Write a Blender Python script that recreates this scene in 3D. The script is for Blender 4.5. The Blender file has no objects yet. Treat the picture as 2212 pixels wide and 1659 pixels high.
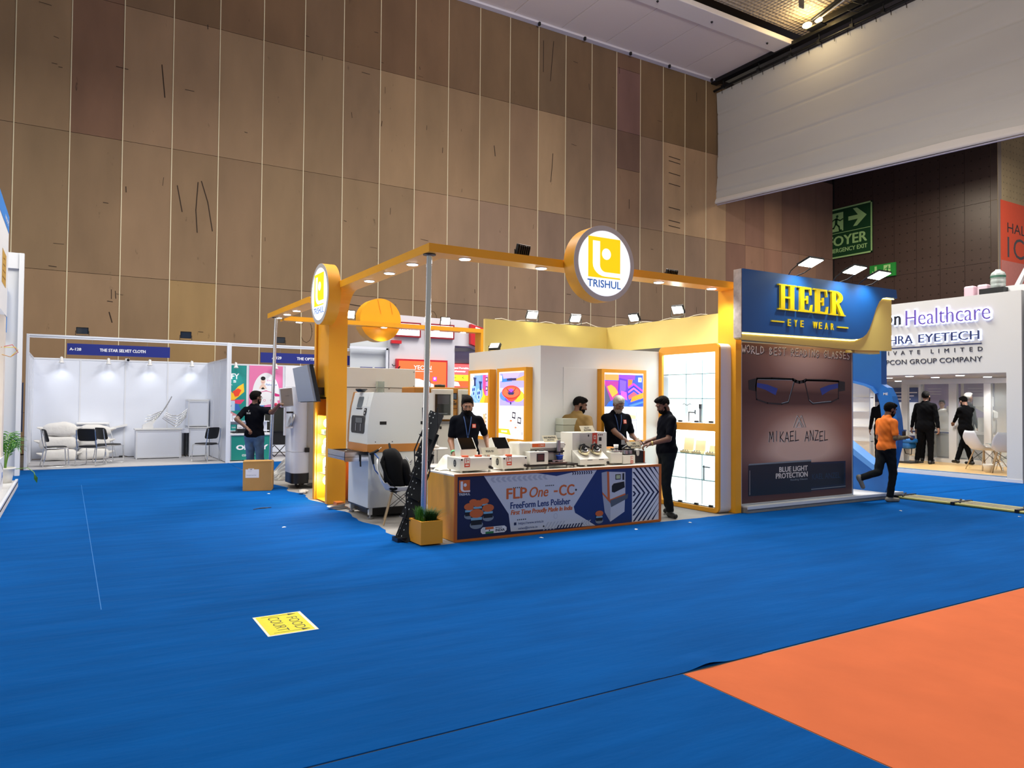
import bpy, math, random
import numpy as np
from mathutils import Vector, Matrix
random.seed(7)
SC = bpy.context.scene
COL = SC.collection
R = math.radians
# ---------------------------------------------------------------- camera
cam = bpy.data.objects.new('camera', bpy.data.cameras.new('camera')); COL.objects.link(cam)
_y, _p, _r = R(31.15), R(1.3), R(.46)
_f = Vector((math.sin(_y)*math.cos(_p), math.cos(_y)*math.cos(_p), math.sin(_p)))
_rt = Vector((math.cos(_y), -math.sin(_y), 0)); _up = _rt.cross(_f)
_rx = _rt*math.cos(_r)+_up*math.sin(_r); _ux = -_rt*math.sin(_r)+_up*math.cos(_r)
cam.matrix_world = Matrix(((_rx.x, _ux.x, -_f.x, 0), (_rx.y, _ux.y, -_f.y, 0), (_rx.z, _ux.z, -_f.z, 1.65), (0, 0, 0, 1)))
cam.data.sensor_width = 36; cam.data.lens = 1585/2212*36; cam.data.clip_end = 200
SC.camera = cam
SC.view_settings.view_transform = 'Standard'; SC.view_settings.look = 'None'
SC.view_settings.exposure = 0.16; SC.view_settings.gamma = 1; SC.view_settings.use_curve_mapping = False
# ---------------------------------------------------------------- light of the hall
wd = bpy.data.worlds.new('hall_ambient'); SC.world = wd; wd.use_nodes = True
wd.node_tree.nodes['Background'].inputs[0].default_value = (1, .985, .94, 1)
wd.node_tree.nodes['Background'].inputs[1].default_value = .25
def area(name, loc, size, power, color=(1, 1, 1), to=None, sy=None, spread=180):
    l = bpy.data.lights.new(name, 'AREA'); l.energy = power; l.color = color; l.size = size
    l.spread = R(spread)
    if sy: l.shape = 'RECTANGLE'; l.size_y = sy
    o = bpy.data.objects.new(name, l); COL.objects.link(o); o.location = loc
    d = (Vector(to)-Vector(loc)) if to else Vector((0, 0, -1))
    o.rotation_euler = d.to_track_quat('-Z', 'Y').to_euler()
    return o
def spot(name, loc, to, power, color=(1, 1, 1), ang=80, blend=.6, rad=.05):
    l = bpy.data.lights.new(name, 'SPOT'); l.energy = power; l.color = color; l.spot_size = R(ang)
    l.spot_blend = blend; l.shadow_soft_size = rad
    o = bpy.data.objects.new(name, l); COL.objects.link(o); o.location = loc
    o.rotation_euler = (Vector(to)-Vector(loc)).to_track_quat('-Z', 'Y').to_euler()
    return o
for i, (x, y, z, e) in enumerate(((14, 14, 13.5, 950), (2.5, 14.5, 11.5, 760), (17.5, 7.8, 10, 620), (9.5, 11, 12, 760), (-4, 13, 11, 560), (32, 12, 13, 700), (3, -6, 13, 650))):
    area('hall_lamp', (x, y, z), 3.0, e, (1, .97, .92))
l = bpy.data.lights.new('ceiling_fill', 'POINT'); l.energy = 1500; l.color = (1, .97, .95); l.shadow_soft_size = .5  # unseen fill light, added to brighten the ceiling
o = bpy.data.objects.new('ceiling_fill', l); COL.objects.link(o); o.location = (12, 13, 14.2)
area('hall_lamp', (30, 19, 12), 3.0, 500, (1, .86, .66))
# ---------------------------------------------------------------- materials
def lin(h):
    h = h.lstrip('#'); c = [int(h[i:i+2], 16)/255 for i in (0, 2, 4)]
    return tuple(x/12.92 if x <= .04045 else ((x+.055)/1.055)**2.4 for x in c)+(1,)
_M = {}
def mat(name, col, rough=.6, metal=0, emit=0, trans=0, noise=0, nscale=8, bump=0, bscale=60, stretch=None, spec=.5, objcol=False, alpha=1, ecol=None):
    if name in _M: return _M[name]
    m = bpy.data.materials.new(name); m.use_nodes = True; nt = m.node_tree
    b = nt.nodes['Principled BSDF']; c = lin(col)
    b.inputs['Base Color'].default_value = c; b.inputs['Roughness'].default_value = rough
    b.inputs['Metallic'].default_value = metal; b.inputs['Transmission Weight'].default_value = trans
    b.inputs['Specular IOR Level'].default_value = spec; b.inputs['Alpha'].default_value = alpha
    if emit:
        b.inputs['Emission Color'].default_value = lin(ecol) if ecol else c; b.inputs['Emission Strength'].default_value = emit
    if noise or bump or objcol:
        tc = nt.nodes.new('ShaderNodeTexCoord'); mp = nt.nodes.new('ShaderNodeMapping')
        geo = nt.nodes.new('ShaderNodeNewGeometry')
        nt.links.new(geo.outputs['Position'], mp.inputs[0])
        if stretch: mp.inputs['Scale'].default_value = stretch
    src = None
    if objcol:
        oi = nt.nodes.new('ShaderNodeObjectInfo'); src = oi.outputs['Color']
    if noise:
        n = nt.nodes.new('ShaderNodeTexNoise'); n.inputs['Scale'].default_value = nscale; n.inputs['Detail'].default_value = 6
        nt.links.new(mp.outputs[0], n.inputs[0])
        r = nt.nodes.new('ShaderNodeMapRange'); r.inputs[1].default_value = .25; r.inputs[2].default_value = .75
        r.inputs[3].default_value = 1-noise; r.inputs[4].default_value = 1+noise
        nt.links.new(n.outputs[0], r.inputs[0])
        mx = nt.nodes.new('ShaderNodeVectorMath'); mx.operation = 'SCALE'
        if src: nt.links.new(src, mx.inputs[0])
        else: mx.inputs[0].default_value = c[:3]
        nt.links.new(r.outputs[0], mx.inputs['Scale']); src = mx.outputs[0]
    if src: nt.links.new(src, b.inputs['Base Color'])
    if bump:
        n2 = nt.nodes.new('ShaderNodeTexNoise'); n2.inputs['Scale'].default_value = bscale; n2.inputs['Detail'].default_value = 4
        nt.links.new(mp.outputs[0], n2.inputs[0])
        bp = nt.nodes.new('ShaderNodeBump'); bp.inputs['Strength'].default_value = bump; bp.inputs['Distance'].default_value = .02
        nt.links.new(n2.outputs[0], bp.inputs['Height']); nt.links.new(bp.outputs[0], b.inputs['Normal'])
    _M[name] = m
    return m
# ---------------------------------------------------------------- mesh builder
WM = {}
class MB:
    def __init__(s): s.v = []; s.f = []; s.m = []; s.s = []; s.mats = []; s.T = Matrix()
    def mi(s, m):
        if m not in s.mats: s.mats.append(m)
        return s.mats.index(m)
    def add(s, vs, fs, m, smooth=False):
        b = len(s.v); k = s.mi(m)
        s.v += [tuple(s.T @ Vector(v)) for v in vs]
        for f in fs: s.f.append(tuple(b+i for i in f)); s.m.append(k); s.s.append(smooth)
        return s
    def box(s, x0, x1, y0, y1, z0, z1, m):
        return s.add([(x, y, z) for z in (z0, z1) for y in (y0, y1) for x in (x0, x1)],
                     [(0, 2, 3, 1), (4, 5, 7, 6), (0, 1, 5, 4), (2, 6, 7, 3), (0, 4, 6, 2), (1, 3, 7, 5)], m)
    def hexa(s, p, m):   # 8 points: bottom 4 ccw, top 4 ccw
        return s.add(p, [(3, 2, 1, 0), (4, 5, 6, 7), (0, 1, 5, 4), (1, 2, 6, 5), (2, 3, 7, 6), (3, 0, 4, 7)], m)
    def cyl(s, p0, p1, r0, m, r1=None, n=12, smooth=True, cap=True):
        p0, p1 = Vector(p0), Vector(p1); r1 = r0 if r1 is None else r1
        d = (p1-p0).normalized(); a = d.orthogonal().normalized(); b = d.cross(a)
        vs = [tuple(p+(a*math.cos(t)+b*math.sin(t))*r) for p, r in ((p0, r0), (p1, r1)) for t in [2*math.pi*i/n for i in range(n)]]
        s.add(vs, [(i, (i+1) % n, n+(i+1) % n, n+i) for i in range(n)], m, smooth)
        if cap: s.add(vs, [tuple(range(n-1, -1, -1)), tuple(range(n, 2*n))], m)
        return s
    def tube(s, pts, r, m, n=8):
        pts = [Vector(p) for p in pts]; k = len(pts); vs = []; a = None
        for i, p in enumerate(pts):
            d = (pts[min(i+1, k-1)]-pts[max(i-1, 0)]).normalized()
            a = d.orthogonal().normalized() if a is None else (a-d*a.dot(d)).normalized()
            b = d.cross(a); rr = r[i] if isinstance(r, (list, tuple)) else r
            vs += [tuple(p+(a*math.cos(t)+b*math.sin(t))*rr) for t in [2*math.pi*j/n for j in range(n)]]
        fs = [(i*n+j, i*n+(j+1) % n, (i+1)*n+(j+1) % n, (i+1)*n+j) for i in range(k-1) for j in range(n)]
        s.add(vs, fs, m, True); s.add(vs, [tuple(range(n-1, -1, -1)), tuple(range((k-1)*n, k*n))], m)
        return s
    def lathe(s, prof, c, m, n=20, smooth=True):
        vs = [(c[0]+r*math.cos(t), c[1]+r*math.sin(t), c[2]+z) for r, z in prof for t in [2*math.pi*i/n for i in range(n)]]
        return s.add(vs, [(i*n+j, i*n+(j+1) % n, (i+1)*n+(j+1) % n, (i+1)*n+j) for i in range(len(prof)-1) for j in range(n)], m, smooth)
    def ell(s, c, r, m, n=12, k=8):
        vs = [(c[0]+r[0]*math.sin(p)*math.cos(t), c[1]+r[1]*math.sin(p)*math.sin(t), c[2]+r[2]*math.cos(p)) for p in [math.pi*i/k for i in range(k+1)] for t in [2*math.pi*j/n for j in range(n)]]
        return s.add(vs, [(i*n+j, (i+1)*n+j, (i+1)*n+(j+1) % n, i*n+(j+1) % n) for i in range(k) for j in range(n)], m, True)
    def prism(s, poly, axis, a0, a1, m, smooth=False):   # poly in the two other axes
        def P(u, v, a): return {'x': (a, u, v), 'y': (u, a, v), 'z': (u, v, a)}[axis]
        n = len(poly); vs = [P(u, v, a0) for u, v in poly]+[P(u, v, a1) for u, v in poly]
        s.add(vs, [tuple(range(n-1, -1, -1)), tuple(range(n, 2*n))], m)
        return s.add(vs, [(i, (i+1) % n, n+(i+1) % n, n+i) for i in range(n)], m, smooth)
    def poly(s, pts, m): return s.add(pts, [tuple(range(len(pts)))], m)
    def mesh(s, name, parent=None, local=False):
        me = bpy.data.meshes.new(name); vs = s.v
        if parent is not None and not local:
            iv = WM[parent].inverted(); vs = [tuple(iv @ Vector(v)) for v in vs]
        me.from_pydata(vs, [], s.f)
        for m in s.mats: me.materials.append(m)
        me.polygons.foreach_set('material_index', s.m); me.polygons.foreach_set('use_smooth', s.s)
        me.update(); return me
    def build(s, name, parent=None, label=None, bevel=0, local=False, seg=2, fixn=True):
        me = s.mesh(name, parent, local); o = bpy.data.objects.new(name, me); COL.objects.link(o)
        if parent is not None: o.parent = parent; WM[o] = WM[parent]
        else: WM[o] = Matrix()
        if label: o['label'] = label
        if bevel:
            b = o.modifiers.new('bevel', 'BEVEL'); b.width = bevel; b.segments = seg; b.limit_method = 'ANGLE'; b.angle_limit = R(40)
        return o
def thing(name, label, cat, loc=(0, 0, 0), rz=0, group=None):
    o = bpy.data.objects.new(name, None); COL.objects.link(o); o.location = loc; o.rotation_euler = (0, 0, rz)
    o.empty_display_size = .1
    o['label'] = label; o['category'] = cat
    if group: o['group'] = group
    WM[o] = Matrix.Translation(loc) @ Matrix.Rotation(rz, 4, 'Z')
    return o
def single(mb, name, label, cat, loc, group=None, bevel=0, rz=0, local=False):
    W = Matrix.Translation(loc) @ Matrix.Rotation(rz, 4, 'Z')
    if not local:
        iv = W.inverted(); mb.v = [tuple(iv @ Vector(v)) for v in mb.v]
    o = mb.build(name, None, bevel=bevel); o.location = loc; o.rotation_euler = (0, 0, rz); WM[o] = W
    o['label'] = label; o['category'] = cat
    if group: o['group'] = group
    return o
def structure(o): o['kind'] = 'structure'; return o
def dup(o, loc, rz=0, label=None, group=None, parent=None):
    c = o.copy(); COL.objects.link(c)
    if parent is None:
        c.location = loc; c.rotation_euler = (0, 0, rz)
        WM[c] = Matrix.Translation(loc) @ Matrix.Rotation(rz, 4, 'Z')
        if label: c['label'] = label
        if group: c['group'] = group
    else: c.parent = parent; WM[c] = WM[parent]
    for ch in [x for x in bpy.data.objects if x.parent == o]: dup(ch, None, parent=c)
    return c
# ---------------------------------------------------------------- lettering
_G = {}
def glyph(txt, bold=0, shear=0, ext=0, space=1):
    k = (txt, bold, shear, ext, space)
    if k in _G: return _G[k]
    cu = bpy.data.curves.new('t', 'FONT'); cu.body = txt; cu.offset = bold; cu.shear = shear; cu.extrude = ext; cu.resolution_u = 3
    cu.space_character = space; cu.space_line = .9; cu.align_x = 'CENTER'
    o = bpy.data.objects.new('t', cu); me = bpy.data.meshes.new_from_object(o)
    v = [tuple(x.co) for x in me.vertices]; f = [tuple(p.vertices) for p in me.polygons]
    bpy.data.objects.remove(o); bpy.data.curves.remove(cu); bpy.data.meshes.remove(me)
    x0 = min(p[0] for p in v); x1 = max(p[0] for p in v); y0 = min(p[1] for p in v); y1 = max(p[1] for p in v)
    v = [((p[0]-x0)/(x1-x0), (p[1]-y0)/(y1-y0), p[2]) for p in v]
    _G[k] = (v, f, (x1-x0)/(y1-y0)); return _G[k]
class Face:   # a flat face in space on which print is laid in thin layers
    def __init__(s, mb, O, U, N, V=(0, 0, 1)):
        s.mb = mb; s.O = Vector(O); s.U = Vector(U).normalized(); s.N = Vector(N).normalized(); s.V = Vector(V).normalized(); s.l = 1; s.st = .0009
    def P(s, a, b, l=None): return tuple(s.O+s.U*a+s.V*b+s.N*(s.st*(s.l if l is None else l)))
    def poly(s, pts, m, l=None):
        if l is not None: s.l = l
        s.mb.add([s.P(a, b) for a, b in pts], [tuple(range(len(pts)))], m); return s
    def rect(s, a0, a1, b0, b1, m, l=None): return s.poly([(a0, b0), (a1, b0), (a1, b1), (a0, b1)], m, l)
    def disc(s, a, b, ra, rb, m, l=None, n=20, t0=0, t1=360):
        return s.poly([(a+ra*math.cos(R(t0+(t1-t0)*i/n)), b+rb*math.sin(R(t0+(t1-t0)*i/n))) for i in range(n if t1-t0 == 360 else n+1)], m, l)
    def line(s, pts, w, m, l=None):
        if l is not None: s.l = l
        for (a, b), (c, d) in zip(pts, pts[1:]):
            L = math.hypot(c-a, d-b) or 1; nx, ny = -(d-b)/L*w/2, (c-a)/L*w/2; ex, ey = (c-a)/L*w*.3, (d-b)/L*w*.3
            s.poly([(a-nx-ex, b-ny-ey), (c-nx+ex, d-ny+ey), (c+nx+ex, d+ny+ey), (a+nx-ex, b+ny-ey)], m)
        return s
    def text(s, t, a, b, w, h, m, l=None, bold=.01, shear=0, ext=0, space=1, fat=0):
        if fat:   # heavy type: the same letters laid down a few times, slightly shifted
            for i, j in ((-1, 0), (1, 0), (0, -.5), (0, .5)): s.text(t, a+i*fat, b+j*fat, w, h, m, (l if l is not None else s.l)+.15, 0, shear, ext, space); l = s.l
            return s
        if l is not None: s.l = l
        v, f, asp = glyph(t, bold, shear, 1 if ext else 0, space)
        if not w: w = h*asp
        s.mb.add([tuple(Vector(s.P(a+x*w, b+y*h))+s.N*(z*.5+.5)*ext) if ext else s.P(a+x*w, b+y*h) for x, y, z in v], f, m)
        return s
def rrect(w, h, r, n=5, x=0, y=0):
    out = []
    for cx, cy, t0 in ((w-r, h-r, 0), (r, h-r, 90), (r, r, 180), (w-r, r, 270)):
        out += [(x+cx+r*math.cos(R(t0+90*i/n)), y+cy+r*math.sin(R(t0+90*i/n))) for i in range(n+1)]
    return out
X_, Y_, Z_ = (1, 0, 0), (0, 1, 0), (0, 0, 1)
def F_front(mb, x, y, z=0): return Face(mb, (x, y, z), (1, 0, 0), (0, -1, 0))      # faces -Y, a runs along +X
def F_left(mb, x, y, z=0): return Face(mb, (x, y, z), (0, -1, 0), (-1, 0, 0))     # faces -X, a runs along -Y (left to right seen)
WHT = mat('white_paint', '#e4e4e4', .5); WHT2 = mat('cool_white_panel', '#dfe4f0', .45)
BLK = mat('black_plastic', '#0d0d10', .45); DRK = mat('dark_grey_plastic', '#2c2d30', .5)
ORG = mat('orange_paint', '#f4a81e', .42, noise=.04, nscale=2); YEL = mat('yellow_paint', '#efd57c', .6, noise=.03, nscale=2)
ORGD = mat('orange_trim', '#c66a20', .5); CHR = mat('chrome', '#dedfe0', .22, 1); STL = mat('steel', '#b9bcc0', .3, 1)
ALU = mat('white_aluminium_profile', '#dcdfe6', .35); LAMP = mat('lamp_glow', '#ffffff', .5, emit=14, ecol='#f4f8ff')
LAMPW = mat('lamp_glow_floodlight', '#ffffff', .5, emit=22, ecol='#fbffe8'); NAVY = mat('navy_print', '#13224f', .6)
DECK = mat('pale_grey_deck', '#c9c9ca', .6, noise=.05, nscale=3); BLKM = mat('black_metal', '#17181b', .4, .3)
# ================================================================ THE SETTING
CARPET = mat('blue_carpet', '#004f96', .95, noise=.14, nscale=1.1, bump=.7, bscale=1.9, stretch=(.8, 3.6, 1), spec=.06)
OCARP = mat('orange_carpet', '#d66d42', .95, noise=.06, nscale=2, bump=.45, bscale=2.2, stretch=(1.5, 1, 1), spec=.15)
CONC = mat('grey_concrete', '#8f8b86', .85, noise=.14, nscale=2.5, bump=.1)
mb = MB(); mb.box(-9, 48, -6, 27, -.05, -.0062, CONC); structure(mb.build('floor'))
def rough_edge(x, y0, y1, n, amp):
    return [(x+random.uniform(-amp, amp)+.05*math.sin(i*.9), y0+(y1-y0)*i/n) for i in range(n+1)]
def fine(mb, m, amt=.35, sc=180):   # short pile: fine bump on top of the folds
    return m
def carpet(polys, m, name, label, z0, z1, loc, cat='carpet'):
    mb = MB()
    for p in polys: mb.prism(p, 'z', z0, z1, m)
    return single(mb, name, label, cat, loc)
edge = rough_edge(3.47, 7.6, 15.55, 46, .028); edge[0] = (3.5, 7.62)
A1 = [(-9, 3.318), (3.5, 3.318)]+edge+[(3.5, 19.78), (-9, 19.95)]
fr = [(8.6-(8.6-3.5)*i/30, 7.60+random.uniform(-.012, .012)) for i in range(1, 30)]
A2 = [(3.5, 3.318), (40, 3.318), (40, 7.6), (8.6, 7.62)]+fr+[edge[0]]
A3 = [(8.6, 7.62), (40, 7.6), (40, 24.9), (8.8, 24.9), (8.8, 15.9), (3.5, 15.9), (3.5, 15.6)]
A3 = [(11.3, 7.6), (35.3, 7.6), (35.3, 16.6), (35.3, 24.9), (11.3, 24.9)]
A4 = [(3.5, 15.55), (11.3, 15.9), (11.3, 24.9), (8.2, 24.9), (8.2, 19.6), (3.5, 19.78)]
carpet([A1, A2, A3, A4], CARPET, 'blue_carpet', 'large blue exhibition carpet running round the orange stall, beyond the dark seam', -.004, .001, (0, 8, 0))
carpet([[(-9, -6), (3.225, -6), (3.225, 3.309), (-9, 3.309)]], CARPET, 'blue_carpet', 'near blue carpet strip in the bottom left, before the dark seam', -.006, -.003, (0, 1, 0))
carpet([[(3.235, -6), (40, -6), (40, 3.308), (3.235, 3.30)]], OCARP, 'orange_carpet', 'orange carpet in the bottom right corner, meeting the blue one', -.006, -.0025, (8, 1, 0))
# a curled lip of the upper blue carpet over the orange corner
mb = MB(); n = 24
vs = []
for i in range(n+1):
    x = 3.05+.9*i/n; hgt = (.022*math.exp(-((x-3.45)/.13)**2))*math.sin(math.pi*i/n)
    vs += [(x, 3.55, .0008), (x, 3.40, .0008+hgt*.8), (x, 3.312, .0008+hgt)]
mb.add(vs, [(i*3+j, i*3+j+1, (i+1)*3+j+1, (i+1)*3+j) for i in range(n) for j in range(2)], CARPET, True)
single(mb, 'carpet_fold', 'curled lip of blue carpet where it meets the orange corner', 'carpet', (3.4, 3.4, 0))
# -------- back wall: brown panels, each its own piece
PAN = mat('stained_wall_panel', '#96785c', .9, noise=.13, nscale=1.3, objcol=True, stretch=(1, 1, .35))
nt = PAN.node_tree   # scratches and stains
geo = [x for x in nt.nodes if x.bl_idname == 'ShaderNodeNewGeometry'][0]
mp2 = nt.nodes.new('ShaderNodeMapping'); mp2.inputs['Scale'].default_value = (1.5, 1, .55); nt.links.new(geo.outputs['Position'], mp2.inputs[0])
vn = nt.nodes.new('ShaderNodeTexNoise'); vn.inputs['Scale'].default_value = 3.1; vn.inputs['Detail'].default_value = 8; vn.inputs['Roughness'].default_value = .62; nt.links.new(mp2.outputs[0], vn.inputs[0])
vr = nt.nodes.new('ShaderNodeMapRange'); vr.inputs[1].default_value = .67; vr.inputs[2].default_value = .76; vr.inputs[3].default_value = 1; vr.inputs[4].default_value = .38; nt.links.new(vn.outputs[0], vr.inputs[0])
sm = nt.nodes.new('ShaderNodeVectorMath'); sm.operation = 'SCALE'; bs = nt.nodes['Principled BSDF']
nt.links.new(bs.inputs['Base Color'].links[0].from_socket, sm.inputs[0]); nt.links.new(vr.outputs[0], sm.inputs['Scale']); nt.links.new(sm.outputs[0], bs.inputs['Base Color'])
mb = MB(); mb.box(-9, 36, 25.03, 25.3, -.05, 17.3, mat('wall_backing', '#3a2e26', .9)); wall = structure(mb.build('wall_back'))
def panel(x0, x1, z0, z1, h, y=25.0, par=None, nm='wall_panel'):
    b = MB(); b.box(x0+.006, x1-.006, y-.0, y+.03, z0+.006, z1-.006, PAN); o = b.build(nm, par or wall)
    c = lin(h); k = random.uniform(.84, .98); o.color = (c[0]*k, c[1]*k*random.uniform(.985, 1.015), c[2]*k, 1); return o
rows = [0.02, 1.2, 5.32, 9.43, 13.57, 17.1]
LEFT = ['#9a7d60', '#957a5c', '#9b7e5f', '#94785b', '#8e7458']; RIGHT = ['#967a60', '#907660', '#8c735f', '#997e64']
x = -9.65; k = 0
while x < 26.0:
    x1 = x+1.364
    for r in range(5):
        z0, z1 = rows[r], rows[r+1]
        right = x > 11.5 and r < 3
        h = random.choice(RIGHT if right or x > 16 else LEFT)
        if r == 4: h = random.choice(['#806348', '#7d6046', '#84684e']) if x < 11 else random.choice(['#84694f', '#7f6449'])  # top row darker: weaker light up the wall put into panel colours
        if abs(x+.10) < .3 and r >= 3: h = '#87644f'
        if abs(x-2.63) < .3 and r == 1: h = '#a18258'
        if abs(x-16.3) < .3 and r == 3: h = '#a68868'
        if abs(x-16.3) < .3 and r == 4: h = '#7f664d'
        if abs(x-20.4) < .3:
            if r == 4: panel(x, x1, 16.35, z1, '#7f5f4b'); panel(x, x1, z0, 16.35, '#84625a'); continue
            if r == 3: panel(x, x1, 11.9, z1, '#75594b'); panel(x, x1, z0, 11.9, '#8d6f57'); continue
        if x > 22.9 and r == 3: h = random.choice(['#ab8c6c', '#a38568'])
        if x > 22.9 and r == 4: h = '#7a6144'
        panel(x, x1, z0, z1, h)
    if x > -4:
        b = MB(); b.box(x-.012, x+.012, 24.985, 25.02, .02, 17.08, mat('seam_strip', '#eadcb8', .6)); b.build('seam_strip', wall)
    x = x1
while x < 35.3:
    x1 = min(x+1.364 if x > 25.9 else 27.2, 35.47)
    if x1 > 34.8: x1 = 35.47
    for r in range(1, 4): panel(x, x1, rows[r], rows[r+1], random.choice(['#8a6655', '#836152', '#8d6b57', '#876859']) if x > 27 else '#a58768')
    x = x1
# scratches and wear marks with a shape of their own on the wall
SCR = mat('dark_scratch', '#33251b', .9); mb = MB(); f = F_front(mb, 0, 24.998)
def px_line(pts, w): f.line(pts, w, SCR, 3)
for z in (12.95, 12.75, 12.2, 11.7, 10.6, 10.0, 9.75): px_line([(23.45, z), (24.15, z-.04)], .035)
for a in (((3.4, 8.5), (3.35, 7.6), (3.4, 6.9)), ((3.5, 8.55), (3.7, 7.9), (3.85, 7.0)), ((2.8, 8.3), (2.95, 7.5)), ((17.0, 11.9), (16.95, 11.2), (16.9, 10.7)), ((1.0, 4.2), (1.08, 3.9)), ((14.2, 11.7), (14.25, 11.3)), ((2.3, 12.0), (2.4, 11.0)), ((21.1, 10.6), (21.1, 10.2)), ((25.2, 16.3), (25.2, 15.9)), ((8.3, 5.0), (8.9, 4.95)), ((17.0, 16.6), (16.85, 14.9)), ((16.5, 16.5), (16.5, 15.2))): px_line(a, .03)
for _ in range(70):
    a, b_ = random.uniform(-2, 26), random.uniform(3.6, 16.5)
    if random.random() < .5: px_line([(a, b_), (a+random.uniform(-.03, .03), b_+random.uniform(.08, .3))], random.uniform(.01, .025))
    else: px_line([(a, b_), (a+random.uniform(.08, .35), b_-random.uniform(0, .03))], random.uniform(.01, .022))
for c_ in ((6.9, 3.95), (11.6, 4.6)):
    px_line([(c_[0]+.2*math.cos(t*.6), c_[1]+.38*math.sin(t*.6)) for t in range(12)], .014)
mb.build('scratches', wall)['kind'] = 'stuff'
mb = MB(); mb.box(35.42, 35.5, 24.95, 25.04, 0, 15, mat('corner_post', '#120f0e', .6)); structure(mb.build('trim_1'))
# -------- dark perforated exit wall on the right
EXW = mat('dark_perforated_panel', '#43342f', .38, noise=.06, nscale=1)
nt = EXW.node_tree; b0 = nt.nodes['Principled BSDF']
ge = [q for q in nt.nodes if q.bl_idname == 'ShaderNodeNewGeometry'][0]
def dots(nt, ge, b0, ax, step, dark):
    sp = nt.nodes.new('ShaderNodeSeparateXYZ'); nt.links.new(ge.outputs['Position'], sp.inputs[0]); ds = []
    for i, o_ in enumerate((sp.outputs[ax], sp.outputs[2])):
        m1 = nt.nodes.new('ShaderNodeMath'); m1.operation = 'PINGPONG'; m1.inputs[1].default_value = step[i]/2; nt.links.new(o_, m1.inputs[0])
        m2 = nt.nodes.new('ShaderNodeMath'); m2.operation = 'POWER'; m2.inputs[1].default_value = 2; nt.links.new(m1.outputs[0], m2.inputs[0]); ds.append(m2)
    ad = nt.nodes.new('ShaderNodeMath'); nt.links.new(ds[0].outputs[0], ad.inputs[0]); nt.links.new(ds[1].outputs[0], ad.inputs[1])
    rg = nt.nodes.new('ShaderNodeMapRange'); rg.inputs[1].default_value = .0006; rg.inputs[2].default_value = .0016; rg.inputs[3].default_value = dark; rg.inputs[4].default_value = 1
    nt.links.new(ad.outputs[0], rg.inputs[0]); s2 = nt.nodes.new('ShaderNodeVectorMath'); s2.operation = 'SCALE'
    nt.links.new(b0.inputs['Base Color'].links[0].from_socket, s2.inputs[0]); nt.links.new(rg.outputs[0], s2.inputs['Scale']); nt.links.new(s2.outputs[0], b0.inputs['Base Color'])
dots(nt, ge, b0, 1, (.38, .46), .25)
mb = MB(); mb.box(35.52, 35.8, 16.74, 25.0, -.05, 15, mat('exit_wall_backing', '#8a7d74', .8)); wr = structure(mb.build('wall_right'))
ys = [25.0, 23.87, 22.70, 21.575, 20.44, 19.305, 18.17, 17.046, 16.745]
for a, b_ in zip(ys, ys[1:]):
    for z0, z1 in ((2.5, 5.3), (5.3, 8.08), (8.08, 10.85), (10.85, 14.5)):
        q = MB(); t = random.uniform(-.006, .006); q.add([(35.48+t, b_+.008, z0+.008), (35.48, a-.008, z0+.008), (35.48-t, a-.008, z1-.008), (35.48, b_+.008, z1-.008), (35.51, b_+.008, z0+.008), (35.51, a-.008, z0+.008), (35.51, a-.008, z1-.008), (35.51, b_+.008, z1-.008)], [(0, 3, 2, 1), (4, 5, 6, 7), (0, 1, 5, 4), (1, 2, 6, 5), (2, 3, 7, 6), (3, 0, 4, 7)], EXW); q.build('wall_panel', wr)
LPW = mat('pale_perforated_panel', '#a5906c', .7, noise=.08, nscale=2)
nt = LPW.node_tree; dots(nt, [q for q in nt.nodes if q.bl_idname == 'ShaderNodeNewGeometry'][0], nt.nodes['Principled BSDF'], 0, (.3, .3), .5)
mb = MB(); mb.box(35.5, 44, 16.78, 17.1, -.05, 15, LPW); wf = structure(mb.build('wall_front_right'))
for i in range(4):
    q = MB(); q.box(35.49+i*1.2, 36.68+i*1.2, 16.745, 16.78, 0, 14.5, LPW); q.build('wall_panel', wf)
# hall number banner
mb = MB(); HR = mat('red_hall_banner', '#e2502e', .6, noise=.03); f = F_front(mb, 35.7, 16.72)
mb.box(35.7, 38.9, 16.72, 16.74, 5.0, 10.87, HR)
PK = mat('faded_pink_banner', '#cf7f74', .7, noise=.05); f.rect(0, 3.2, 0+5.0, 8.15, PK, 1)
GT = mat('grey_lettering', '#4c4a4e', .6); f.text('HALL', .56, 9.46, 2.1, .45, mat('dark_lettering', '#2c2a2c', .6), 2, bold=0); f.text('1C', .56, 8.32, 1.5, .95, GT, 2, bold=0)
single(mb, 'hall_banner', 'red hall number banner on the pale wall at the far right edge', 'banner', (37, 16.73, 5))
# -------- ceiling
CT = mat('lilac_white_ceiling_tile', '#efe2da', .7)
mb = MB(); mb.box(-12, 48, -8, 27, 18.4, 18.6, mat('upper_ceiling', '#6d655c', .9)); ce = structure(mb.build('ceiling'))
mb = MB(); mb.box(-12, 26.6, 21.32, 25.1, 17.14, 17.2, mat('ceiling_gap', '#55504e', .9)); mb.build('soffit_backing', ce)
xs = [17.2+2.3*i for i in range(-8, 4)]
for a in xs:
    q = MB(); q.box(a+.012, min(a+2.288, 26.55), 21.36, 24.72, 17.1, 17.14, CT); q.build('ceiling_tile', ce)
q = MB(); q.box(-3, 26.55, 24.74, 24.99, 17.02, 17.14, mat('cove_white', '#e6e1e8', .5)); q.build('cove_strip', ce)
q = MB(); q.box(-3, 26.6, 20.42, 21.34, 16.98, 17.2, mat('soffit_beam', '#efe6e0', .6)); q.build('soffit_beam', ce, bevel=.03)
for a in (16.1, 18.4, 20.9, 23.2, 25.9):
    q = MB(); q.box(a-.04, a+.04, 24.66, 24.76, 16.9, 17.03, BLK); q.build('bracket', ce)
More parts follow.
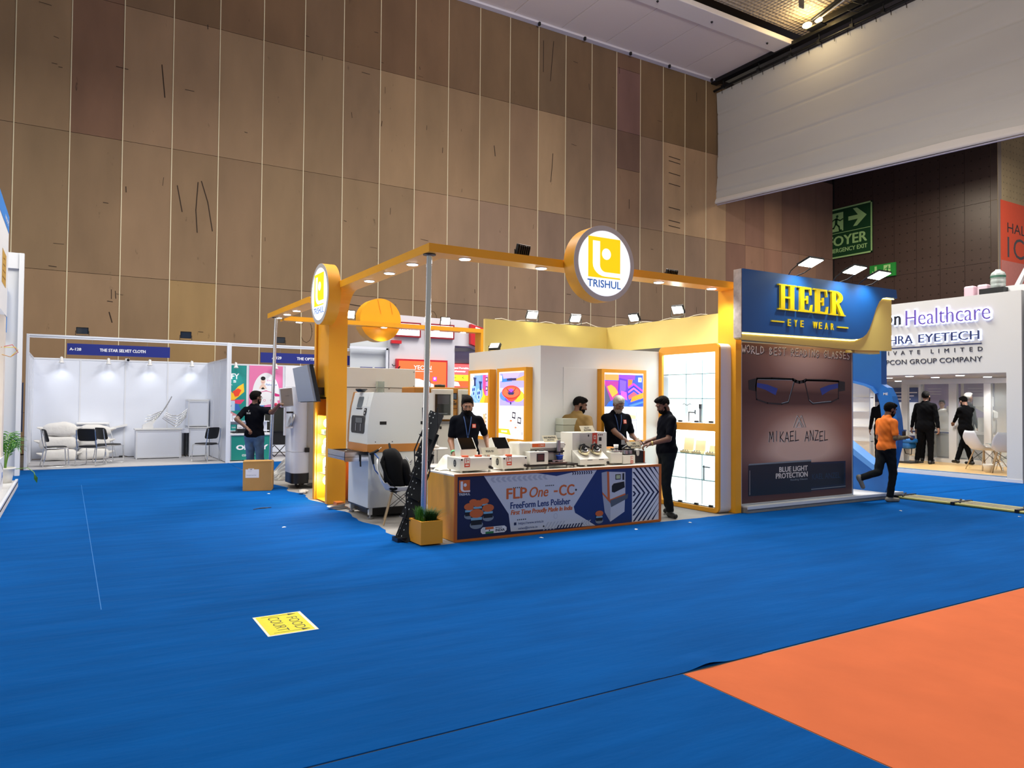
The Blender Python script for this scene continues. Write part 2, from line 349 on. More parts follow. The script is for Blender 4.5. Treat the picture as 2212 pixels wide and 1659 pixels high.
for a in (19.0, 21.9, 25.2):
    q = MB(); q.ell((a, 20.9, 16.96), (.05, .05, .05), BLK, 8, 5); q.build('bolt', ce)
HM = mat('hammered_ceiling_sheet', '#b8a893', .45, noise=.1, nscale=3)
nt = HM.node_tree; b0 = nt.nodes['Principled BSDF']; vo = nt.nodes.new('ShaderNodeTexVoronoi'); vo.inputs['Scale'].default_value = 5.5; vo.inputs['Randomness'].default_value = .15
ge = [q for q in nt.nodes if q.bl_idname == 'ShaderNodeNewGeometry'][0]; nt.links.new(ge.outputs['Position'], vo.inputs[0])
bp = nt.nodes.new('ShaderNodeBump'); bp.inputs['Distance'].default_value = .12; bp.inputs['Strength'].default_value = 1; nt.links.new(vo.outputs['Distance'], bp.inputs['Height']); nt.links.new(bp.outputs[0], b0.inputs['Normal'])
q = MB(); q.box(8, 27.5, 8, 20.4, 17.5, 17.56, HM); q.build('hammered_sheet', ce)
q = MB(); q.tube([(23.5, 17.9, 17.45), (23.5, 17.9, 16.95)], .02, STL); q.box(23.38, 23.62, 17.87, 17.93, 16.62, 16.95, STL); q.build('hanging_tag', ce)
# -------- big white banner with its truss
CL = mat('grey_white_cloth', '#c4c0ba', .8, noise=.05, nscale=.6, bump=.25, bscale=.8, stretch=(1, .25, 1.2))
t = thing('overhead_banner', 'huge plain white cloth banner hanging in the upper right from a black truss', 'banner', (26.5, 17, 11))
mb = MB(); ny, nz = 60, 110; vs = []
for i in range(ny+1):
    y = 25-.03-17*i/ny; zb = 11.3-.052*(25-y)*1.0; zt = 16.55
    for j in range(nz+1):
        v = j/nz; z = zb+(zt-zb)*v
        dx = sum(.035*math.exp(-((v-c_-.004*math.sin(y*.5))/.007)**2) for c_ in (.09, .22, .41, .62, .8))+.035*math.sin(y*.9+v*3)*(1-v)+.02*math.sin(v*25+y*.35)*(1-v)
        yy = y+(.10*math.sin(v*math.pi) if i == 0 else 0)*-1
        vs.append((26.5+dx, yy, z))
w = nz+1
mb.add(vs, [(i*w+j, (i+1)*w+j, (i+1)*w+j+1, i*w+j+1) for i in range(ny) for j in range(nz)], CL, True); o = mb.build('cloth', t)
mb = MB(); vs = []
for i in range(61):
    y = 24.95-17*i/60; zb = 11.3-.052*(25-y)
    sag = .10+.10*math.exp(-((y-14)/2.2)**2)
    for j in range(7):
        a = math.pi*j/6; vs.append((26.47-.07*math.sin(a)-.03, y, zb+.02-.16*(1-math.cos(a))/2+sag*math.exp(-j)))
mb.add(vs, [(i*7+j, (i+1)*7+j, (i+1)*7+j+1, i*7+j+1) for i in range(60) for j in range(6)], mat('hem_cloth', '#dcd5cf', .7), True); mb.build('hem_roll', t)
mb = MB()
for i in range(40):
    y0 = 24.9-17*i/40; y1 = y0-17/40; z0 = 11.12-.052*(25-y0); z1 = 11.12-.052*(25-y1)
    if i % 2 == 0: mb.cyl((26.48, y0, z0), (26.48, y1-.42, z1-.022), .03, mat('hem_bar', '#b7b2c4', .4), n=6)
mb.build('hem_bar', t)
mb = MB(); mb.tube([(26.35, 25, 16.62), (26.35, 8, 16.62)], .06, BLKM); mb.build('pipe', t)
mb = MB(); mb.box(26.15, 26.5, 8, 25, 16.92, 17.1, BLKM); mb.build('truss_beam', t, bevel=.01)
mb = MB(); mb.box(26.05, 26.2, 12, 19.2, 17.15, 17.4, BLKM); mb.build('lamp_beam', t, bevel=.01)
for y in (24.4, 22.3, 20.6, 19.2, 17.7, 16.4, 15.2):
    q = MB(); q.tube([(26.35, y, 16.62), (26.32, y, 16.98)], .022, BLKM, 6); q.box(26.25, 26.42, y-.07, y+.07, 16.55, 16.69, BLKM); q.build('hanger', t)
for i in range(22):
    y = 24.6-.6*i; q = MB(); q.tube([(26.42, y, 16.66), (26.43, y-.03, 16.52), (26.42, y-.05, 16.38)], .012, BLKM, 5); q.build('tie', t)
t = thing('speaker_box', 'black equipment box clamped above the truss of the white banner', 'speaker', (26.1, 16.4, 17.1))
q = MB(); q.box(25.9, 26.35, 15.7, 16.9, 17.1, 17.9, BLK); q.build('housing', t, bevel=.02)
for i in range(6):
    q = MB(); q.box(25.88, 25.9, 16.0+.13*i, 16.05+.13*i, 17.2, 17.23, WHT); q.build('indicator', t)
q = MB(); q.tube([(25.9, 17.6, 17.3), (25.6, 17.4, 16.9), (25.8, 17.1, 16.75), (26.1, 16.9, 17.0)], .02, BLK, 6); q.tube([(25.95, 17.5, 17.4), (25.7, 17.2, 17.15), (25.9, 16.9, 16.95)], .02, BLK, 6); q.build('cable', t)
q = MB(); q.box(-.09, .09, 0, 2.6, -.05, .05, BLKM)
t = thing('strut', 'dark diagonal strut running up beside the lit lamp above the truss', 'beam', (25.6, 18.8, 17.1)); q.T = Matrix()
q = MB(); q.tube([(25.5, 18.9, 17.15), (25.1, 16.2, 17.45), (24.8, 14.5, 17.45)], .09, BLKM, 6); q.build('bar', t)
q = MB(); q.tube([(25.62, 18.8, 17.1), (25.22, 16.1, 17.42)], .03, ALU, 6); q.build('edge_strip', t)
t = thing('ceiling_floodlight', 'warm glowing floodlight under the hammered ceiling above the banner', 'lamp', (25.5, 19.1, 17.0))
WARM = mat('warm_lamp_glow', '#ffe9b0', .5, emit=30, ecol='#ffd98a')
q = MB(); q.ell((25.5, 19.15, 17.05), (.16, .2, .1), WARM); q.build('bulb', t)
q = MB(); q.ell((25.62, 18.7, 17.1), (.13, .16, .09), WARM); q.build('bulb', t)
q = MB(); q.box(25.6, 26.0, 18.6, 19.3, 16.95, 17.0, BLKM); q.build('bracket', t)
l = bpy.data.lights.new('warm_ceiling_lamp', 'POINT'); l.energy = 70; l.color = (1, .8, .45); l.shadow_soft_size = .2
o = bpy.data.objects.new('warm_ceiling_lamp', l); COL.objects.link(o); o.location = (25.1, 18.9, 16.9)
# -------- emergency exit signs
GD = mat('dark_green_sign', '#0c4423', .5); GL = mat('pale_green_print', '#a8d38a', .5); GB = mat('green_sign', '#1f8a34', .5)
def runner(f, a, b, s, m, l):    # running figure pictogram, facing +a, height s
    f.disc(a+.55*s, b+.92*s, .09*s, .09*s, m, l, 12)
    f.poly([(a+.40*s, b+.80*s), (a+.58*s, b+.82*s), (a+.56*s, b+.45*s), (a+.38*s, b+.42*s)], m, l)
    f.line([(a+.5*s, b+.78*s), (a+.75*s, b+.62*s), (a+.95*s, b+.7*s)], .08*s, m, l); f.line([(a+.45*s, b+.78*s), (a+.2*s, b+.68*s), (a+.15*s, b+.48*s)], .08*s, m, l)
    f.line([(a+.48*s, b+.45*s), (a+.68*s, b+.25*s), (a+.72*s, b), (a+.85*s, b)], .1*s, m, l); f.line([(a+.45*s, b+.45*s), (a+.3*s, b+.2*s), (a, b+.2*s)], .1*s, m, l)
mb = MB(); mb.box(35.40, 35.44, 22.70, 25.5, 9.48, 12.17, GD)
f = F_left(mb, 35.40, 25.5, 9.48)     # width 2.8, height 2.69
for (a0, a1, b0, b1) in ((0, 2.8, 0, .08), (0, 2.8, 2.61, 2.69), (2.72, 2.8, 0, 2.69), (0, .08, 0, 2.69), (.05, 2.75, 1.33, 1.36)): f.rect(a0, a1, b0, b1, GL, 1)
f.rect(.35, 1.15, 1.45, 2.45, GL, 1); runner(f, .32, 1.48, .85, GD, 2)
f.poly([(1.45, 1.9), (2.0, 1.9), (1.72, 1.55), (1.95, 1.55), (2.5, 2.02), (1.95, 2.5), (1.72, 2.5), (2.0, 2.12), (1.45, 2.12)], GL, 1)
f.text('FOYER', .24, .66, 2.26, .52, GL, 1, fat=.025); f.text('EMERGENCY EXIT', .2, .3, 2.32, .22, GL, 1, fat=.01)
single(mb, 'foyer_sign', 'large dark green foyer emergency exit sign with a right arrow on the dark wall', 'sign', (35.42, 24, 9.48))
mb = MB(); mb.box(35.38, 35.46, 21.45, 22.83, 8.09, 8.76, GB); f = F_left(mb, 35.38, 22.83, 8.09)
f.poly([(.27, .6), (.27, .3), (.14, .38), (.14, .27), (.33, .08), (.52, .27), (.52, .38), (.39, .3), (.39, .6)], GL, 1); f.rect(.76, 1.12, .08, .6, GL, 1); runner(f, .74, .1, .45, GB, 2)
single(mb, 'exit_sign', 'small bright green exit sign with a down arrow and running figure', 'sign', (35.42, 22, 8.09))
# ================================================================ THE ORANGE STALL
SIGNW = mat('backlit_white', '#eef2fa', .5, emit=.85, ecol='#e9effa'); SYEL = mat('backlit_yellow', '#f8cc08', .5, emit=.75); SBLU = mat('sign_blue', '#2a62ac', .5, emit=.5)
GRYR = mat('grey_rim', '#c4beb8', .5)
fr_ = thing('stall_frame', 'orange portal frame of the middle stall with rounded arches and downlights', 'frame', (3.65, 7.8, 0))
def arc(cx, cy, r, t0, t1, n=10): return [(cx+r*math.cos(R(t0+(t1-t0)*i/n)), cy+r*math.sin(R(t0+(t1-t0)*i/n))) for i in range(n+1)]
# near arch: in the YZ plane
o_ = arc(10.93, 2.90, .55, 90, 0); i_ = arc(10.93, 2.90, .45, 0, 90)
mb = MB(); mb.prism([(7.65, 3.35), (7.65, 3.45)]+o_+[(11.48, 0), (11.38, 0)]+i_, 'x', 3.5, 3.8, ORG); mb.build('arch', fr_)
o_ = arc(12.62, 2.86, .55, 90, 180); i_ = arc(12.62, 2.86, .45, 180, 90)
mb = MB(); mb.prism([(15.6, 3.31), (15.6, 3.41)]+o_+[(12.07, 0), (12.17, 0)]+i_, 'x', 3.5, 3.8, ORG); mb.build('arch', fr_)
mb = MB(); mb.box(3.8, 8.53, 7.65, 7.95, 3.35, 3.45, ORG); mb.build('front_beam', fr_)
mb = MB(); mb.box(3.8, 8.62, 15.45, 15.75, 3.275, 3.37, ORG); mb.build('back_beam', fr_)
mb = MB(); mb.box(8.53, 8.65, 7.65, 8.0, 0, 3.45, ORG); mb.build('right_post', fr_)
mb = MB(); mb.box(8.46, 8.62, 15.45, 15.75, 0, 3.275, ORG); mb.build('back_post', fr_)
mb = MB(); mb.box(3.53, 3.78, 11.485, 12.065, 1.68, 3.05, ORG); mb.build('column_filler', fr_)
def downlight(x, y, z, par, r=.065, e=LAMP):
    q = MB(); q.cyl((x, y, z-.008), (x, y, z+.001), r+.012, ALU, n=20); q.cyl((x, y, z-.012), (x, y, z-.006), r, e, n=20); return q.build('downlight', par)
for x, y in ((3.66, 10.03), (3.66, 9.26), (3.66, 8.49), (4.05, 7.82), (5.15, 7.82), (7.15, 7.82), (8.2, 7.82)): downlight(x, y, 3.35, fr_); spot('downlight_lamp', (x, y, 3.33), (x, y, 0), 62, (1, .98, .95), 140, .9)
for x, y, z in ((3.65, 15.3, 3.31), (3.65, 14.6, 3.31), (3.65, 13.9, 3.31), (4.15, 15.6, 3.275), (6.05, 15.6, 3.275), (7.35, 15.6, 3.275), (8.05, 15.6, 3.275)): downlight(x, y, z, fr_)
for x in (5.2, 6.05, 7.35): spot('downlight_lamp', (x, 15.6, 3.25), (x, 15.6, 0), 30, (1, .98, .93), 110, .8)
# lit niche in the column
t = thing('lit_niche', 'narrow orange display niche with four glowing lamps beside the arch column', 'shelf', (3.6, 11.77, 0))
NI = mat('niche_orange', '#f2a21c', .5)
mb = MB(); mb.box(3.76, 3.79, 11.485, 12.065, 0, 1.68, NI); mb.build('back_panel', t)
for y0, y1 in ((11.485, 11.505), (12.045, 12.065)):
    mb = MB(); mb.box(3.53, 3.76, y0, y1, 0, 1.68, NI); mb.build('side_panel', t)
for i, z in enumerate((0.02, .45, .75, 1.08, 1.39, 1.66)):
    mb = MB(); mb.box(3.535, 3.76, 11.507, 12.043, z-.012, z, NI if i in (0, 4, 5) else mat('glass_shelf', '#d7efe6', .1, trans=.8)); mb.build('shelf', t)
GLO = mat('niche_lamp', '#fff6e0', .5, emit=18, ecol='#fff2d0')
for z in (.33, .64, .95, 1.26):
    q = MB(); q.ell((3.625, 11.80, z), (.062, .075, .075), GLO, 18, 12); q.build('lamp', t)
    l = bpy.data.lights.new('niche_lamp', 'POINT'); l.energy = 5; l.color = (1, .93, .8); l.shadow_soft_size = .06
    o = bpy.data.objects.new('niche_lamp', l); COL.objects.link(o); o.location = (3.56, 11.9, z)
spot('niche_spill', (3.55, 11.75, .9), (2.3, 11.2, 0), 30, (1, .95, .85), 120, 1)
for k in range(6):
    mb = MB(); mb.cyl((3.60, 11.60+.07*k, .76), (3.60, 11.60+.07*k, .88), .022, mat('frosted_bottle', '#d8ded9', .3), n=10); mb.cyl((3.60, 11.60+.07*k, .88), (3.60, 11.60+.07*k, .9), .014, WHT, n=8)
    single(mb, 'bottle', 'small pale bottle on the lit niche shelf, ' + ('nearest to us', 'second from the near end', 'third from the near end', 'third from the far end', 'second from the far end', 'farthest from us')[k], 'bottle', (3.6, 11.6+.07*k, .76), group='pale bottles in the lit niche')
for k in range(3):
    mb = MB(); y = 11.62+.15*k; mb.box(3.57, 3.66, y-.04, y+.04, 1.082, 1.15, mat('pale_green_box', '#b9d2bc', .5))
    single(mb, 'carton', ('nearest', 'middle', 'farthest')[k] + ' small pale green carton on the upper shelf of the lit niche', 'box', (3.6, y, 1.08), group='green cartons in the lit niche', bevel=.003)
t = thing('lens_sample_card', 'white card with a ring of dark lens samples on the low niche shelf', 'card', (3.6, 11.75, .455))
mb = MB(); mb.box(3.6, 3.61, 11.56, 11.95, .455, .62, WHT); mb.build('card', t)
for k in range(8):
    mb = MB(); a = k*math.pi/4; mb.cyl((3.595, 11.75+.06*math.cos(a), .54+.05*math.sin(a)), (3.6, 11.75+.06*math.cos(a), .54+.05*math.sin(a)), .014, mat('brown_lens', '#5b4234', .3), n=8); mb.build('lens', t)
# round signs
def logo(f, cx, cy, s, m, mt, l=2, gap=None):   # square mark with a stem, foot and dot, and the name below
    gap = gap or SIGNW
    f.rect(cx-.5*s, cx+.5*s, cy-.5*s, cy+.5*s, m, l)
    st = [(-.36, .40), (-.14, .40), (-.14, -.18)]+[(-.14+.18*(1-math.cos(R(i*15))), -.18-.17*math.sin(R(i*15))) for i in range(1, 7)]+[(.52, -.35), (.52, -.46), (.02, -.46)]+[(.02-.38*math.sin(R(i*15)), -.46+.30*(1-math.cos(R(i*15)))) for i in range(1, 7)]
    f.poly([(cx+a*s, cy+b*s) for a, b in st], gap, l+1); f.disc(cx+.06*s, cy+.10*s, .14*s, .14*s, gap, l+1)
    f.text('TRISHUL', cx-.52*s, cy-.74*s, 1.04*s, .19*s, mt, l+1, bold=.015)
def drum(name, label, c, axis, r, dep, lit=True, side=1):
    t = thing(name, label, 'sign', c); mb = MB(); c = Vector(c)
    d = Vector((0, -1, 0)) if axis == 'y' else Vector((-1, 0, 0))
    mb.cyl(c, c-d*dep, r, ORG, n=56); mb.build('drum', t)
    if lit:
        mb = MB(); mb.cyl(c, c+d*.004, r, GRYR, n=56); mb.build('rim', t)
        mb = MB(); mb.cyl(c+d*.004, c+d*.008, r*.86, SIGNW, n=56); mb.build('lit_face', t)
        mb = MB(); f = (F_front if axis == 'y' else F_left)(mb, *(c+d*.0085)); f.st = .0015; logo(f, -.01, .07, .52*r/.487, SYEL, SBLU, 0); mb.build('emblem', t)
    return t
drum('round_sign', 'big backlit round sign with yellow emblem on the front beam', (5.86, 7.42, 3.418), 'y', .487, .22)
drum('round_sign', 'backlit round sign with yellow emblem on the arch column, seen edge on', (3.33, 11.34, 3.29), 'x', .475, .19)
t = drum('round_sign', 'plain orange back of a round sign hanging behind the rear beam', (6.05, 15.80, 3.46), 'y', .488, .35, False)
mb = MB(); mb.tube([(5.97, 15.795, 3.93), (6.05, 15.795, 3.6)], .003, ORGD, 4); mb.build('seam', t); mb = MB(); mb.tube([(6.27, 15.795, 3.88), (6.33, 15.795, 3.6)], .003, ORGD, 4); mb.build('seam', t)
mb = MB(); mb.box(5.98, 6.12, 15.745, 15.81, 3.28, 3.36, ORG); mb.build('bracket', t)
# steel poles
for (b0, t0, nm, lab) in (((3.53, 7.8, .04), (3.575, 7.8, 3.35), 'front', 'shiny steel pole holding up the front corner of the orange frame'), ((3.6, 15.62, 0), (3.6, 15.3, 3.31), 'rear', 'shiny steel pole under the far left end of the orange frame')):
    t = thing('support_pole', lab, 'pole', b0)
    mb = MB(); mb.cyl(b0, t0, .034, CHR, n=20); mb.build('tube', t)
    mb = MB(); mb.cyl((t0[0], t0[1], t0[2]-.012), t0, .075, DRK, n=20); mb.build('flange', t)
# store room and yellow band
RW = mat('room_white_panel', '#e2e4e0', .5, noise=.015, nscale=1)
t = thing('store_room', 'plain white walled store room in the middle of the orange stall', 'room', (6, 9.04, 0))
mb = MB(); mb.box(5.955, 8.5, 9.04, 9.1, 0, 2.47, RW); mb.build('wall_panel', t)
mb = MB(); mb.box(5.955, 6.015, 9.1, 11.3, 0, 2.47, RW); mb.build('wall_panel', t)
mb = MB(); mb.box(6.36, 7.0, 9.03, 9.04, 0, 2.16, mat('door_white', '#e4e5e0', .4)); mb.build('door_panel', t, bevel=.002)
for k in range(7):
    mb = MB(); mb.box(6.20, 6.52, 8.80, 9.0, .70+.10*k, .795+.10*k, mat('clear_tray_'+str(k % 3), ('#b9bcaa', '#c9cabf', '#a8ab98')[k % 3], .4)); single(mb, 'stacked_tray', 'pale green tray behind the khaki shirt, ' + ('lowest', 'second lowest', 'third from the bottom', 'middle one', 'third from the top', 'second from the top', 'topmost')[k] + ' of its stack', 'tray', (6.36, 8.9, .70+.1*k), group='stacked trays by the store room door', bevel=.006)
mb = MB(); mb.box(6.15, 6.57, 8.76, 9.02, .0, .70, WHT); single(mb, 'pedestal', 'white pedestal carrying the stacked trays by the store room', 'stand', (6.36, 8.9, 0))
q = thing('yellow_fascia', 'tall yellow band of wall behind the white store room', 'wall', (6, 10.8, 2.4))
mb = MB(); mb.box(5.995, 8.66, 10.81, 10.87, 2.0, 3.028, YEL); mb.build('panel', q)
mb = MB(); mb.box(8.6, 8.66, 8.0, 10.81, 2.57, 3.028, YEL); mb.build('panel', q)
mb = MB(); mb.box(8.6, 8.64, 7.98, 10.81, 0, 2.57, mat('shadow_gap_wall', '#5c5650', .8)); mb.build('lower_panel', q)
CAB = mat('white_cable', '#d8d4cc', .5)
mb = MB(); mb.tube([(6.2+.13*i, 10.84, 3.04+.02*math.sin(i*1.7)+(.05 if i in (14, 15) else 0)) for i in range(19)], .006, CAB, 5); mb.tube([(8.63, 10.7-.14*i, 3.04+.018*math.sin(i*1.3)) for i in range(18)], .006, CAB, 5); mb.build('cable', q)
# floodlights
def floodlight(label, loc, aim, lit, w=.21, h=.15, group=None, power=0):
    """loc = foot of the bracket, aim = direction the glass looks"""
    t = thing('floodlight', label, 'lamp', loc, group=group); a = Vector(aim).normalized(); c = Vector(loc)+Vector((0, 0, h*.75))
    rt = a.cross(Vector((0, 0, 1))).normalized(); up = rt.cross(a)
    T = Matrix((tuple(rt)+(0,), tuple(-a)+(0,), tuple(up)+(0,), (0, 0, 0, 1))).transposed(); T.translation = c
    mb = MB(); mb.T = T; mb.box(-w/2, w/2, 0, .045, -h/2, h/2, BLKM)
    for i in range(6): mb.box(-w*.4+w*.8*i/5-.006, -w*.4+w*.8*i/5+.006, .045, .065, -h*.4, h*.4, BLKM)
    mb.build('housing', t, bevel=.004)
    mb = MB(); mb.T = T; mb.box(-w*.44, w*.44, -.004, .0, -h*.42, h*.42, LAMPW if lit else mat('dark_glass', '#3a3d40', .1)); mb.build('glass', t)
    mb = MB(); mb.tube([c+rt*(w/2+.01), c+rt*(w/2+.012)-Vector((0, 0, h*.7)), Vector(loc)+rt*(w*.2), Vector(loc)-rt*(w*.2), c-rt*(w/2+.012)-Vector((0, 0, h*.7)), c-rt*(w/2+.01)], .007, BLKM, 6); mb.build('bracket', t)
    if power: spot('floodlight_lamp', tuple(c+a*.05), tuple(c+a*3), power, (1, .98, .93), 110, .7)
    return t
floodlight('lit floodlight on the yellow band, nearest its left end', (6.9, 10.75, 3.03), (-.15, -1, -.75), True, power=55)
floodlight('lit floodlight on the yellow band, second from its left end', (7.83, 10.75, 3.03), (-.15, -1, -.75), True, power=55)
floodlight('lit floodlight on the yellow band just left of its highest lamp', (8.6, 10.05, 3.03), (-1, -.2, -.75), True, power=40)
floodlight('lit floodlight highest on the yellow band, near the right post', (8.6, 8.95, 3.06), (-1, -.3, -.7), True, power=40)
floodlight('unlit black floodlight on the front beam, left of the round sign', (4.9, 7.9, 3.45), (-.2, 1, .3), False)
floodlight('unlit black floodlight on the front beam, right of the round sign', (7.45, 7.9, 3.45), (0, 1, .3), False, w=.2, h=.1)
floodlight('unlit black floodlight on the roof edge of the white store room', (6.03, 10.55, 2.47), (-.6, -.3, .5), False, w=.2, h=.12)
floodlight('lit floodlight on the rear beam just right of the arch column', (5.25, 15.6, 3.37), (0, -1, -.25), True, w=.24, h=.19, power=60)
floodlight('lit floodlight on the rear beam seen just right of the front pole', (7.58, 15.6, 3.37), (0, -1, -.25), True, w=.24, h=.19, power=60)
# ---------------- illuminated posters
def cm(h, e=.85): return mat('lit_print_'+h.strip('#')+str(e), h, .5, emit=e)
LW = cm('#eef1f8', .95)
def lightbox(label, O, axis, w, h, dep):
    t = thing('poster_lightbox', label, 'poster', O); mb = MB(); b = .055
    if axis == 'x': P = lambda a0, a1, z0, z1, n0, n1, m: mb.box(O[0]+n0, O[0]+n1, O[1]-a1, O[1]-a0, O[2]+z0, O[2]+z1, m); F = F_left
    else: P = lambda a0, a1, z0, z1, n0, n1, m: mb.box(O[0]+a0, O[0]+a1, O[1]+n0, O[1]+n1, O[2]+z0, O[2]+z1, m); F = F_front
    P(0, b, 0, h, 0, dep, ORG); P(w-b, w, 0, h, 0, dep, ORG); P(b, w-b, 0, b, 0, dep, ORG); P(b, w-b, h-b, h, 0, dep, ORG); P(b, w-b, b, h-b, .012, dep, ORG); mb.build('frame', t)
    mb = MB(); f = F(mb, *O); f.O = f.O-f.N*.011; return t, mb, f
# 1: blue polishing discs
t, mb, f = lightbox('left lit poster with blue machine parts on the store room side', (5.835, 11.1, 1.01), 'x', .745, 1.145, .12)
f.rect(.055, .69, .055, 1.09, LW, 1)
f.rect(.42, .55, .60, 1.06, cm('#8f9cf0'), 2); f.poly([(.2, .60), (.2, 1.06), (.5, 1.06), (.5, .6)], cm('#7fa4f4'), 2)
f.poly([(.5, 1.06), (.62, 1.06), (.62, .7), (.58, .7), (.58, .62), (.5, .75)], cm('#ee4a8c'), 3); f.rect(.6, .68, .60, 1.06, cm('#b58cf0'), 3)
f.poly([(.4, .6), (.45, .8), (.5, .84), (.56, .74), (.63, .7), (.68, .6)], cm('#ffc62e'), 4); f.poly([(.55, .6), (.6, .72), (.68, .72), (.68, .6)], cm('#ff9a2a'), 5)
f.poly([(.08, .72), (.16, .84), (.28, .93), (.42, .86), (.5, .8), (.5, .72), (.38, .6), (.22, .6)], cm('#6ea6f2'), 5)
for a, b_ in ((.19, .80), (.37, .74)):
    f.disc(a, b_, .08, .1, cm('#9cc4fa'), 6, 12)
    for k in range(3): f.disc(a+.03*math.cos(k*2.1+.6), b_+.045*math.sin(k*2.1+.6), .022, .03, cm('#1d4aa8', .5), 7, 8)
f.poly([(.1, .72), (.3, .6), (.4, .6), (.12, .76)], cm('#8fb6f6'), 7)
for a, b_ in ((.22, 1.0), (.42, .93)): f.poly([(a-.05, b_+.03), (a+.07, b_+.02), (a+.04, b_-.03), (a+.05, b_-.12), (a-.02, b_-.12), (a-.02, b_-.03)], cm('#2b3f7a', .4), 8)
for b_ in (.95, .8): f.rect(.6, .67, b_, b_+.07, cm('#3a2440', .2), 6); f.rect(.615, .655, b_+.015, b_+.055, cm('#e9e4ff'), 7)
f.rect(.08, .13, .96, 1.02, cm('#ffd9a8'), 3)
f.poly([(.45, .2), (.62, .12), (.66, .2), (.66, .42), (.6, .46), (.45, .44)], cm('#e2ddda'), 3); f.rect(.52, .6, .22, .42, cm('#f0b48c'), 4)
for k in range(4): f.rect(.61, .63, .22+.06*k, .25+.06*k, cm('#6b4a4a', .3), 5)
f.disc(.5, .32, .02, .03, cm('#5b3a3a', .3), 5, 8); mb.build('print', t)
# 2: red oval
t, mb, f = lightbox('lit poster with a red oval and tablet machines, nearest on the store room side', (5.835, 10.12, 1.01), 'x', .865, 1.145, .12)
f.rect(.055, .81, .055, 1.09, LW, 1); f.rect(.075, .81, .56, 1.07, cm('#a7a0ee'), 2); f.rect(.075, .81, .68, .84, cm('#bcc0f4'), 3)
f.poly([(.15, 1.07), (.2, .99), (.62, .99), (.7, 1.07)], cm('#b7a9f2'), 4); f.poly([(.14, 1.07), (.19, .98), (.45, .99), (.45, .94), (.14, .93)], cm('#2f7be0'), 3); f.poly([(.6, .98), (.81, 1.02), (.81, .94), (.5, .95)], cm('#d9a24a'), 3)
f.rect(.3, .58, .95, .985, cm('#3e3566', .4), 5)
f.disc(.27, .72, .19, .085, cm('#5b8cf0'), 4); f.disc(.62, .71, .19, .09, cm('#ffc23a'), 4); f.disc(.4, .66, .16, .05, cm('#8d4ce0'), 4)
f.disc(.43, .77, .28, .105, cm('#ff4d3d'), 5, 28); f.poly([(.2, .72), (.35, .64), (.45, .625), (.58, .66), (.68, .73), (.43, .72)], cm('#ff4d3d'), 5); f.disc(.43, .765, .25, .08, cm('#ff6a45'), 6, 28)
f.disc(.43, .79, .08, .035, cm('#a04ad0'), 7); f.poly([(.32, .77), (.54, .77), (.5, .73), (.36, .73)], cm('#2c3a6a', .4), 7); f.line([(.3, .83), (.35, .79), (.4, .775)], .012, cm('#7a1a2a', .3), 8); f.line([(.57, .83), (.52, .79), (.47, .775)], .012, cm('#7a1a2a', .3), 8)
f.disc(.42, .6, .02, .022, cm('#1c2a66', .3), 5, 10); f.rect(.09, .15, .95, 1.03, cm('#fff2dc', 1), 6)
f.poly([(.055, .2), (.37, .2), (.43, .11), (.055, .13)], cm('#ffc02a'), 3); f.text('FLOW MASK', .14, .145, .18, .03, cm('#ffffff', 1.2), 4, bold=.03); f.text('Fog Marker', .1, .35, .13, .022, cm('#9aa0b0', .5), 3, bold=0)
TBK = cm('#34364a', .25); OUT = cm('#d99a78'); BXM = cm('#e9e6e8')
def mini(a, b_):
    f.poly([(a, b_), (a+.2, b_-.06), (a+.3, b_), (a+.3, b_+.12), (a+.08, b_+.17), (a, b_+.13)], BXM, 3); f.line([(a, b_), (a+.2, b_-.06), (a+.3, b_), (a+.3, b_+.12), (a+.08, b_+.17), (a, b_+.13), (a, b_)], .005, OUT, 4)
    f.line([(a, b_+.13), (a+.2, b_+.07), (a+.3, b_+.12)], .005, OUT, 4); f.line([(a+.2, b_+.07), (a+.2, b_-.06)], .005, OUT, 4); f.disc(a+.08, b_+.13, .035, .014, cm('#f0774a'), 5, 10); f.rect(a+.26, a+.27, b_+.02, b_+.07, TBK, 5)
mini(.35, .2); mini(.49, .1)
for a, b_ in ((.46, .375), (.62, .30)): f.poly([(a, b_), (a+.1, b_-.015), (a+.11, b_+.085), (a+.01, b_+.095)], TBK, 5); f.poly([(a+.02, b_+.02), (a+.085, b_+.01), (a+.092, b_+.065), (a+.027, b_+.075)], BXM, 6)
mb.build('print', t)
# 3: violet lens forms
t, mb, f = lightbox('lit poster with violet and orange shapes beside the tall cabinet', (7.0, 8.92, .99), 'y', .9, 1.16, .12)
f.rect(.05, .85, .05, 1.11, LW, 1); f.rect(.065, .835, .58, 1.08, cm('#3a55d8'), 2)
S = lambda pts: [(.065+a*.77, .58+b*.5) for a, b in pts]
f.poly(S([(0, .82), (0, 1), (.36, 1), (.36, .82)]), cm('#ff9a52'), 3); f.poly(S([(.36, 1), (.8, 1), (.78, .85), (.36, .82)]), cm('#8a40dc'), 3)
f.poly(S([(0, .8), (.4, .8), (.4, .3), (0, .1)]), cm('#b0389a'), 3); f.poly(S([(0, 0), (0, .7), (.12, .3), (.2, .0)]), cm('#5c5f80', .6), 4)
f.poly(S([(.06, .62), (.16, .68), (.26, .6), (.36, .42), (.32, .26), (.2, .28), (.1, .5)]), cm('#ffac44'), 4); f.poly(S([(.2, .3), (.36, .44), (.4, .25), (.25, .2)]), cm('#e8407a'), 5)
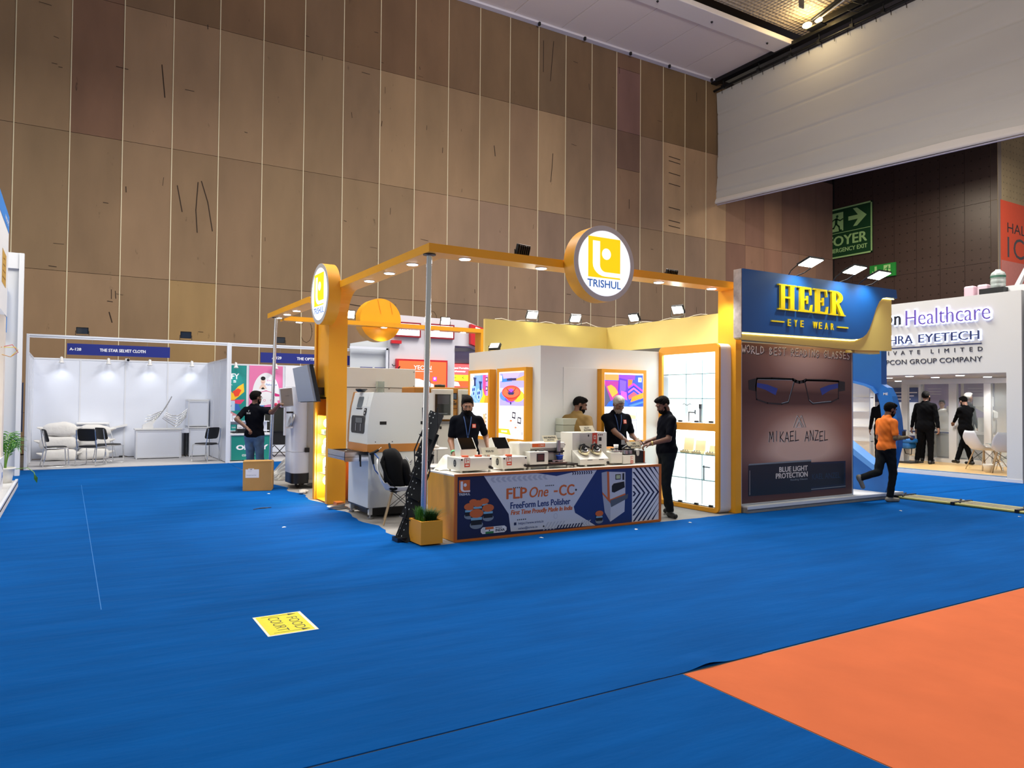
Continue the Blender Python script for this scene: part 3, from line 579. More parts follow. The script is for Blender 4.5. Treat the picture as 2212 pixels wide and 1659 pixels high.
f.poly(S([(.36, .9), (.6, .84), (.6, .3), (.45, .2), (.33, .35)]), cm('#5a2cd0'), 5); f.poly(S([(.38, .84), (.55, .8), (.54, .5), (.38, .42)]), cm('#7a58f0'), 6); f.poly(S([(.42, .5), (.56, .45), (.58, .2), (.4, .3)]), cm('#d05ae8'), 7)
f.poly(S([(.6, .85), (.72, .85), (.7, .65), (.6, .6)]), cm('#ee7a2c'), 5)
for k, (c_, o2) in enumerate((('#c63ad0', 0), ('#2b3ad0', .07), ('#f06ab0', .14), ('#3548e0', .2), ('#f05a70', .28))): f.poly(S([(.6, .62-o2), (.75, .75-o2), (1, .52-o2), (1, .45-o2), (.78, .62-o2), (.62, .5-o2)]), cm(c_), 6+k)
f.poly(S([(.7, .3), (1, .45), (1, .28), (.66, .14)]), cm('#ff9c20'), 12); f.poly(S([(.02, 0), (.1, .14), (.3, .28), (.45, .28), (.6, .1), (.6, 0)]), cm('#2a66ea'), 12)
f.poly(S([(.58, 0), (.6, .1), (1, .27), (1, 0)]), cm('#2052c8'), 13); f.poly(S([(.6, .04), (1, .18), (1, .12), (.7, .0)]), cm('#4d86f6'), 14); f.rect(.73, .80, .97, 1.04, cm('#ffffff', 1), 14); f.rect(.755, .785, .985, 1.025, cm('#ffc040', 1), 15)
f.poly([(.52, .46), (.7, .49), (.8, .46), (.8, .22), (.7, .16), (.56, .22), (.56, .44)], cm('#d8dae6'), 3); f.poly([(.52, .46), (.69, .44), (.69, .38), (.53, .40)], cm('#f6d9a0'), 4); f.line([(.7, .49), (.7, .16)], .004, cm('#8b8fa0', .4), 5); f.line([(.53, .37), (.8, .37)], .004, cm('#8b8fa0', .4), 5)
f.line([(.52, .46), (.7, .49), (.8, .46), (.8, .22), (.7, .16), (.56, .22)], .004, cm('#8b8fa0', .4), 5); mb.build('print', t)
# ---------------- tall lit display cabinet
t = thing('display_cabinet', 'tall white display cabinet with rounded orange front frame and glowing shelves', 'cabinet', (8.4, 8.4, 0))
CW = mat('cabinet_white', '#d6d5dc', .5); GLW = mat('cabinet_back_glow', '#eafcff', .5, emit=1.15, ecol='#e6f8fc')
def ring(outer, inner, axis, a0, a1, m, name, par):
    """flat frame between an outer outline and one or more holes, both given with the same point count or bridged by bands"""
    pass
y0, y1, H = 7.74, 9.04, 2.535
w = y1-y0
def band(mb, out, inn, a0, a1, m, P):
    n = len(out); vs = [P(*p, a0) for p in out]+[P(*p, a0) for p in inn]+[P(*p, a1) for p in out]+[P(*p, a1) for p in inn]
    fs = []
    for i in range(n):
        j = (i+1) % n; fs += [(i, j, n+j, n+i), (2*n+i, 3*n+i, 3*n+j, 2*n+j), (i, 2*n+i, 2*n+j, j), (n+i, n+j, 3*n+j, 3*n+i)]
    mb.add(vs, fs, m)
mb = MB(); P = lambda u, v, a: (a, y0+u, v)
band(mb, rrect(w, H, .08), rrect(w-.15, H-.19, .015, x=.075, y=.065), 8.271, 8.31, ORG, P); mb.box(8.272, 8.31, y0+.075, y1-.075, 1.215, 1.33, ORG); mb.build('front_frame', t)
mb = MB(); band(mb, rrect(w, H, .08), rrect(w-.04, H-.04, .07, x=.02, y=.02), 8.31, 8.53, CW, P); mb.build('carcass', t)
mb = MB(); mb.box(8.46, 8.53, y0+.03, y1-.03, .05, H-.05, GLW); mb.build('back_panel', t)
GS = mat('shelf_glass', '#cfe9e6', .05, trans=.7)
for z in (2.087, 1.705, .846, .46):
    mb = MB(); mb.box(8.32, 8.455, y0+.06, y1-.05, z-.005, z+.005, GS); mb.box(8.318, 8.322, y0+.06, y1-.05, z-.005, z+.005, mat('glass_edge', '#6f9896', .2)); mb.build('shelf', t)
for z in (.07, 1.335):
    for yy in (7.9, 8.2, 8.55):
        mb = MB(); mb.box(8.3, 8.33, yy, yy+.07, z, z+.03, BLK); mb.build('glass_clip', t)
for yy in (7.95, 8.25, 8.6):
    mb = MB(); mb.box(8.45, 8.46, yy, yy+.005, .07, 2.4, mat('panel_joint', '#9bb6b8', .5)); mb.build('joint', t)
for z in (2.44, 1.20):
    mb = MB(); mb.box(8.33, 8.35, y0+.09, y1-.09, z-.008, z, mat('led_strip_white', '#ffffff', .5, emit=30, ecol='#e8f8ff')); mb.build('led_strip', t)
for i, yy in enumerate((8.52, 8.27, 8.0)):
    tt = thing('sample_case', ('open pale wooden sample case, leftmost on the lower cabinet shelf', 'open pale wooden sample case, middle one on the lower cabinet shelf', 'open pale wooden sample case, rightmost on the lower cabinet shelf')[i], 'box', (8.38, yy, .852), group='open sample cases in the cabinet')
    WD = mat('pale_wood', '#e8d6a2', .5); s = (.2, .2, .16)[i]; hh = (.2, .17, .1)[i]
    mb = MB(); mb.box(8.34, 8.42, yy-s/2, yy+s/2, .852, .885, WD); mb.build('tray', tt, bevel=.003)
    mb = MB(); mb.hexa([(8.42, yy-s/2, .885), (8.44, yy-s/2, .885), (8.44, yy+s/2, .885), (8.42, yy+s/2, .885), (8.445, yy-s/2, .885+hh), (8.455, yy-s/2, .885+hh), (8.455, yy+s/2, .885+hh), (8.445, yy+s/2, .885+hh)], WD); mb.build('lid', tt)
    for k in range(3):
        mb = MB(); mb.cyl((8.36, yy-.05+.05*k, .885), (8.36, yy-.05+.05*k, .9), .012, STL, n=8); mb.build('tool', tt)
HW = mat('grey_hardware', '#6f7478', .4, .6)
for i, (yy, z, lab) in enumerate(((8.42, 1.5, 'small grey gauge stand on the middle glass shelf of the cabinet'), (8.2, 1.52, 'upright grey clamp on the middle glass shelf of the cabinet'), (8.5, 1.62, 'spectacle frame holder near the top of the middle cabinet bay'), (8.08, .62, 'small grey bar tool in the lower cabinet bay'))):
    mb = MB()
    if i == 0: mb.box(8.36, 8.38, yy-.1, yy+.04, 1.48, 1.5, HW); mb.box(8.36, 8.38, yy+.03, yy+.04, 1.34, 1.5, HW); mb.cyl((8.37, yy-.1, 1.46), (8.37, yy-.1, 1.53), .01, HW)
    if i == 1: mb.box(8.35, 8.38, yy-.012, yy+.012, 1.34, 1.62, HW); mb.box(8.35, 8.38, yy-.02, yy+.02, 1.55, 1.62, HW); mb.box(8.34, 8.4, yy-.05, yy+.05, 1.335, 1.345, HW)
    if i == 2:
        mb.tube([(8.38, yy+.1-.02*k, 1.61+.012*math.sin(k)) for k in range(10)], .006, HW, 6); mb.tube([(8.38, yy, 1.62), (8.38, yy, 1.335)], .003, HW, 5)
    if i == 3: mb.box(8.36, 8.38, yy-.07, yy+.07, .65, .665, HW); mb.box(8.36, 8.38, yy+.05, yy+.06, .465, .68, HW)
    single(mb, 'display_tool', lab, 'tool', (8.38, yy, {3: .465}.get(i, 1.335)))
# ================================================================ COUNTER AND THE THINGS ON IT
PG = mat('print_grey', '#cfd1d8', .6); PGD = mat('print_mid_grey', '#b4b8c4', .6); POR = mat('print_orange', '#d2672f', .6); PNV = mat('print_navy', '#0d1b46', .6)
PNV2 = mat('print_blue', '#14326e', .6); PWH = mat('print_white', '#e6e6ea', .6); PBK = mat('print_black', '#101218', .6); PGN = mat('print_green', '#2b7a45', .6)
ct = thing('counter', 'long white topped counter with orange edging and a navy printed front banner', 'counter', (3.87, 7.65, 0))
TOP = mat('counter_top_white', '#e2dfd6', .35)
mb = MB(); mb.box(3.87, 7.05, 7.66, 8.42, .755, .775, TOP); mb.build('worktop', ct, bevel=.003)
mb = MB(); mb.box(3.87, 3.89, 7.665, 8.42, .0, .755, mat('yellow_wood', '#e3a118', .4, noise=.1, nscale=3, stretch=(1, 6, 1))); mb.build('side_panel', ct)
mb = MB(); mb.box(7.03, 7.05, 7.665, 8.42, 0, .755, WHT); mb.build('side_panel', ct)
for a in ((3.865, 3.895, 7.65, 7.68, 0, .785), (7.02, 7.055, 7.65, 7.68, 0, .785), (3.895, 7.02, 7.65, 7.68, 0, .025), (3.895, 7.02, 7.65, 7.68, .755, .785)):
    mb = MB(); mb.box(*a, ORGD); mb.build('edge_trim', ct)
mb = MB(); mb.box(3.89, 7.03, 7.664, 7.68, .02, .76, PNV); f = F_front(mb, 3.87, 7.664); f.st = .0007
f.poly([(.379, .755), (1.095, .758), (1.43, .702), (1.816, .758), (2.077, .759), (1.702, .298), (1.722, .218), (2.051, .03), (.762, .06), (.729, .274)], PG, 1)
f.poly([(2.077, .759), (2.67, .759), (2.67, .02), (2.051, .03), (1.722, .218), (1.702, .298)], PNV2, 1); f.poly([(1.095, .758), (1.43, .702), (1.816, .758)], PNV2, 2)
for k in range(11):   # grey arrows
    a = .49+.075*k; f.poly([(a, .73), (a+.045, .73), (a+.02, .70), (a+.06, .665), (a+.02, .665), (a-.02, .70)], PGD, 2)
for k in range(9):
    a = 1.67+.037*k; f.poly([(a, .745), (a+.017, .745), (a+.03, .725), (a+.02, .705), (a+.003, .705), (a+.013, .725)], PNV, 3)
    a = 1.43+.046*k; f.poly([(a, .035), (a+.022, .035), (a+.052, .082), (a+.03, .082)], PNV, 3)
for k in range(6): a = 1.25+.05*k; f.poly([(a-.02, .035), (a, .035), (a+.07, .13), (a+.05, .13)], PGD, 2)
for k in range(4): a = 1.83+.04*k; f.poly([(a, .04), (a+.02, .04), (a-.01, .07), (a+.03, .11), (a+.01, .11), (a-.03, .07)], PGD, 2)
for a0, b0, n in ((.79, .587, 5), (1.265, .588, 5), (.852, .194, 5)):
    for k in range(n): f.poly([(a0+.028*k, b0+.01), (a0+.02+.028*k, b0), (a0+.028*k, b0-.01)], PBK, 3)
f.text('FLP', .70, .457, .285, .125, POR, 3, fat=.006); f.text('One', 1.03, .455, .275, .127, POR, 3, fat=.0035, shear=.25); f.rect(1.39, 1.45, .50, .522, POR, 3); f.text('CC', 1.475, .45, .23, .135, POR, 3, fat=.006); f.disc(1.735, .512, .014, .014, PBK, 3, 10)
f.text('FreeForm Lens Polisher', .755, .335, .89, .077, PNV2, 3, fat=.003); f.text('First Time Proudly Made In India', .762, .243, .915, .072, POR, 3, fat=.0035, shear=.2)
f.text('https://www.trivis.in', .867, .125, .37, .04, PNV2, 3, bold=.01); f.text('sales@trivis.in', .867, .068, .28, .036, PNV2, 3, bold=.01); f.rect(.805, .84, .131, .165, PNV, 3); f.disc(1.24, .085, .012, .012, PBK, 3, 8)
f.disc(1.42, .2, .03, .035, PGD, 2, 14); f.disc(1.42, .2, .024, .029, PG, 3, 14)
logo(f, .122, .642, .145, POR, PWH, 3, PWH)
def puck(a, b_, s, k=0):
    f.disc(a, b_-.13*s, .085*s, .045*s, mat('print_steel', '#7f8a95', .6), 3+k); f.rect(a-.07*s, a+.07*s, b_-.13*s, b_, PBK, 3.25+k); f.rect(a-.07*s, a+.07*s, b_-.075*s, b_-.045*s, mat('print_cyan', '#7fb0c8', .6), 3.5+k); f.disc(a, b_, .088*s, .05*s, POR, 3.75+k)
for k, (a, b_, s) in enumerate(((.39, .452, .7), (.24, .455, .6), (.192, .40, .85), (.3, .43, .8), (.441, .368, .9), (.283, .315, 1.05), (2.111, .182, .75))): puck(a, b_, s, k)
f.poly([(.4-.03, .142), (.67, .142), (.7, .12), (.7, .085), (.67, .063), (.37, .063), (.345, .085), (.345, .12)], PWH, 4); f.disc(.39, .103, .03, .03, PG, 5)
f.rect(.405, .52, .112, .14, POR, 5); f.rect(.405, .52, .088, .112, PWH, 6); f.rect(.408, .52, .062, .088, PGN, 5); f.disc(.462, .1, .009, .009, PNV, 7, 8); f.text('INDIA', .545, .078, .13, .032, PNV, 6, bold=.03); f.text('MADE IN', .545, .118, .09, .014, PNV, 6, bold=.01)
# machine picture
PM = mat('print_machine', '#c9cbd4', .6); PM2 = mat('print_machine_shade', '#a9adba', .6)
f.poly([(2.148, .712), (2.24, .725), (2.272, .72), (2.552, .703), (2.552, .40), (2.3, .33), (2.16, .461)], PM, 3); f.poly([(2.148, .712), (2.24, .725), (2.25, .33), (2.16, .461)], PM2, 4)
f.poly([(2.238, .725), (2.272, .72), (2.29, .33), (2.25, .34)], POR, 5); f.poly([(2.16, .46), (2.28, .35), (2.552, .42), (2.552, .385), (2.3, .30), (2.162, .43)], POR, 6)
f.poly([(2.165, .43), (2.3, .30), (2.548, .375), (2.538, .175), (2.297, .059), (2.203, .191)], PM, 4); f.poly([(2.165, .43), (2.3, .30), (2.297, .059), (2.203, .191)], PM2, 5)
f.poly([(2.29, .34), (2.6, .41), (2.59, .35), (2.31, .25)], mat('print_tray', '#59606a', .6), 7); f.poly([(2.32, .53), (2.35, .56), (2.53, .58), (2.54, .50), (2.36, .44), (2.32, .45)], PBK, 7); f.rect(2.38, 2.47, .61, .68, PBK, 7); f.rect(2.39, 2.46, .62, .67, mat('print_lcd', '#b9c39a', .6), 8); f.rect(2.50, 2.53, .6, .69, PBK, 7)
# chevron field
f.poly([(2.67, .759), (3.163, .759), (3.163, .02), (2.67, .02)], PWH, 2)
for k in range(-5, 8):
    s_ = .083*k
    for sg in (1, -1):
        ap = (2.69+s_+.1, .405)
        def clip(p, q):   # segment of a stripe clipped to the field
            out = [];
            for (x0, z0), (x1, z1) in ((p, q),):
                t0, t1 = 0, 1
                for lo, hi, c0, d in ((2.675, 3.16, x0, x1-x0), (.03, .752, z0, z1-z0)):
                    if abs(d) < 1e-9: continue
                    a_, b_ = sorted(((lo-c0)/d, (hi-c0)/d)); t0 = max(t0, a_); t1 = min(t1, b_)
                if t1 > t0+.02: out = [(x0+(x1-x0)*t0, z0+(z1-z0)*t0), (x0+(x1-x0)*t1, z0+(z1-z0)*t1)]
            return out
        c1 = clip(ap, (ap[0]-.40, .405+sg*.42)); 
        if len(c1) == 2:
            (x0, z0), (x1, z1) = c1; f.poly([(x0, z0), (x0+.034 if x0+.034 < 3.163 else 3.163, z0), (x1+.034, z1), (x1, z1)], PNV, 3)
mb.build('banner_print', ct)
# --- devices
CREAM = mat('cream_enamel', '#dfdcd0', .35); CREAM2 = mat('grey_enamel', '#bdb9b0', .4); RED = mat('red_label', '#c4402a', .5); FEET = BLK
def label_tag(f, a, b_, w, h):
    f.rect(a, a+w, b_, b_+h, RED, 1); f.rect(a+w*.08, a+w*.92, b_+h*.4, b_+h*.95, CREAM, 2); f.rect(a+w*.3, a+w*.42, b_+h*.5, b_+h*.88, RED, 3); f.disc(a+w*.65, b_+h*.7, w*.1, w*.1, RED, 3, 8); f.rect(a+w*.2, a+w*.8, b_+h*.14, b_+h*.26, CREAM, 2)
def fog_box(name, label, x, y, w, d, h, mon):
    t = thing(name, label, 'machine', (x, y, .775)); z0 = .80
    mb = MB(); mb.box(x, x+w, y, y+d, z0, z0+h, CREAM); f = F_front(mb, x, y, z0); mb.build('housing', t, bevel=.008)
    mb = MB(); f = F_front(mb, x, y-.0005, z0); label_tag(f, .055, .045, .075, .115); mb.build('label', t)
    for px, py in ((x+.02, y+.02), (x+w-.03, y+.02), (x+.02, y+d-.03), (x+w-.03, y+d-.03)):
        mb = MB(); mb.box(px, px+.02, py, py+.02, .775, z0, CREAM); mb.build('foot', t)
    mb = MB(); f = F_left(mb, x-.001, y+d, z0); f.disc(d*.6, h*.55, .036, .045, BLK, 1); f.disc(d*.6, h*.55, .022, .028, mat('fan_grey', '#8b8d8c', .4), 2, 8); f.line([(d*.6-.03, h*.55), (d*.6+.03, h*.55)], .006, BLK, 3); f.line([(d*.6, h*.55-.036), (d*.6, h*.55+.036)], .006, BLK, 3); mb.build('fan_grille', t)
    for k in ((.3, .72) if w > .4 else (.45,)):
        mb = MB(); mb.box(x+w*k-.045, x+w*k+.035, y+.1, y+.16, z0+h, z0+h+.022, mat('orange_switch', '#d9532a', .4)); mb.build('switch', t, bevel=.006)
        mb = MB(); mb.tube([(x+w*k-.05, y+.13, z0+h+.01), (x+w*k-.08, y+.13, z0+h+.005)], .006, WHT, 5); mb.build('nozzle', t)
    for px, pz in ((.02, h-.02), (w-.025, h-.02)):
        mb = MB(); mb.cyl((x+px, y-.006, z0+pz), (x+px, y, z0+pz), .011, BLK, n=8); mb.build('knob', t)
    mb = MB(); mb.cyl((x+w-.035, y-.02, z0+.035), (x+w-.035, y, z0+.035), .018, BLK, n=8); mb.cyl((x+w-.01, y-.012, z0+.025), (x+w-.01, y, z0+.025), .016, BLK, n=8); mb.build('power_plug', t)
    # leaning screen
    mx, my = mon; T = Matrix.Translation((mx, my, z0+h)) @ Matrix.Rotation(R(6), 4, 'Z') @ Matrix.Rotation(R(-22), 4, 'X')
    q = MB(); q.T = T; q.prism([(-.0, .0), (.10, .0), (.10, .10), (.05, .245), (0, .245), (-.04, .08)], 'x', -.12, .12, CREAM); q.build('monitor_case', t, bevel=.006)
    q = MB(); q.T = T; a = Vector((0, -.04, .08)); b_ = Vector((0, 0, .245)); nrm = Vector((0, -(b_.z-a.z), (b_.y-a.y))).normalized()
    q.add([tuple(Vector((s, 0, 0))+p+nrm*.002) for s, p in ((-.108, a+(b_-a)*.0), (.108, a+(b_-a)*.0), (.108, a+(b_-a)*.99), (-.108, a+(b_-a)*.99))], [(0, 1, 2, 3)], mat('black_screen', '#08090b', .12)); q.build('screen', t)
fog_box('fog_marker', 'cream box machine nearest the planter, black screen on top', 4.03, 7.85, .44, .36, .155, (4.25, 8.06))
fog_box('fog_marker', 'cream box machine second from the left on the counter, black screen on top', 4.62, 7.85, .36, .33, .15, (4.75, 8.08))
def table_sign(txt, x, y, z, w, h, label, stand='counter'):
    t = thing('table_sign', label, 'sign', (x, y, z)); PL = mat('ivory_card', '#dcd3b6', .5); lean = .03
    mb = MB(); mb.hexa([(x, y, z), (x+w, y+.012, z), (x+w, y+.016, z), (x, y+.004, z), (x-.02, y+lean, z+h), (x+w-.02, y+lean+.012, z+h), (x+w-.02, y+lean+.016, z+h), (x-.02, y+lean+.004, z+h)], PL); mb.build('card', t)
    mb = MB(); f = Face(mb, (x-.002, y-.001, z), (w, .012, 0), (0, -1, .25), (-.02, lean, h)); L = math.hypot(lean, h)
    n = len(txt)
    for i, s in enumerate(txt):
        hh = L*.26; ww = min(w*.82, len(s)*hh*.78); f.text(s, (w-ww)/2, L*(.5 if n == 1 else .56-.38*i)-(hh/2 if n == 1 else 0), ww, hh, PBK, 2, bold=.03)
    mb.build('lettering', t)
    mb = MB(); mb.hexa([(x, y+.002, z), (x+w, y+.012, z), (x+w, y+.09, z), (x, y+.08, z), (x, y+.002, z+.003), (x+w, y+.012, z+.003), (x+w, y+.09, z+.003), (x, y+.08, z+.003)], PL); mb.build('foot', t)
table_sign(['FOG ID'], 4.385, 7.93, .978, .235, .088, 'small ivory FOG ID sign between the two screens')
table_sign(['PAD PRINTING', '(AUTO)'], 5.37, 8.05, 1.105, .235, .088, 'small ivory PAD PRINTING (AUTO) sign on the cream printing machine')
table_sign(['ALLOY', 'BLOCKER'], 6.03, 8.12, 1.226, .24, .085, 'small ivory ALLOY BLOCKER sign on top of the tall cream machine')
# pad printing machine
t = thing('pad_printing_machine', 'long cream pad printing machine with a blue pad in the middle of the counter', 'machine', (5.0, 7.86, .775))
mb = MB(); mb.box(4.97, 5.78, 7.86, 8.12, .81, .832, BLKM); mb.build('base_plate', t)
for px in (5.02, 5.3, 5.62, 5.74):
    mb = MB(); mb.box(px, px+.03, 7.88, 7.91, .775, .81, CREAM); mb.build('foot', t)
mb = MB(); mb.box(4.95, 5.13, 8.0, 8.28, .832, 1.115, CREAM); mb.build('left_column', t, bevel=.02)
mb = MB(); mb.box(5.13, 5.66, 8.03, 8.28, .832, 1.03, CREAM2); mb.build('back_body', t, bevel=.004)
mb = MB(); mb.box(5.12, 5.66, 7.99, 8.28, 1.03, 1.105, CREAM); mb.build('top_body', t, bevel=.012)
mb = MB(); f = F_front(mb, 5.14, 7.989, 1.05); f.rect(0, .2, .0, .045, mat('orange_label', '#dd5f23', .5), 1); f.text('1 2ND', .105, .01, .08, .026, CREAM, 2); mb.build('label', t)
mb = MB(); mb.box(5.03, 5.31, 7.865, 8.03, .835, 1.0, CREAM); mb.build('control_box', t, bevel=.006)
mb = MB(); f = F_front(mb, 5.03, 7.864, .835); f.rect(.10, .22, .035, .14, BLK, 1); f.rect(.115, .205, .055, .128, mat('dim_display', '#4c2f34', .2), 2); mb.build('display', t)
mb = MB(); mb.box(5.17, 5.19, 7.95, 7.97, 1.0, 1.012, BLK); mb.tube([(5.22, 7.95, 1.008), (5.28, 7.93, 1.008)], .009, BLK, 6); mb.build('switch', t)
for z, x0, x1 in ((.985, 5.35, 5.66), (.862, 5.35, 5.58)):
    mb = MB(); mb.box(x0, x1, 8.005, 8.03, z-.011, z+.011, BLK); mb.build('slide_rail', t)
mb = MB(); mb.cyl((5.55, 7.985, .96), (5.55, 7.985, 1.13), .028, STL); mb.cyl((5.52, 7.96, 1.0), (5.52, 7.96, 1.13), .009, STL, n=8); mb.box(5.50, 5.6, 7.95, 8.02, .965, .985, BLK); mb.build('cylinder', t)
mb = MB(); mb.lathe([(0, -.04), (.02, -.038), (.042, -.012), (.045, .02), (.052, .022), (.052, .034), (.01, .036), (.01, .06)], (5.555, 7.965, .905), mat('blue_pad', '#1c45a8', .4), 14); mb.build('blue_pad', t)
mb = MB(); mb.box(5.36, 5.62, 7.88, 7.98, .835, .85, mat('brown_tray', '#6e5550', .4)); mb.cyl((5.44, 7.93, .85), (5.44, 7.93, .87), .02, STL); mb.cyl((5.52, 7.93, .85), (5.52, 7.93, .868), .016, STL); mb.box(5.4, 5.6, 7.90, 7.91, .87, .88, STL); mb.build('work_tray', t)
mb = MB(); mb.box(5.62, 5.67, 8.0, 8.02, 1.06, 1.08, BLK); mb.build('connector', t)
# alloy blocker
t = thing('alloy_blocker', 'tall cream alloy blocker with two chrome clamps and a red stripe', 'machine', (5.85, 7.87, .775))
mb = MB(); mb.box(5.83, 6.42, 8.06, 8.34, .79, 1.225, CREAM); mb.build('tower', t, bevel=.006)
mb = MB(); f = F_front(mb, 5.83, 8.059, .79); f.rect(.12, .34, .08, .42, CREAM2, 1); f.rect(.335, .42, .03, .425, RED, 2); f.text('2000', .355, .2, .03, .11, CREAM, 3, bold=.02); f.rect(.36, .395, .34, .39, CREAM, 3); f.rect(.368, .387, .35, .38, RED, 4); f.disc(.27, .39, .012, .018, BLK, 2, 10)
for k in range(3): f.rect(.45, .495, .315-.1*k, .365-.1*k, BLK, 2); f.disc(.445+.03*k, .398, .01, .01, mat('dark_red_knob', '#5c1f26', .4), 2, 10)
mb.build('front_panel', t)
mb = MB(); mb.hexa([(5.83, 7.88, .80), (6.31, 7.88, .80), (6.31, 8.08, .80), (5.83, 8.08, .80), (5.83, 7.88, .875), (6.31, 7.88, .875), (6.31, 8.08, 1.0), (5.83, 8.08, 1.0)], CREAM); mb.build('sloped_deck', t, bevel=.004)
for px in (5.92, 6.25):
    mb = MB(); mb.box(px, px+.03, 7.89, 7.92, .775, .80, CREAM); mb.build('foot', t)
mb = MB(); mb.tube([(5.95, 7.875, .865), (6.03, 7.875, .865)], .004, BLK, 5); mb.tube([(6.14, 7.875, .865), (6.22, 7.875, .865)], .004, BLK, 5); mb.cyl((6.29, 7.86, .82), (6.29, 7.88, .82), .018, BLK); mb.build('controls', t)
for px in (5.97, 6.17):
    T = Matrix.Translation((px, 7.985, .975)) @ Matrix.Rotation(R(30), 4, 'X')
    q = MB(); q.T = T; q.cyl((0, 0, -.012), (0, 0, .016), .078, mat('polished_clamp', '#d9cfae', .12, 1), n=24); q.cyl((.0, 0, .016), (.0, 0, .03), .05, STL, n=16); q.build('clamp_plate', t)
    q = MB(); q.T = T; q.tube([(-.075, .02, .02), (-.06, .05, .06), (-.01, .06, .075), (.04, .05, .05), (.09, .02, .04)], .013, BLK, 8); q.tube([(-.01, .0, .03), (0, .05, .085)], .018, BLK, 8); q.box(-.02, .03, -.02, .05, .02, .05, BLK); q.build('clamp_lever', t)
# tape applicator
t = thing('tape_applicator', 'cream tape applicator with black knobs at the right end of the counter', 'machine', (6.35, 7.9, .775))
mb = MB(); mb.hexa([(6.40, 7.94, .80), (6.575, 7.91, .80), (6.575, 8.2, .80), (6.40, 8.2, .80), (6.40, 7.94, .945), (6.575, 7.91, .94), (6.575, 8.2, .955), (6.40, 8.2, .955)], CREAM); mb.build('housing', t, bevel=.005)
mb = MB(); mb.box(6.585, 6.80, 7.905, 8.1, .785, .905, CREAM); mb.build('side_housing', t, bevel=.005)
mb = MB(); f = F_front(mb, 6.70, 7.904, .79); label_tag(f, .015, .0, .05, .1); mb.build('label', t)
mb = MB(); mb.box(6.63, 6.8, 7.92, 8.05, .905, .918, BLK); mb.cyl((6.68, 7.98, .918), (6.68, 7.98, .965), .05, STL, n=20); mb.cyl((6.765, 7.98, .918), (6.765, 7.98, .96), .035, STL, n=20); mb.build('roller', t)
for px, py in ((6.47, 8.0), (6.555, 8.02)):
    mb = MB(); mb.cyl((px, py, .955), (px, py, .985), .008, STL, n=8); mb.cyl((px, py, .985), (px, py, 1.0), .026, BLK); mb.build('knob', t)
mb = MB(); mb.box(6.46, 6.62, 7.95, 8.06, .955, .965, STL); mb.build('slide', t)
mb = MB(); mb.tube([(6.63, 7.98, .99), (6.7, 7.97, 1.03), (6.78, 7.99, .995)], .016, BLK, 8); mb.build('lever', t)
mb = MB(); mb.box(6.74, 6.98, 8.02, 8.12, .965, .985, BLK); mb.box(6.95, 6.98, 8.05, 8.1, .775, .965, BLK); mb.build('sign_bracket', t)
table_sign(['TAPE', 'APPLICATOR'], 6.79, 8.03, .986, .25, .095, 'small ivory TAPE APPLICATOR sign at the right end of the counter')
mb = MB(); mb.lathe([(0, 0), (.028, 0), (.036, .085), (.032, .085), (.025, .01), (0, .01)], (6.665, 8.16, .985-.03), WHT, 16); mb.box(6.62, 6.71, 8.12, 8.2, .775, .955, CREAM2)
single(mb, 'paper_cup', 'white paper cup standing left of the TAPE APPLICATOR sign', 'cup', (6.665, 8.16, .775))
t = thing('orange_tray_machine', 'small machine with an orange hood and pale angled flap behind the tape applicator', 'machine', (6.4, 8.28, .775))
mb = MB(); mb.box(6.43, 6.72, 8.26, 8.36, .775, 1.0, mat('orange_hood', '#d98324', .5)); mb.build('hood', t, bevel=.02)
mb = MB(); mb.prism([(6.44, .92), (6.47, .97), (6.7, .985), (6.72, .95), (6.66, .9), (6.52, .865)], 'y', 8.235, 8.255, mat('pale_flap', '#e0cfa6', .5)); mb.build('flap', t)
t = thing('black_tank', 'black box with an orange end and draped cloth at the far right of the counter', 'box', (6.95, 8.0, .775))
mb = MB(); mb.box(6.86, 7.02, 7.98, 8.2, .785, .955, BLK); mb.build('tank', t, bevel=.008)
mb = MB(); mb.box(7.022, 7.045, 7.98, 8.2, .785, .95, mat('rust_orange', '#a8481c', .5)); mb.build('end_panel', t)
mb = MB(); mb.box(6.83, 7.05, 7.96, 8.22, .775, .785, STL); mb.build('base', t)
mb = MB(); mb.ell((6.91, 7.975, .93), (.03, .012, .05), mat('clear_bag', '#b7b3aa', .3), 10, 8); mb.ell((6.93, 8.02, .965), (.06, .05, .02), mat('clear_bag', '#b7b3aa', .3), 10, 6); mb.build('cloth', t)
mb = MB(); mb.box(4.33, 4.46, 8.2, 8.27, .776, 1.0, WHT); mb.box(4.34, 4.45, 8.19, 8.2, .8, .98, WHT); single(mb, 'carton', 'small white carton behind the first black screen, next to the FOG ID sign', 'box', (4.4, 8.2, .775))
mb = MB(); vs = []; n = 14
for i in range(n+1):
    for j in range(n+1):
        u, v = i/n, j/n; vs.append((3.93+.42*u, 8.22+.2*v-.0, .778+.20*max(0, math.sin(u*3.1))**1.5*v*.9+.012*math.sin(9*u+5*v)))
mb.add(vs, [(i*(n+1)+j, (i+1)*(n+1)+j, (i+1)*(n+1)+j+1, i*(n+1)+j+1) for i in range(n) for j in range(n)], mat('plastic_sheet', '#dad6c6', .35), True)
single(mb, 'plastic_sheet', 'crumpled pale plastic sheet behind the leftmost cream machine', 'sheet', (4.1, 8.3, .776))
for i, (x, y) in enumerate(((4.98, 8.2), (5.02, 8.18))):
    mb = MB(); mb.box(x-.14, x+.12, y-.06, y+.06, .776+.012*i, .786+.012*i, WHT); single(mb, 'paper_pad', ('pad of white paper on the counter behind the second box machine', 'upper white paper sheet behind the second box machine')[i], 'paper', (x, y, .776+.012*i))
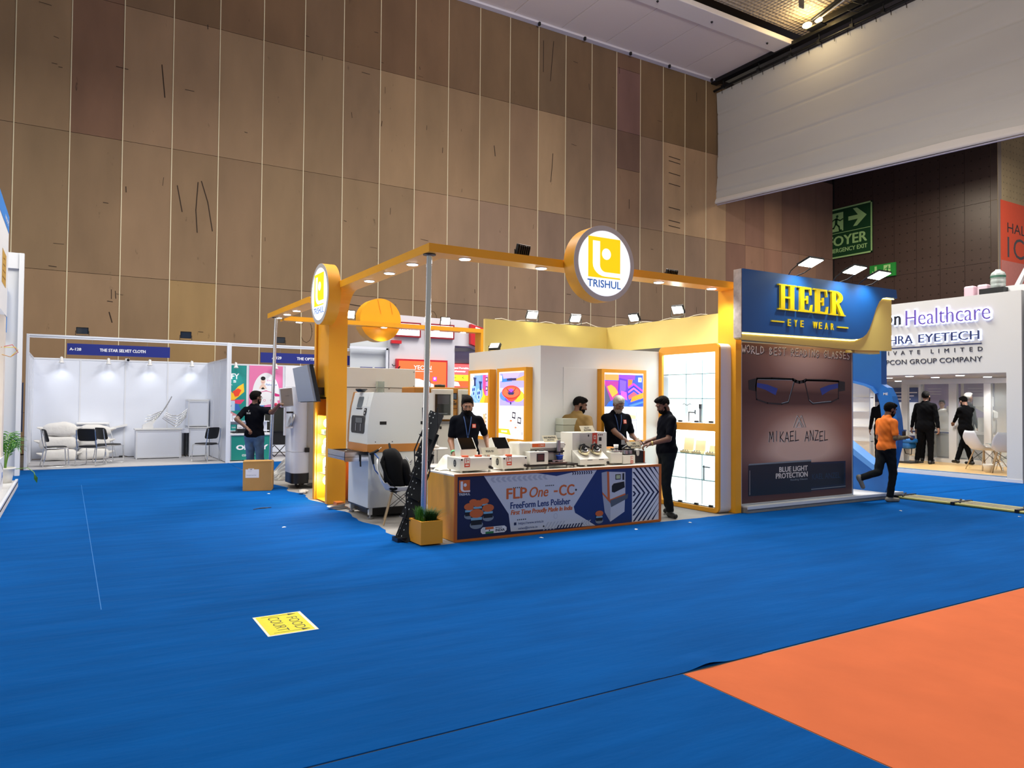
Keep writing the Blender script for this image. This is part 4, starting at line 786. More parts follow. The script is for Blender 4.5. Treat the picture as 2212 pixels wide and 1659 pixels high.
# small white round tables behind the machine
WTB = mat('white_table', '#e3e2de', .3)
for i, (x, y, z, r, lab) in enumerate(((4.72, 10.1, .93, .22, 'high small white round table with a crumpled bag between ovens and bearded man'), (4.42, 9.35, .74, .24, 'low white round table top just behind the counter end'))):
    t = thing('round_table', lab, 'table', (x, y, 0)); mb = MB(); mb.lathe([(0, z-.02), (r, z-.02), (r+.01, z-.01), (r, z), (0, z)], (x, y, 0), WTB, 28); mb.build('tabletop', t)
    mb = MB(); mb.cyl((x, y, .02), (x, y, z-.02), .025, CHR); mb.build('column', t); mb = MB(); mb.lathe([(0, .0), (.2, 0), (.18, .02), (0, .03)], (x, y, 0), CHR, 20); mb.build('foot', t)
mb = MB(); mb.ell((4.66, 10.05, .965), (.10, .07, .045), mat('clear_bag2', '#cfc9bf', .25, bump=.8, bscale=40), 14, 8); mb.ell((4.72, 10.0, .95), (.06, .05, .03), mat('clear_bag2', '#cfc9bf'), 10, 6); single(mb, 'crumpled_bag', 'crumpled clear bag on the high white round table', 'bag', (4.66, 10.05, .93))
# ---------------- planter
t = thing('planter', 'square orange planter with feathery green grass at the foot of the front pole', 'planter', (3.56, 7.79, 0))
PO = mat('planter_orange', '#eda122', .5)
for a in ((3.425, 3.695, 7.62, 7.64), (3.425, 3.695, 7.94, 7.96)):
    mb = MB(); mb.box(*a, .015, .275, PO); mb.build('side', t)
for a in ((3.425, 3.445, 7.64, 7.94), (3.675, 3.695, 7.64, 7.94)):
    mb = MB(); mb.box(*a, .015, .275, PO); mb.build('side', t)
mb = MB(); mb.box(3.44, 3.68, 7.635, 7.945, .02, .24, mat('soil', '#2b2018', .9)); mb.build('soil', t)
def grass(cx, cy, z, n, h, sp, m, ww=.004, par=None, nm='foliage', r=.1):
    mb = MB(); vs = []; fs = []
    for i in range(n):
        a = random.uniform(0, 6.28); q = random.uniform(0, r); x0, y0 = cx+q*math.cos(a), cy+q*math.sin(a); b_ = random.uniform(0, 6.28); hh = h*random.uniform(.5, 1); s_ = sp*random.uniform(.2, 1)
        wx, wy = ww*math.sin(b_), -ww*math.cos(b_); k = len(vs)
        for j in range(4):
            u = j/3; w_ = (1-u)*.9+.1; X = x0+s_*u*u*math.cos(b_); Y = y0+s_*u*u*math.sin(b_); Z = z+hh*(u-.25*u*u)
            vs += [(X-wx*w_, Y-wy*w_, Z), (X+wx*w_, Y+wy*w_, Z)]
        fs += [(k, k+1, k+3, k+2), (k+2, k+3, k+5, k+4), (k+4, k+5, k+7, k+6)]
    mb.add(vs, fs, m); o = mb.build(nm, par); o['kind'] = 'stuff'; return o
GR1 = mat('grass_green', '#3f7d1c', .6, noise=.3, nscale=30)
grass(3.50, 7.80, .24, 420, .26, .08, mat('grass_light', '#4e8c26', .6), .004, t, 'grass', .06); grass(3.62, 7.79, .22, 700, .24, .22, mat('grass_dark', '#2a5a1c', .6), .004, t, 'grass', .06)
# ---------------- lens polishing machine
t = thing('polishing_machine', 'large white and tan lens polishing machine with dark control windows and a pull-out tray', 'machine', (3.56, 9.7, 0))
MW = mat('machine_white', '#dadbd6', .4); MT = mat('machine_tan', '#c07d38', .45)
x0, x1, y0, y1 = 3.56, 4.46, 9.71, 10.54
mb = MB(); mb.box(x0, x1, y0, y1, .15, .92, MW); mb.build('cabinet', t, bevel=.004)
mb = MB(); mb.box(x0-.02, x1+.09, y0-.01, y1, .92, 1.03, MT); mb.build('waist_band', t)
pf = [(x0-.02, 1.03), (x0-.01, 1.30), (x0+.02, 1.55), (x0+.07, 1.75), (x1+.08, 1.755), (x1+.08, 1.03)]
mb = MB(); mb.prism(pf, 'y', y0, y1-.05, MW); mb.build('hood', t, bevel=.004)
mb = MB(); mb.prism([(x0-.03, 1.03), (x0-.02, 1.30), (x0+.01, 1.55), (x0+.06, 1.76), (x0+.1, 1.76), (x0, 1.03)], 'y', y1-.05, y1-.01, mat('tan_edge', '#b98049', .5)); mb.build('edge_band', t)
mb = MB(); n_ = Vector((-1, 0, .04)).normalized()
f = Face(mb, (x0-.021, y1-.05, 1.03), (0, -1, 0), (-1, 0, .04), (.01, 0, .27)); f.st = .003
f.poly(rrect(.56, .25, .05, x=.09, y=.14), BLK, 1); f.st = .0025; f.poly(rrect(.28, .07, .01, x=.28, y=.29), mat('dim_window', '#30352f', .2), 3)
for a in (.3, .5): f.line([(a, .18), (a, .27)], .02, STL, 3)
mb.build('control_window', t)
mb = MB(); f = Face(mb, (x0+.005, y1-.05, 1.46), (0, -1, 0), (-1, 0, .2), (.07, 0, .29)); f.st = .004
f.poly(rrect(.28, .21, .04, x=.2, y=.05), BLK, 1); f.poly(rrect(.22, .16, .03, x=.23, y=.075), mat('grey_display', '#5f6a70', .15), 2)
f.poly(rrect(.10, .30, .05, x=.56, y=-.04), BLK, 1)
for k in range(6): f.disc(.61, -.0+.044*k, .018, .012, mat('button_white', '#d8d8d8', .4), 2, 8)
mb.build('display', t)
mb = MB(); f = F_front(mb, x0, y0-.001, 0)
for a in (.16, .78): f.rect(a, a+.1, 1.30, 1.345, BLK, 1)
for a in (.1, .35): f.disc(a, 1.06, .008, .008, BLK, 1, 8)
mb.build('vent', t)
mb = MB(); mb.box(x0, x1, y0+.04, y1, .13, .15, DRK); mb.box(x0+.1, x1, y0+.1, y1, .03, .13, BLK); mb.build('plinth', t)
for a, b_ in ((x0+.03, y0+.03), (x1-.1, y0+.03), (x0+.02, y1-.06)):
    mb = MB(); mb.box(a, a+.05, b_, b_+.05, .05, .15, MW); mb.cyl((a+.025, b_+.025, .02), (a+.025, b_+.025, .05), .012, STL, n=8); mb.cyl((a+.025, b_+.025, 0), (a+.025, b_+.025, .02), .04, STL, n=14); mb.build('foot', t)
TR = mat('brushed_tray', '#c3c8d6', .15, 1)
mb = MB(); mb.box(3.22, 3.56, 9.70, 10.45, .86, .865, TR); mb.box(3.22, 3.226, 9.70, 10.45, .82, .94, TR); mb.box(3.22, 3.56, 9.70, 9.706, .80, .93, TR); mb.box(3.22, 3.56, 10.444, 10.45, .86, .93, TR); mb.build('tray', t)
mb = MB(); mb.box(3.26, 3.55, 9.9, 10.3, .90, .92, BLK); mb.build('tray_mat', t)
mb = MB(); mb.tube([(3.44, 9.69, .9), (3.44, 9.69, .8), (3.44, 9.68, .73)], .012, BLK, 8); mb.build('tray_latch', t)
mb = MB(); mb.lathe([(0, 0), (.05, 0), (.08, .03), (.08, .05), (0, .05)], (3.62, 10.2, 1.755), BLK, 16); mb.build('cap', t)
t = thing('air_gun', 'black air gun with a coiled blue hose hanging on the polishing machine', 'tool', (3.58, 9.68, .85))
mb = MB(); mb.tube([(3.56, 9.67, .9), (3.62, 9.65, .92), (3.68, 9.64, .955)], .018, BLK, 8); mb.tube([(3.60, 9.66, .9), (3.60, 9.65, .84), (3.61, 9.64, .76)], [.026, .022, .014], BLK, 8); mb.build('body', t)
mb = MB(); mb.tube([(3.68, 9.64, .955), (3.72, 9.63, .99)], .005, CHR, 6); mb.build('nozzle', t)
mb = MB(); mb.tube([(3.62, 9.64, .91), (3.65, 9.62, .87), (3.67, 9.6, .84)], .009, mat('blue_lever', '#2c66b8', .4), 6); mb.build('trigger', t)
BH = mat('blue_hose', '#1d4f97', .4); mb = MB(); mb.tube([(3.61, 9.64, .76), (3.63, 9.63, .68), (3.68, 9.6, .61), (3.74, 9.57, .57)], .008, BH, 6)
mb.tube([(3.74+.0018*i+.0*i, 9.57-.002*i+.016*math.sin(i*.9), .57-.0028*i+.016*math.cos(i*.9)) for i in range(70)], .006, BH, 5); mb.build('hose', t)
# ovens cabinet behind
t = thing('oven_cabinet', 'tan and white double oven cabinet behind the bearded man', 'cabinet', (5.45, 11.9, 0))
OT = mat('oven_tan', '#b27a28', .5)
mb = MB(); mb.box(5.2, 6.0, 11.92, 12.5, 0, 1.265, MW); mb.build('base_cabinet', t)
mb = MB(); mb.box(5.2, 6.62, 11.92, 12.5, 1.27, 1.88, OT); mb.build('upper_body', t, bevel=.02)
mb = MB(); mb.box(5.2, 6.62, 11.86, 12.5, 1.225, 1.27, mat('grey_sill', '#6d6f73', .4)); mb.build('sill', t)
def oven(x, lab):
    mb = MB(); mb.box(x, x+.42, 11.86, 11.92, 1.305, 1.845, MW); d = mb.build('door', t, bevel=.012)
    mb = MB(); mb.box(x+.055, x+.36, 11.852, 11.862, 1.38, 1.755, mat('oven_glass', '#12191c', .08)); mb.build('window', d)
    mb = MB(); f = F_front(mb, x, 11.851, 1.3); f.rect(.1, .33, .28, .44, mat('inner_glow', '#3a3a44', .2), 1); f.rect(.1, .3, .1, .12, mat('shelf_bar', '#59626a', .3), 1); f.disc(.21, .045, .03, .01, STL, 1, 12); mb.build('grille', d)
oven(5.52, ''); oven(6.05, '')
mb = MB(); f = F_front(mb, 5.95, 11.915, 1.3); f.rect(.005, .085, .36, .48, PBK, 1); f.rect(.015, .075, .375, .465, mat('display_blue', '#2a3d5c', .2), 2); f.disc(.03, .325, .012, .016, BLK, 1, 8)
for i in range(2):
    for j in range(2): f.rect(.02+.03*i, .045+.03*i, .26+.025*j, .28+.025*j, BLK, 1)
for i in range(4): f.disc(.0+.025*i, .2, .008, .01, BLK, 1, 8)
mb.build('control_panel', t)
mb = MB(); f = F_front(mb, 5.2, 11.915, 0); f.rect(.0, .8, .62, .63, MW, 1)
for a in (.455,): f.rect(a-.004, a+.004, .05, 1.22, mat('door_gap', '#7d7f80', .6), 1)
for a in (.37, .49): f.rect(a, a+.045, 1.13, 1.18, BLK, 1)
mb.build('door_fittings', t)
mb = MB(); mb.lathe([(0, 0), (.1, 0), (.1, .05), (0, .06)], (5.78, 12.1, 1.88), mat('dark_green_cap', '#1d2a22', .5), 16); mb.build('vent_cap', t)
# tall white machine housing behind
t = thing('white_housing', 'tall plain white machine housing behind the polishing machine', 'machine', (4.4, 13.5, 0))
mb = MB(); mb.box(4.0, 5.9, 13.5, 14.3, 0, 1.875, MW); mb.build('body', t)
mb = MB(); mb.box(4.0, 5.905, 13.49, 14.3, 1.885, 2.26, MW); mb.build('lid', t, bevel=.006)
mb = MB(); f = F_front(mb, 4.0, 13.485); f.disc(1.35, 1.86, .012, .012, DRK, 1, 8); f.disc(1.87, 2.2, .01, .01, DRK, 1, 8); f.disc(1.87, 1.92, .01, .01, DRK, 1, 8); f.disc(.9, 1.84, .01, .01, DRK, 1, 8); mb.build('screw', t)['kind'] = 'stuff'
mb = MB(); mb.box(5.08, 5.22, 13.40, 13.48, 1.78, 2.0, mat('clear_acrylic', '#d9e6e2', .05, trans=.8)); mb.build('acrylic_box', t)
# orange carton peeking behind the column
mb = MB(); mb.box(3.95, 4.12, 11.6, 12.0, 0, .62, mat('orange_carton', '#d88a3a', .7)); mb.box(3.9, 4.1, 11.4, 11.6, 0, .35, mat('kraft', '#c39a62', .8)); single(mb, 'carton_stack', 'orange and brown cartons just right of the arch column', 'box', (4, 11.7, 0))
# foot pedal + brace by the column
t = thing('foot_pedal', 'grey metal foot pedal with an orange block on the carpet edge', 'pedal', (3.55, 10.95, 0))
mb = MB(); mb.box(3.40, 3.66, 10.82, 10.98, .002, .02, STL); mb.build('base', t); mb = MB(); mb.box(3.50, 3.62, 10.88, 11.05, .02, .09, ORGD); mb.build('block', t, bevel=.006)
mb = MB(); mb.hexa([(3.36, 10.8, .03), (3.6, 10.8, .03), (3.6, 10.92, .03), (3.36, 10.92, .03), (3.36, 10.8, .036), (3.6, 10.8, .075), (3.6, 10.92, .075), (3.36, 10.92, .036)], STL); mb.build('plate', t)
mb = MB(); mb.tube([(3.64, 10.95, .05), (3.72, 10.85, .07), (3.84, 10.7, .055), (3.92, 10.6, .012)], .008, mat('grey_cord', '#8d8f91', .5), 6); mb.build('cord', t)
t = thing('bracket_foot', 'small grey angled bracket on the floor between the column and the machine', 'bracket', (3.66, 10.75, 0))
mb = MB(); mb.prism([(10.68, 0.01), (10.8, .01), (10.77, .16), (10.72, .19)], 'x', 3.68, 3.73, STL); mb.box(3.63, 3.80, 10.66, 10.80, 0, .012, STL); mb.build('plate', t)
# ---------------- shell chair with backpack
WS = mat('white_shell', '#dcdcdc', .35); BW = mat('beech_leg', '#b89e78', .5)
def shell_chair(label, loc, rz, group=None, name='shell_chair'):
    t = thing(name, label, 'chair', loc, rz, group); mb = MB(); n, k = 16, 14; vs = []
    for i in range(n+1):
        u = i/n
        if u < .5: y = .20-.40*(u/.5); z = .44-.02*math.sin(u*2*math.pi)-.02*(u < .08)
        else: v = (u-.5)/.5; y = -.20-.12*v-.03*math.sin(v*3.1); z = .44+.40*v**1.15
        hw = (.20+.035*math.sin(u*math.pi))*(1 if u < .75 else 1-.35*((u-.75)/.25)**2)*(1-.18*max(0, .12-u)/.12)
        for j in range(k+1):
            s = -1+2*j/k; lift = .075*abs(s)**2.6*(1 if u < .85 else .35); f_ = .06*abs(s)**2.5*math.sin(min(1, u*1.2)*math.pi)
            vs.append((hw*s, y+(f_*.9 if u > .45 else 0), z+lift*(1 if u < .6 else .3)))
    w = k+1; mb.add(vs, [(i*w+j, i*w+j+1, (i+1)*w+j+1, (i+1)*w+j) for i in range(n) for j in range(k)], WS, True)
    o = mb.build('shell', t, local=True); s_ = o.modifiers.new('solid', 'SOLIDIFY'); s_.thickness = .012
    for sx, sy in ((1, 1), (-1, 1), (1, -1), (-1, -1)):
        mb = MB(); mb.cyl((sx*.13, sy*.11, .42), (sx*.235, sy*.22, 0), .014, BW, r1=.011, n=10); mb.build('leg', t, local=True)
    mb = MB()
    for a, b_ in (((.13, .11), (-.19, .17)), ((-.13, .11), (.19, .17)), ((.13, -.11), (-.19, -.17)), ((-.13, -.11), (.19, -.17)), ((.13, .11), (.19, -.17)), ((.13, -.11), (.19, .17)), ((-.13, .11), (-.19, -.17)), ((-.13, -.11), (-.19, .17))): mb.tube([(a[0], a[1], .41), (b_[0], b_[1], .17)], .004, BLKM, 5)
    mb.build('wire_brace', t, local=True); return t
shell_chair('white shell chair on wooden legs carrying the black backpack', (3.86, 9.27, 0), R(-112))
BP = mat('backpack_black', '#08080a', .85, bump=.12, bscale=18, spec=.2)
t = thing('backpack', 'black backpack slumped on the white shell chair beside the machine', 'bag', (3.80, 9.22, .46))
T = Matrix.Translation((3.87, 9.25, .455)) @ Matrix.Rotation(R(-112), 4, 'Z') @ Matrix.Rotation(R(14), 4, 'X') @ Matrix.Scale(1.25, 4)
def pillow(mb, c, r, m, e=.5, n=20, k=14, fn=None):
    vs = []
    for i in range(k+1):
        p = math.pi*i/k-math.pi/2
        for j in range(n):
            th = 2*math.pi*j/n; g = lambda v: math.copysign(abs(v)**e, v)
            x, y, z = r[0]*g(math.cos(p))*g(math.cos(th)), r[1]*g(math.cos(p))*g(math.sin(th)), r[2]*g(math.sin(p))
            if fn: x, y, z = fn(x, y, z)
            vs.append((c[0]+x, c[1]+y, c[2]+z))
    mb.add(vs, [(i*n+j, i*n+(j+1) % n, (i+1)*n+(j+1) % n, (i+1)*n+j) for i in range(k) for j in range(n)], m, True)
bend = lambda x, y, z: (x*(1.05-.35*max(0, z)), y*(1-.5*max(0, z))-.04+.02*math.sin(z*14), z+.02*math.sin(x*20))
q = MB(); q.T = T; pillow(q, (0, 0, .21), (.17, .11, .23), BP, .55, fn=bend); q.build('main_bag', t)
q = MB(); q.T = T; pillow(q, (.0, .085, .15), (.14, .05, .15), BP, .55); q.build('front_pocket', t)
q = MB(); q.T = T; q.tube([(-.04, -.02, .42), (-.06, -.02, .48), (.0, -.02, .50), (.05, -.02, .43)], .012, BP, 6); q.build('top_handle', t)
for s in (-1, 1):
    q = MB(); q.T = T; q.tube([(s*.09, -.08, .42), (s*.15, -.14, .34), (s*.18, -.12, .16), (s*.15, -.05, .03)], .016, BP, 6); q.build('strap', t)
q = MB(); q.T = T; q.tube([(-.12, .15, .24), (0, .175, .27), (.12, .15, .24)], .005, mat('zip_grey', '#55565a', .4), 5); q.build('zip', t)
q = MB(); q.T = T; q.tube([(.1, .12, .33), (.13, .14, .28)], .006, mat('tag_white', '#a9abb0', .4), 5); q.build('zip_pull', t)
# ---------------- folded brochure rack (black perforated trays in a zigzag)
t = thing('brochure_rack', 'black perforated zigzag brochure rack beside the front pole', 'rack', (3.5, 8.2, 0))
PB = mat('rack_black', '#23262b', .35, .5); HOLE = mat('rack_hole', '#c6cac9', .7)
def tray(i):
    z = .05+.235*i; x = 3.29+.066*i; y = 8.05+.012*i
    a = Vector((x, y, z)); d = Vector((.155, .05, .30)); wv = Vector((.13, -.15, -.07))*.9; nv = wv.cross(d).normalized()
    q = MB(); P = lambda u, v, w_: tuple(a+wv*u+d*v+nv*w_)
    q.hexa([P(0, 0, 0), P(1, 0, 0), P(1, 1, 0), P(0, 1, 0), P(0, 0, .004), P(1, 0, .004), P(1, 1, .004), P(0, 1, .004)], PB)
    q.hexa([P(0, -.02, -.0), P(1, -.02, -.0), P(1, .0, 0), P(0, .0, 0), P(0, -.02, .05), P(1, -.02, .05), P(1, .0, .05), P(0, .0, .05)], PB)
    o = q.build('tray', t)
    q = MB(); f = Face(q, P(0, 0, 0), wv, nv if nv.y < 0 else -nv, d); f.st = .0065; W_, D_ = wv.length, d.length
    for u in (.12, .38, .64, .88):
        for v in (.12, .34, .56, .78, .93):
            if (int(u*10)+int(v*10)) % 2 == 0: f.disc(u*W_, v*D_, .006, .009, HOLE, 1, 8)
    q.build('hole', o)['kind'] = 'stuff'
for i in range(6): tray(i)
for s in (0, 1):
    q = MB(); q.tube([(3.33+.13*s+.03*((i % 2)*2-1)+.05*i, 8.0-.13*s+.0*i, .06+.25*i) for i in range(7)], .009, PB, 5); q.build('side_link', t)
q = MB(); q.box(3.28, 3.48, 7.95, 8.12, .0, .05, PB); q.build('base', t)
# ================================================================ SHELL STALLS ALONG THE BACK
FL = mat('grey_stall_floor', '#b9b8ba', .8, noise=.06)
mb = MB(); mb.prism([(-.8, 19.74), (3.5, 19.74), (3.5, 22.85), (-.8, 22.85)], 'z', -.004, .012, FL); single(mb, 'stall_floor', 'pale grey floor of the empty white shell stall', 'floor covering', (1.4, 21.3, 0))
mb = MB(); mb.prism([(3.52, 19.76), (8.1, 19.76), (8.1, 22.85), (3.52, 22.85)], 'z', -.004, .010, FL); single(mb, 'stall_floor', 'grey floor of the shell stall with pink and teal posters', 'floor covering', (5.5, 21.3, 0))
SHP = WHT2
def shell(name, label, x0, x1, y0, y1, inner=2.68, top=3.07):
    t = thing(name, label, 'stall', (x0, y0, 0)); n = 4; w = (x1-x0)/n
    for i in range(n):
        mb = MB(); mb.box(x0+w*i+.02, x0+w*(i+1)-.02, y1-.01, y1+.01, .03, inner-.03, SHP); mb.build('back_panel', t)
    for i in range(n+1):
        mb = MB(); mb.box(x0+w*i-.02, x0+w*i+.02, y1-.02, y1+.02, 0, inner, ALU); mb.build('upright', t)
    mb = MB(); mb.box(x0, x1, y1-.018, y1+.018, inner-.045, inner, ALU); mb.build('back_rail', t)
    for sx in (x0, x1):
        for j in range(3):
            a, b_ = y0+(y1-y0)*j/3, y0+(y1-y0)*(j+1)/3
            mb = MB(); mb.box(sx-.01, sx+.01, a+.02, b_-.02, .03, inner-.03, SHP); mb.build('side_panel', t)
            if j: mb = MB(); mb.box(sx-.02, sx+.02, a-.02, a+.02, 0, inner, ALU); mb.build('upright', t)
        mb = MB(); mb.box(sx-.018, sx+.018, y0, y1, inner-.045, inner, ALU); mb.build('side_rail', t)
    for sx in (x0, x1): mb = MB(); mb.box(sx-.03, sx+.03, y0-.03, y0+.03, 0, top, ALU); mb.build('front_post', t, bevel=.008)
    mb = MB(); mb.box(x0+.03, x1-.03, y0-.025, y0+.025, top-.08, top, ALU); mb.box(x0+.03, x1-.03, y0-.03, y0-.025, top-.045, top-.035, mat('profile_groove', '#a9aebd', .5)); mb.build('front_rail', t)
    return t
t = shell('shell_stall', 'empty white shell stall with sacks and black chairs', -.80, 3.47, 19.75, 22.83)
shell('shell_stall', 'white shell stall with the teal and pink posters', 3.53, 8.0, 19.8, 22.86)
BB = mat('blue_fascia', '#14247a', .5)
def fascia(x0, x1, y, z0, z1, parts, label):
    t = thing('name_board', label, 'sign', ((x0+x1)/2, y, z0)); mb = MB(); mb.box(x0, x1, y-.01, y+.01, z0, z1, BB); mb.build('board', t)
    mb = MB(); f = F_front(mb, x0, y-.011, z0)
    for s, a, w, h in parts: f.text(s, a, (z1-z0-h)/2, w, h, PWH, 1, fat=.004)
    mb.build('lettering', t)
    for a in (x0+.5, x1-.5): mb = MB(); mb.tube([(a, y, z1), (a, y, 3.0)], .004, STL, 4); mb.build('hook', t)
fascia(-.045, 2.115, 19.74, 2.63, 2.89, [('A-128', .05, .23, .062), ('THE STAR SELVET CLOTH', .66, .96, .07)], 'dark blue A-128 name board over the empty shell stall')
fascia(4.28, 6.85, 19.79, 2.595, 2.86, [('A-129', .29, .24, .07), ('THE OPTIFY LENS', .94, .8, .075)], 'dark blue A-129 name board partly hidden by the orange column')
for i, x in enumerate((-.169, .915, 1.924, 3.003, 4.2, 5.35, 6.4)):
    t = thing('spotlight', ('white clip spotlight on the wall of the empty stall, leftmost', 'white clip spotlight on the wall of the empty stall, second from left', 'white clip spotlight on the wall of the empty stall, third from left', 'white clip spotlight on the wall of the empty stall, rightmost', 'white clip spotlight over the teal poster', 'white clip spotlight over the pink poster', 'white clip spotlight right of the pink poster')[i], 'lamp', (x, 22.78, 2.66), group='clip spotlights in the shell stalls')
    mb = MB(); mb.tube([(x, 22.81, 2.68), (x, 22.74, 2.72), (x, 22.68, 2.68)], .01, ALU, 6); mb.build('arm', t)
    mb = MB(); mb.cyl((x, 22.66, 2.70), (x, 22.63, 2.60), .035, WHT, r1=.045); mb.cyl((x, 22.63, 2.60), (x, 22.62, 2.545), .045, WHT, r1=.068); mb.build('head', t)
    spot('clip_lamp', (x, 22.60, 2.52), (x+.02, 22.84, 1.6), 5, (.86, .92, 1), 105, 1)
mb = MB(); mb.tube([(1.372, 22.8, 2.70), (1.372, 22.72, 2.72)], .012, WHT, 6); mb.box(1.32, 1.42, 22.66, 22.74, 2.66, 2.72, WHT); mb.cyl((1.385, 22.66, 2.685), (1.385, 22.6, 2.675), .035, BLK); single(mb, 'security_camera', 'small black and white camera at the top of the middle wall joint', 'camera', (1.37, 22.75, 2.66))
floodlight('unlit black floodlight on the rail left of the A-128 board', (.25, 19.75, 3.08), (-.1, -1, -.35), False, w=.25, h=.15)
floodlight('unlit black floodlight on the rail right of the A-128 board', (2.47, 19.75, 3.08), (-.1, -1, -.45), False, w=.25, h=.17)
floodlight('unlit black floodlight on the rail above the A-129 board, beside the rear pole', (4.78, 19.8, 3.08), (-.1, -1, -.3), False, w=.25, h=.16)
floodlight('unlit black floodlight on the rail just right of the orange column', (6.1, 19.8, 3.08), (-.6, -1, -.3), False, w=.2, h=.22)
# sacks
SK = mat('woven_sack', '#e6e4e0', .7, bump=.5, bscale=14, noise=.04)
def sack(x0, x1, y, z0, z1, label, ears=True, d=.42):
    t = thing('sack', label, 'sack', ((x0+x1)/2, y, z0), group=None); w, h = (x1-x0)/2, (z1-z0)/2
    q = MB(); ph = random.uniform(0, 6)
    fn = lambda x, y_, z: (x, y_*(1+.05*math.sin(x*9+ph)), z*(1+.10*math.sin(x*7+ph)+.04*math.sin(x*19))-(.03*(x/w)**4))
    pillow(q, ((x0+x1)/2, y, (z0+z1)/2), (w, d/2, h*1.02), SK, .6, 32, 16, fn); q.build('bag', t)
    for s in (-1, 1):
        for yy in (-.08, .1):
            q = MB(); xx = (x0+x1)/2+s*w*.96; zz = z0+h*1.1; q.tube([(xx, y+yy, zz), (xx+s*.06, y+yy-.03, zz+.02), (xx+s*.12, y+yy-.05, zz+.035)], [.045, .03, .012], SK, 6); q.build('tied_corner', t)
sack(-.56, .22, 22.2, .012, .33, 'lowest white sack of the left pile'); sack(-.62, .2, 22.2, .32, .66, 'middle white sack of the left pile'); sack(-.56, .22, 22.2, .65, .99, 'top white sack of the left pile')
sack(.24, .96, 22.28, .012, .34, 'lowest white sack of the right pile, behind the chairs'); sack(.26, .98, 22.28, .33, .65, 'middle white sack of the right pile, behind the chairs'); sack(.24, 1.0, 22.28, .64, .92, 'top white sack of the right pile, behind the chairs')
t = thing('folded_table', 'folded white table leaning on the wall behind the sacks', 'table', (1, 22.6, 0))
mb = MB(); mb.hexa([(.2, 22.55, .93), (.95, 22.5, .93), (.95, 22.78, .95), (.2, 22.8, .95), (.2, 22.55, .96), (.95, 22.5, .96), (.95, 22.78, .98), (.2, 22.8, .98)], WHT); mb.build('tabletop', t)
mb = MB(); mb.hexa([(.93, 22.6, .78), (1.4, 22.7, .87), (1.4, 22.78, .87), (.93, 22.78, .78), (.93, 22.6, .82), (1.4, 22.7, .93), (1.4, 22.78, .93), (.93, 22.78, .82)], WHT); mb.tube([(.95, 22.6, .93), (1.15, 22.62, .05)], .014, ALU, 6); mb.build('leg_frame', t)
mb = MB(); mb.tube([(1.0, 22.7, .02), (1.2, 22.74, .03), (1.32, 22.76, .06), (1.45, 22.75, .025), (1.62, 22.76, .025)], .008, BLK, 5); mb.box(1.22, 1.3, 22.72, 22.78, .012, .06, DRK); single(mb, 'power_cable', 'black power cable with a socket along the foot of the back wall', 'cable', (1.3, 22.74, .02))
# cantilever visitor chairs
def sled_chair(label, loc, rz, group='black visitor chairs in the empty stall'):
    t = thing('visitor_chair', label, 'chair', loc, rz, group)   # faces +Y locally
    SEAT = mat('black_upholstery', '#121316', .55)
    mb = MB(); vs = []
    pillow(mb, (0, .0, .455), (.225, .215, .03), SEAT, .35, 20, 8); mb.build('seat', t, local=True)
    mb = MB(); fn = lambda x, y, z: (x, y-.10*(x/.22)**2*-.35-.12*(z/.16)*.35, z); pillow(mb, (0, -.235, .74), (.225, .022, .15), SEAT, .35, 20, 10, fn); mb.build('backrest', t, local=True)
    for s in (-1, 1):
        mb = MB(); x = s*.225; mb.tube([(x*.96, -.28, .86), (x, -.25, .62), (x, -.21, .45), (x*1.02, -.24, .22), (x*1.04, -.28, .03), (x*1.04, -.26, .014), (x*1.04, .22, .014), (x*1.04, .24, .03), (x, .22, .42), (x, .19, .445), (x, -.2, .445)], .0115, CHR, 8); mb.build('leg', t, local=True)
    for y, z in ((.23, .435), (-.2, .435)):
        mb = MB(); mb.tube([(-.225, y, z), (.225, y, z)], .009, CHR, 6); mb.build('crossbar', t, local=True)
    return t
sled_chair('black visitor chair seen side on, leftmost in the empty stall', (-.23, 20.33, .012), R(-82))
sled_chair('black visitor chair with its back to us in front of the sacks', (.50, 20.42, .012), R(-28))
sled_chair('black visitor chair half hidden behind the one in front of the sacks', (.90, 21.0, .012), R(-62))
sled_chair('black visitor chair at the right, in front of the white cabinet', (3.08, 20.42, .012), R(38))
def cabinet_box(name, label, x0, x1, y0, y1, z0, z1, over=.03, cat='cabinet'):
    t = thing(name, label, cat, ((x0+x1)/2, y0, z0)); mb = MB(); mb.box(x0, x1, y0, y1, z0+.03, z1-.04, WHT2); mb.build('body', t)
    mb = MB(); mb.box(x0-over, x1+over, y0-over, y1, z1-.035, z1, WHT); mb.build('top', t)
    for a in ((x0, x0+.035, z0, z1-.04), (x1-.035, x1, z0, z1-.04)): mb = MB(); mb.box(a[0], a[1], y0-.012, y0, a[2], a[3], ALU); mb.build('corner_profile', t)
    for z in (z0+.02, z1-.08): mb = MB(); mb.box(x0+.035, x1-.035, y0-.012, y0, z, z+.04, ALU); mb.build('rail', t)
cabinet_box('reception_desk', 'low white desk with a bundle of folded frames on it', 1.56, 2.66, 21.9, 22.4, .012, .82, cat='desk')
mb = MB(); mb.box(2.70, 2.9, 22.2, 22.75, .68, .80, WHT2); mb.box(2.70, 2.72, 22.2, 22.75, .012, .68, ALU); mb.box(2.84, 2.86, 22.35, 22.75, .012, .68, DRK); single(mb, 'side_ledge', 'narrow white ledge between the desk and the white cabinet', 'shelf', (2.8, 22.4, .012))
cabinet_box('storage_cabinet', 'white storage cabinet behind the right hand chair, the lower one', 2.92, 3.44, 22.3, 22.8, .012, .84)
cabinet_box('storage_cabinet', 'white storage cabinet standing on top of the lower one', 2.88, 3.42, 22.3, 22.8, .84, 1.61, 0)
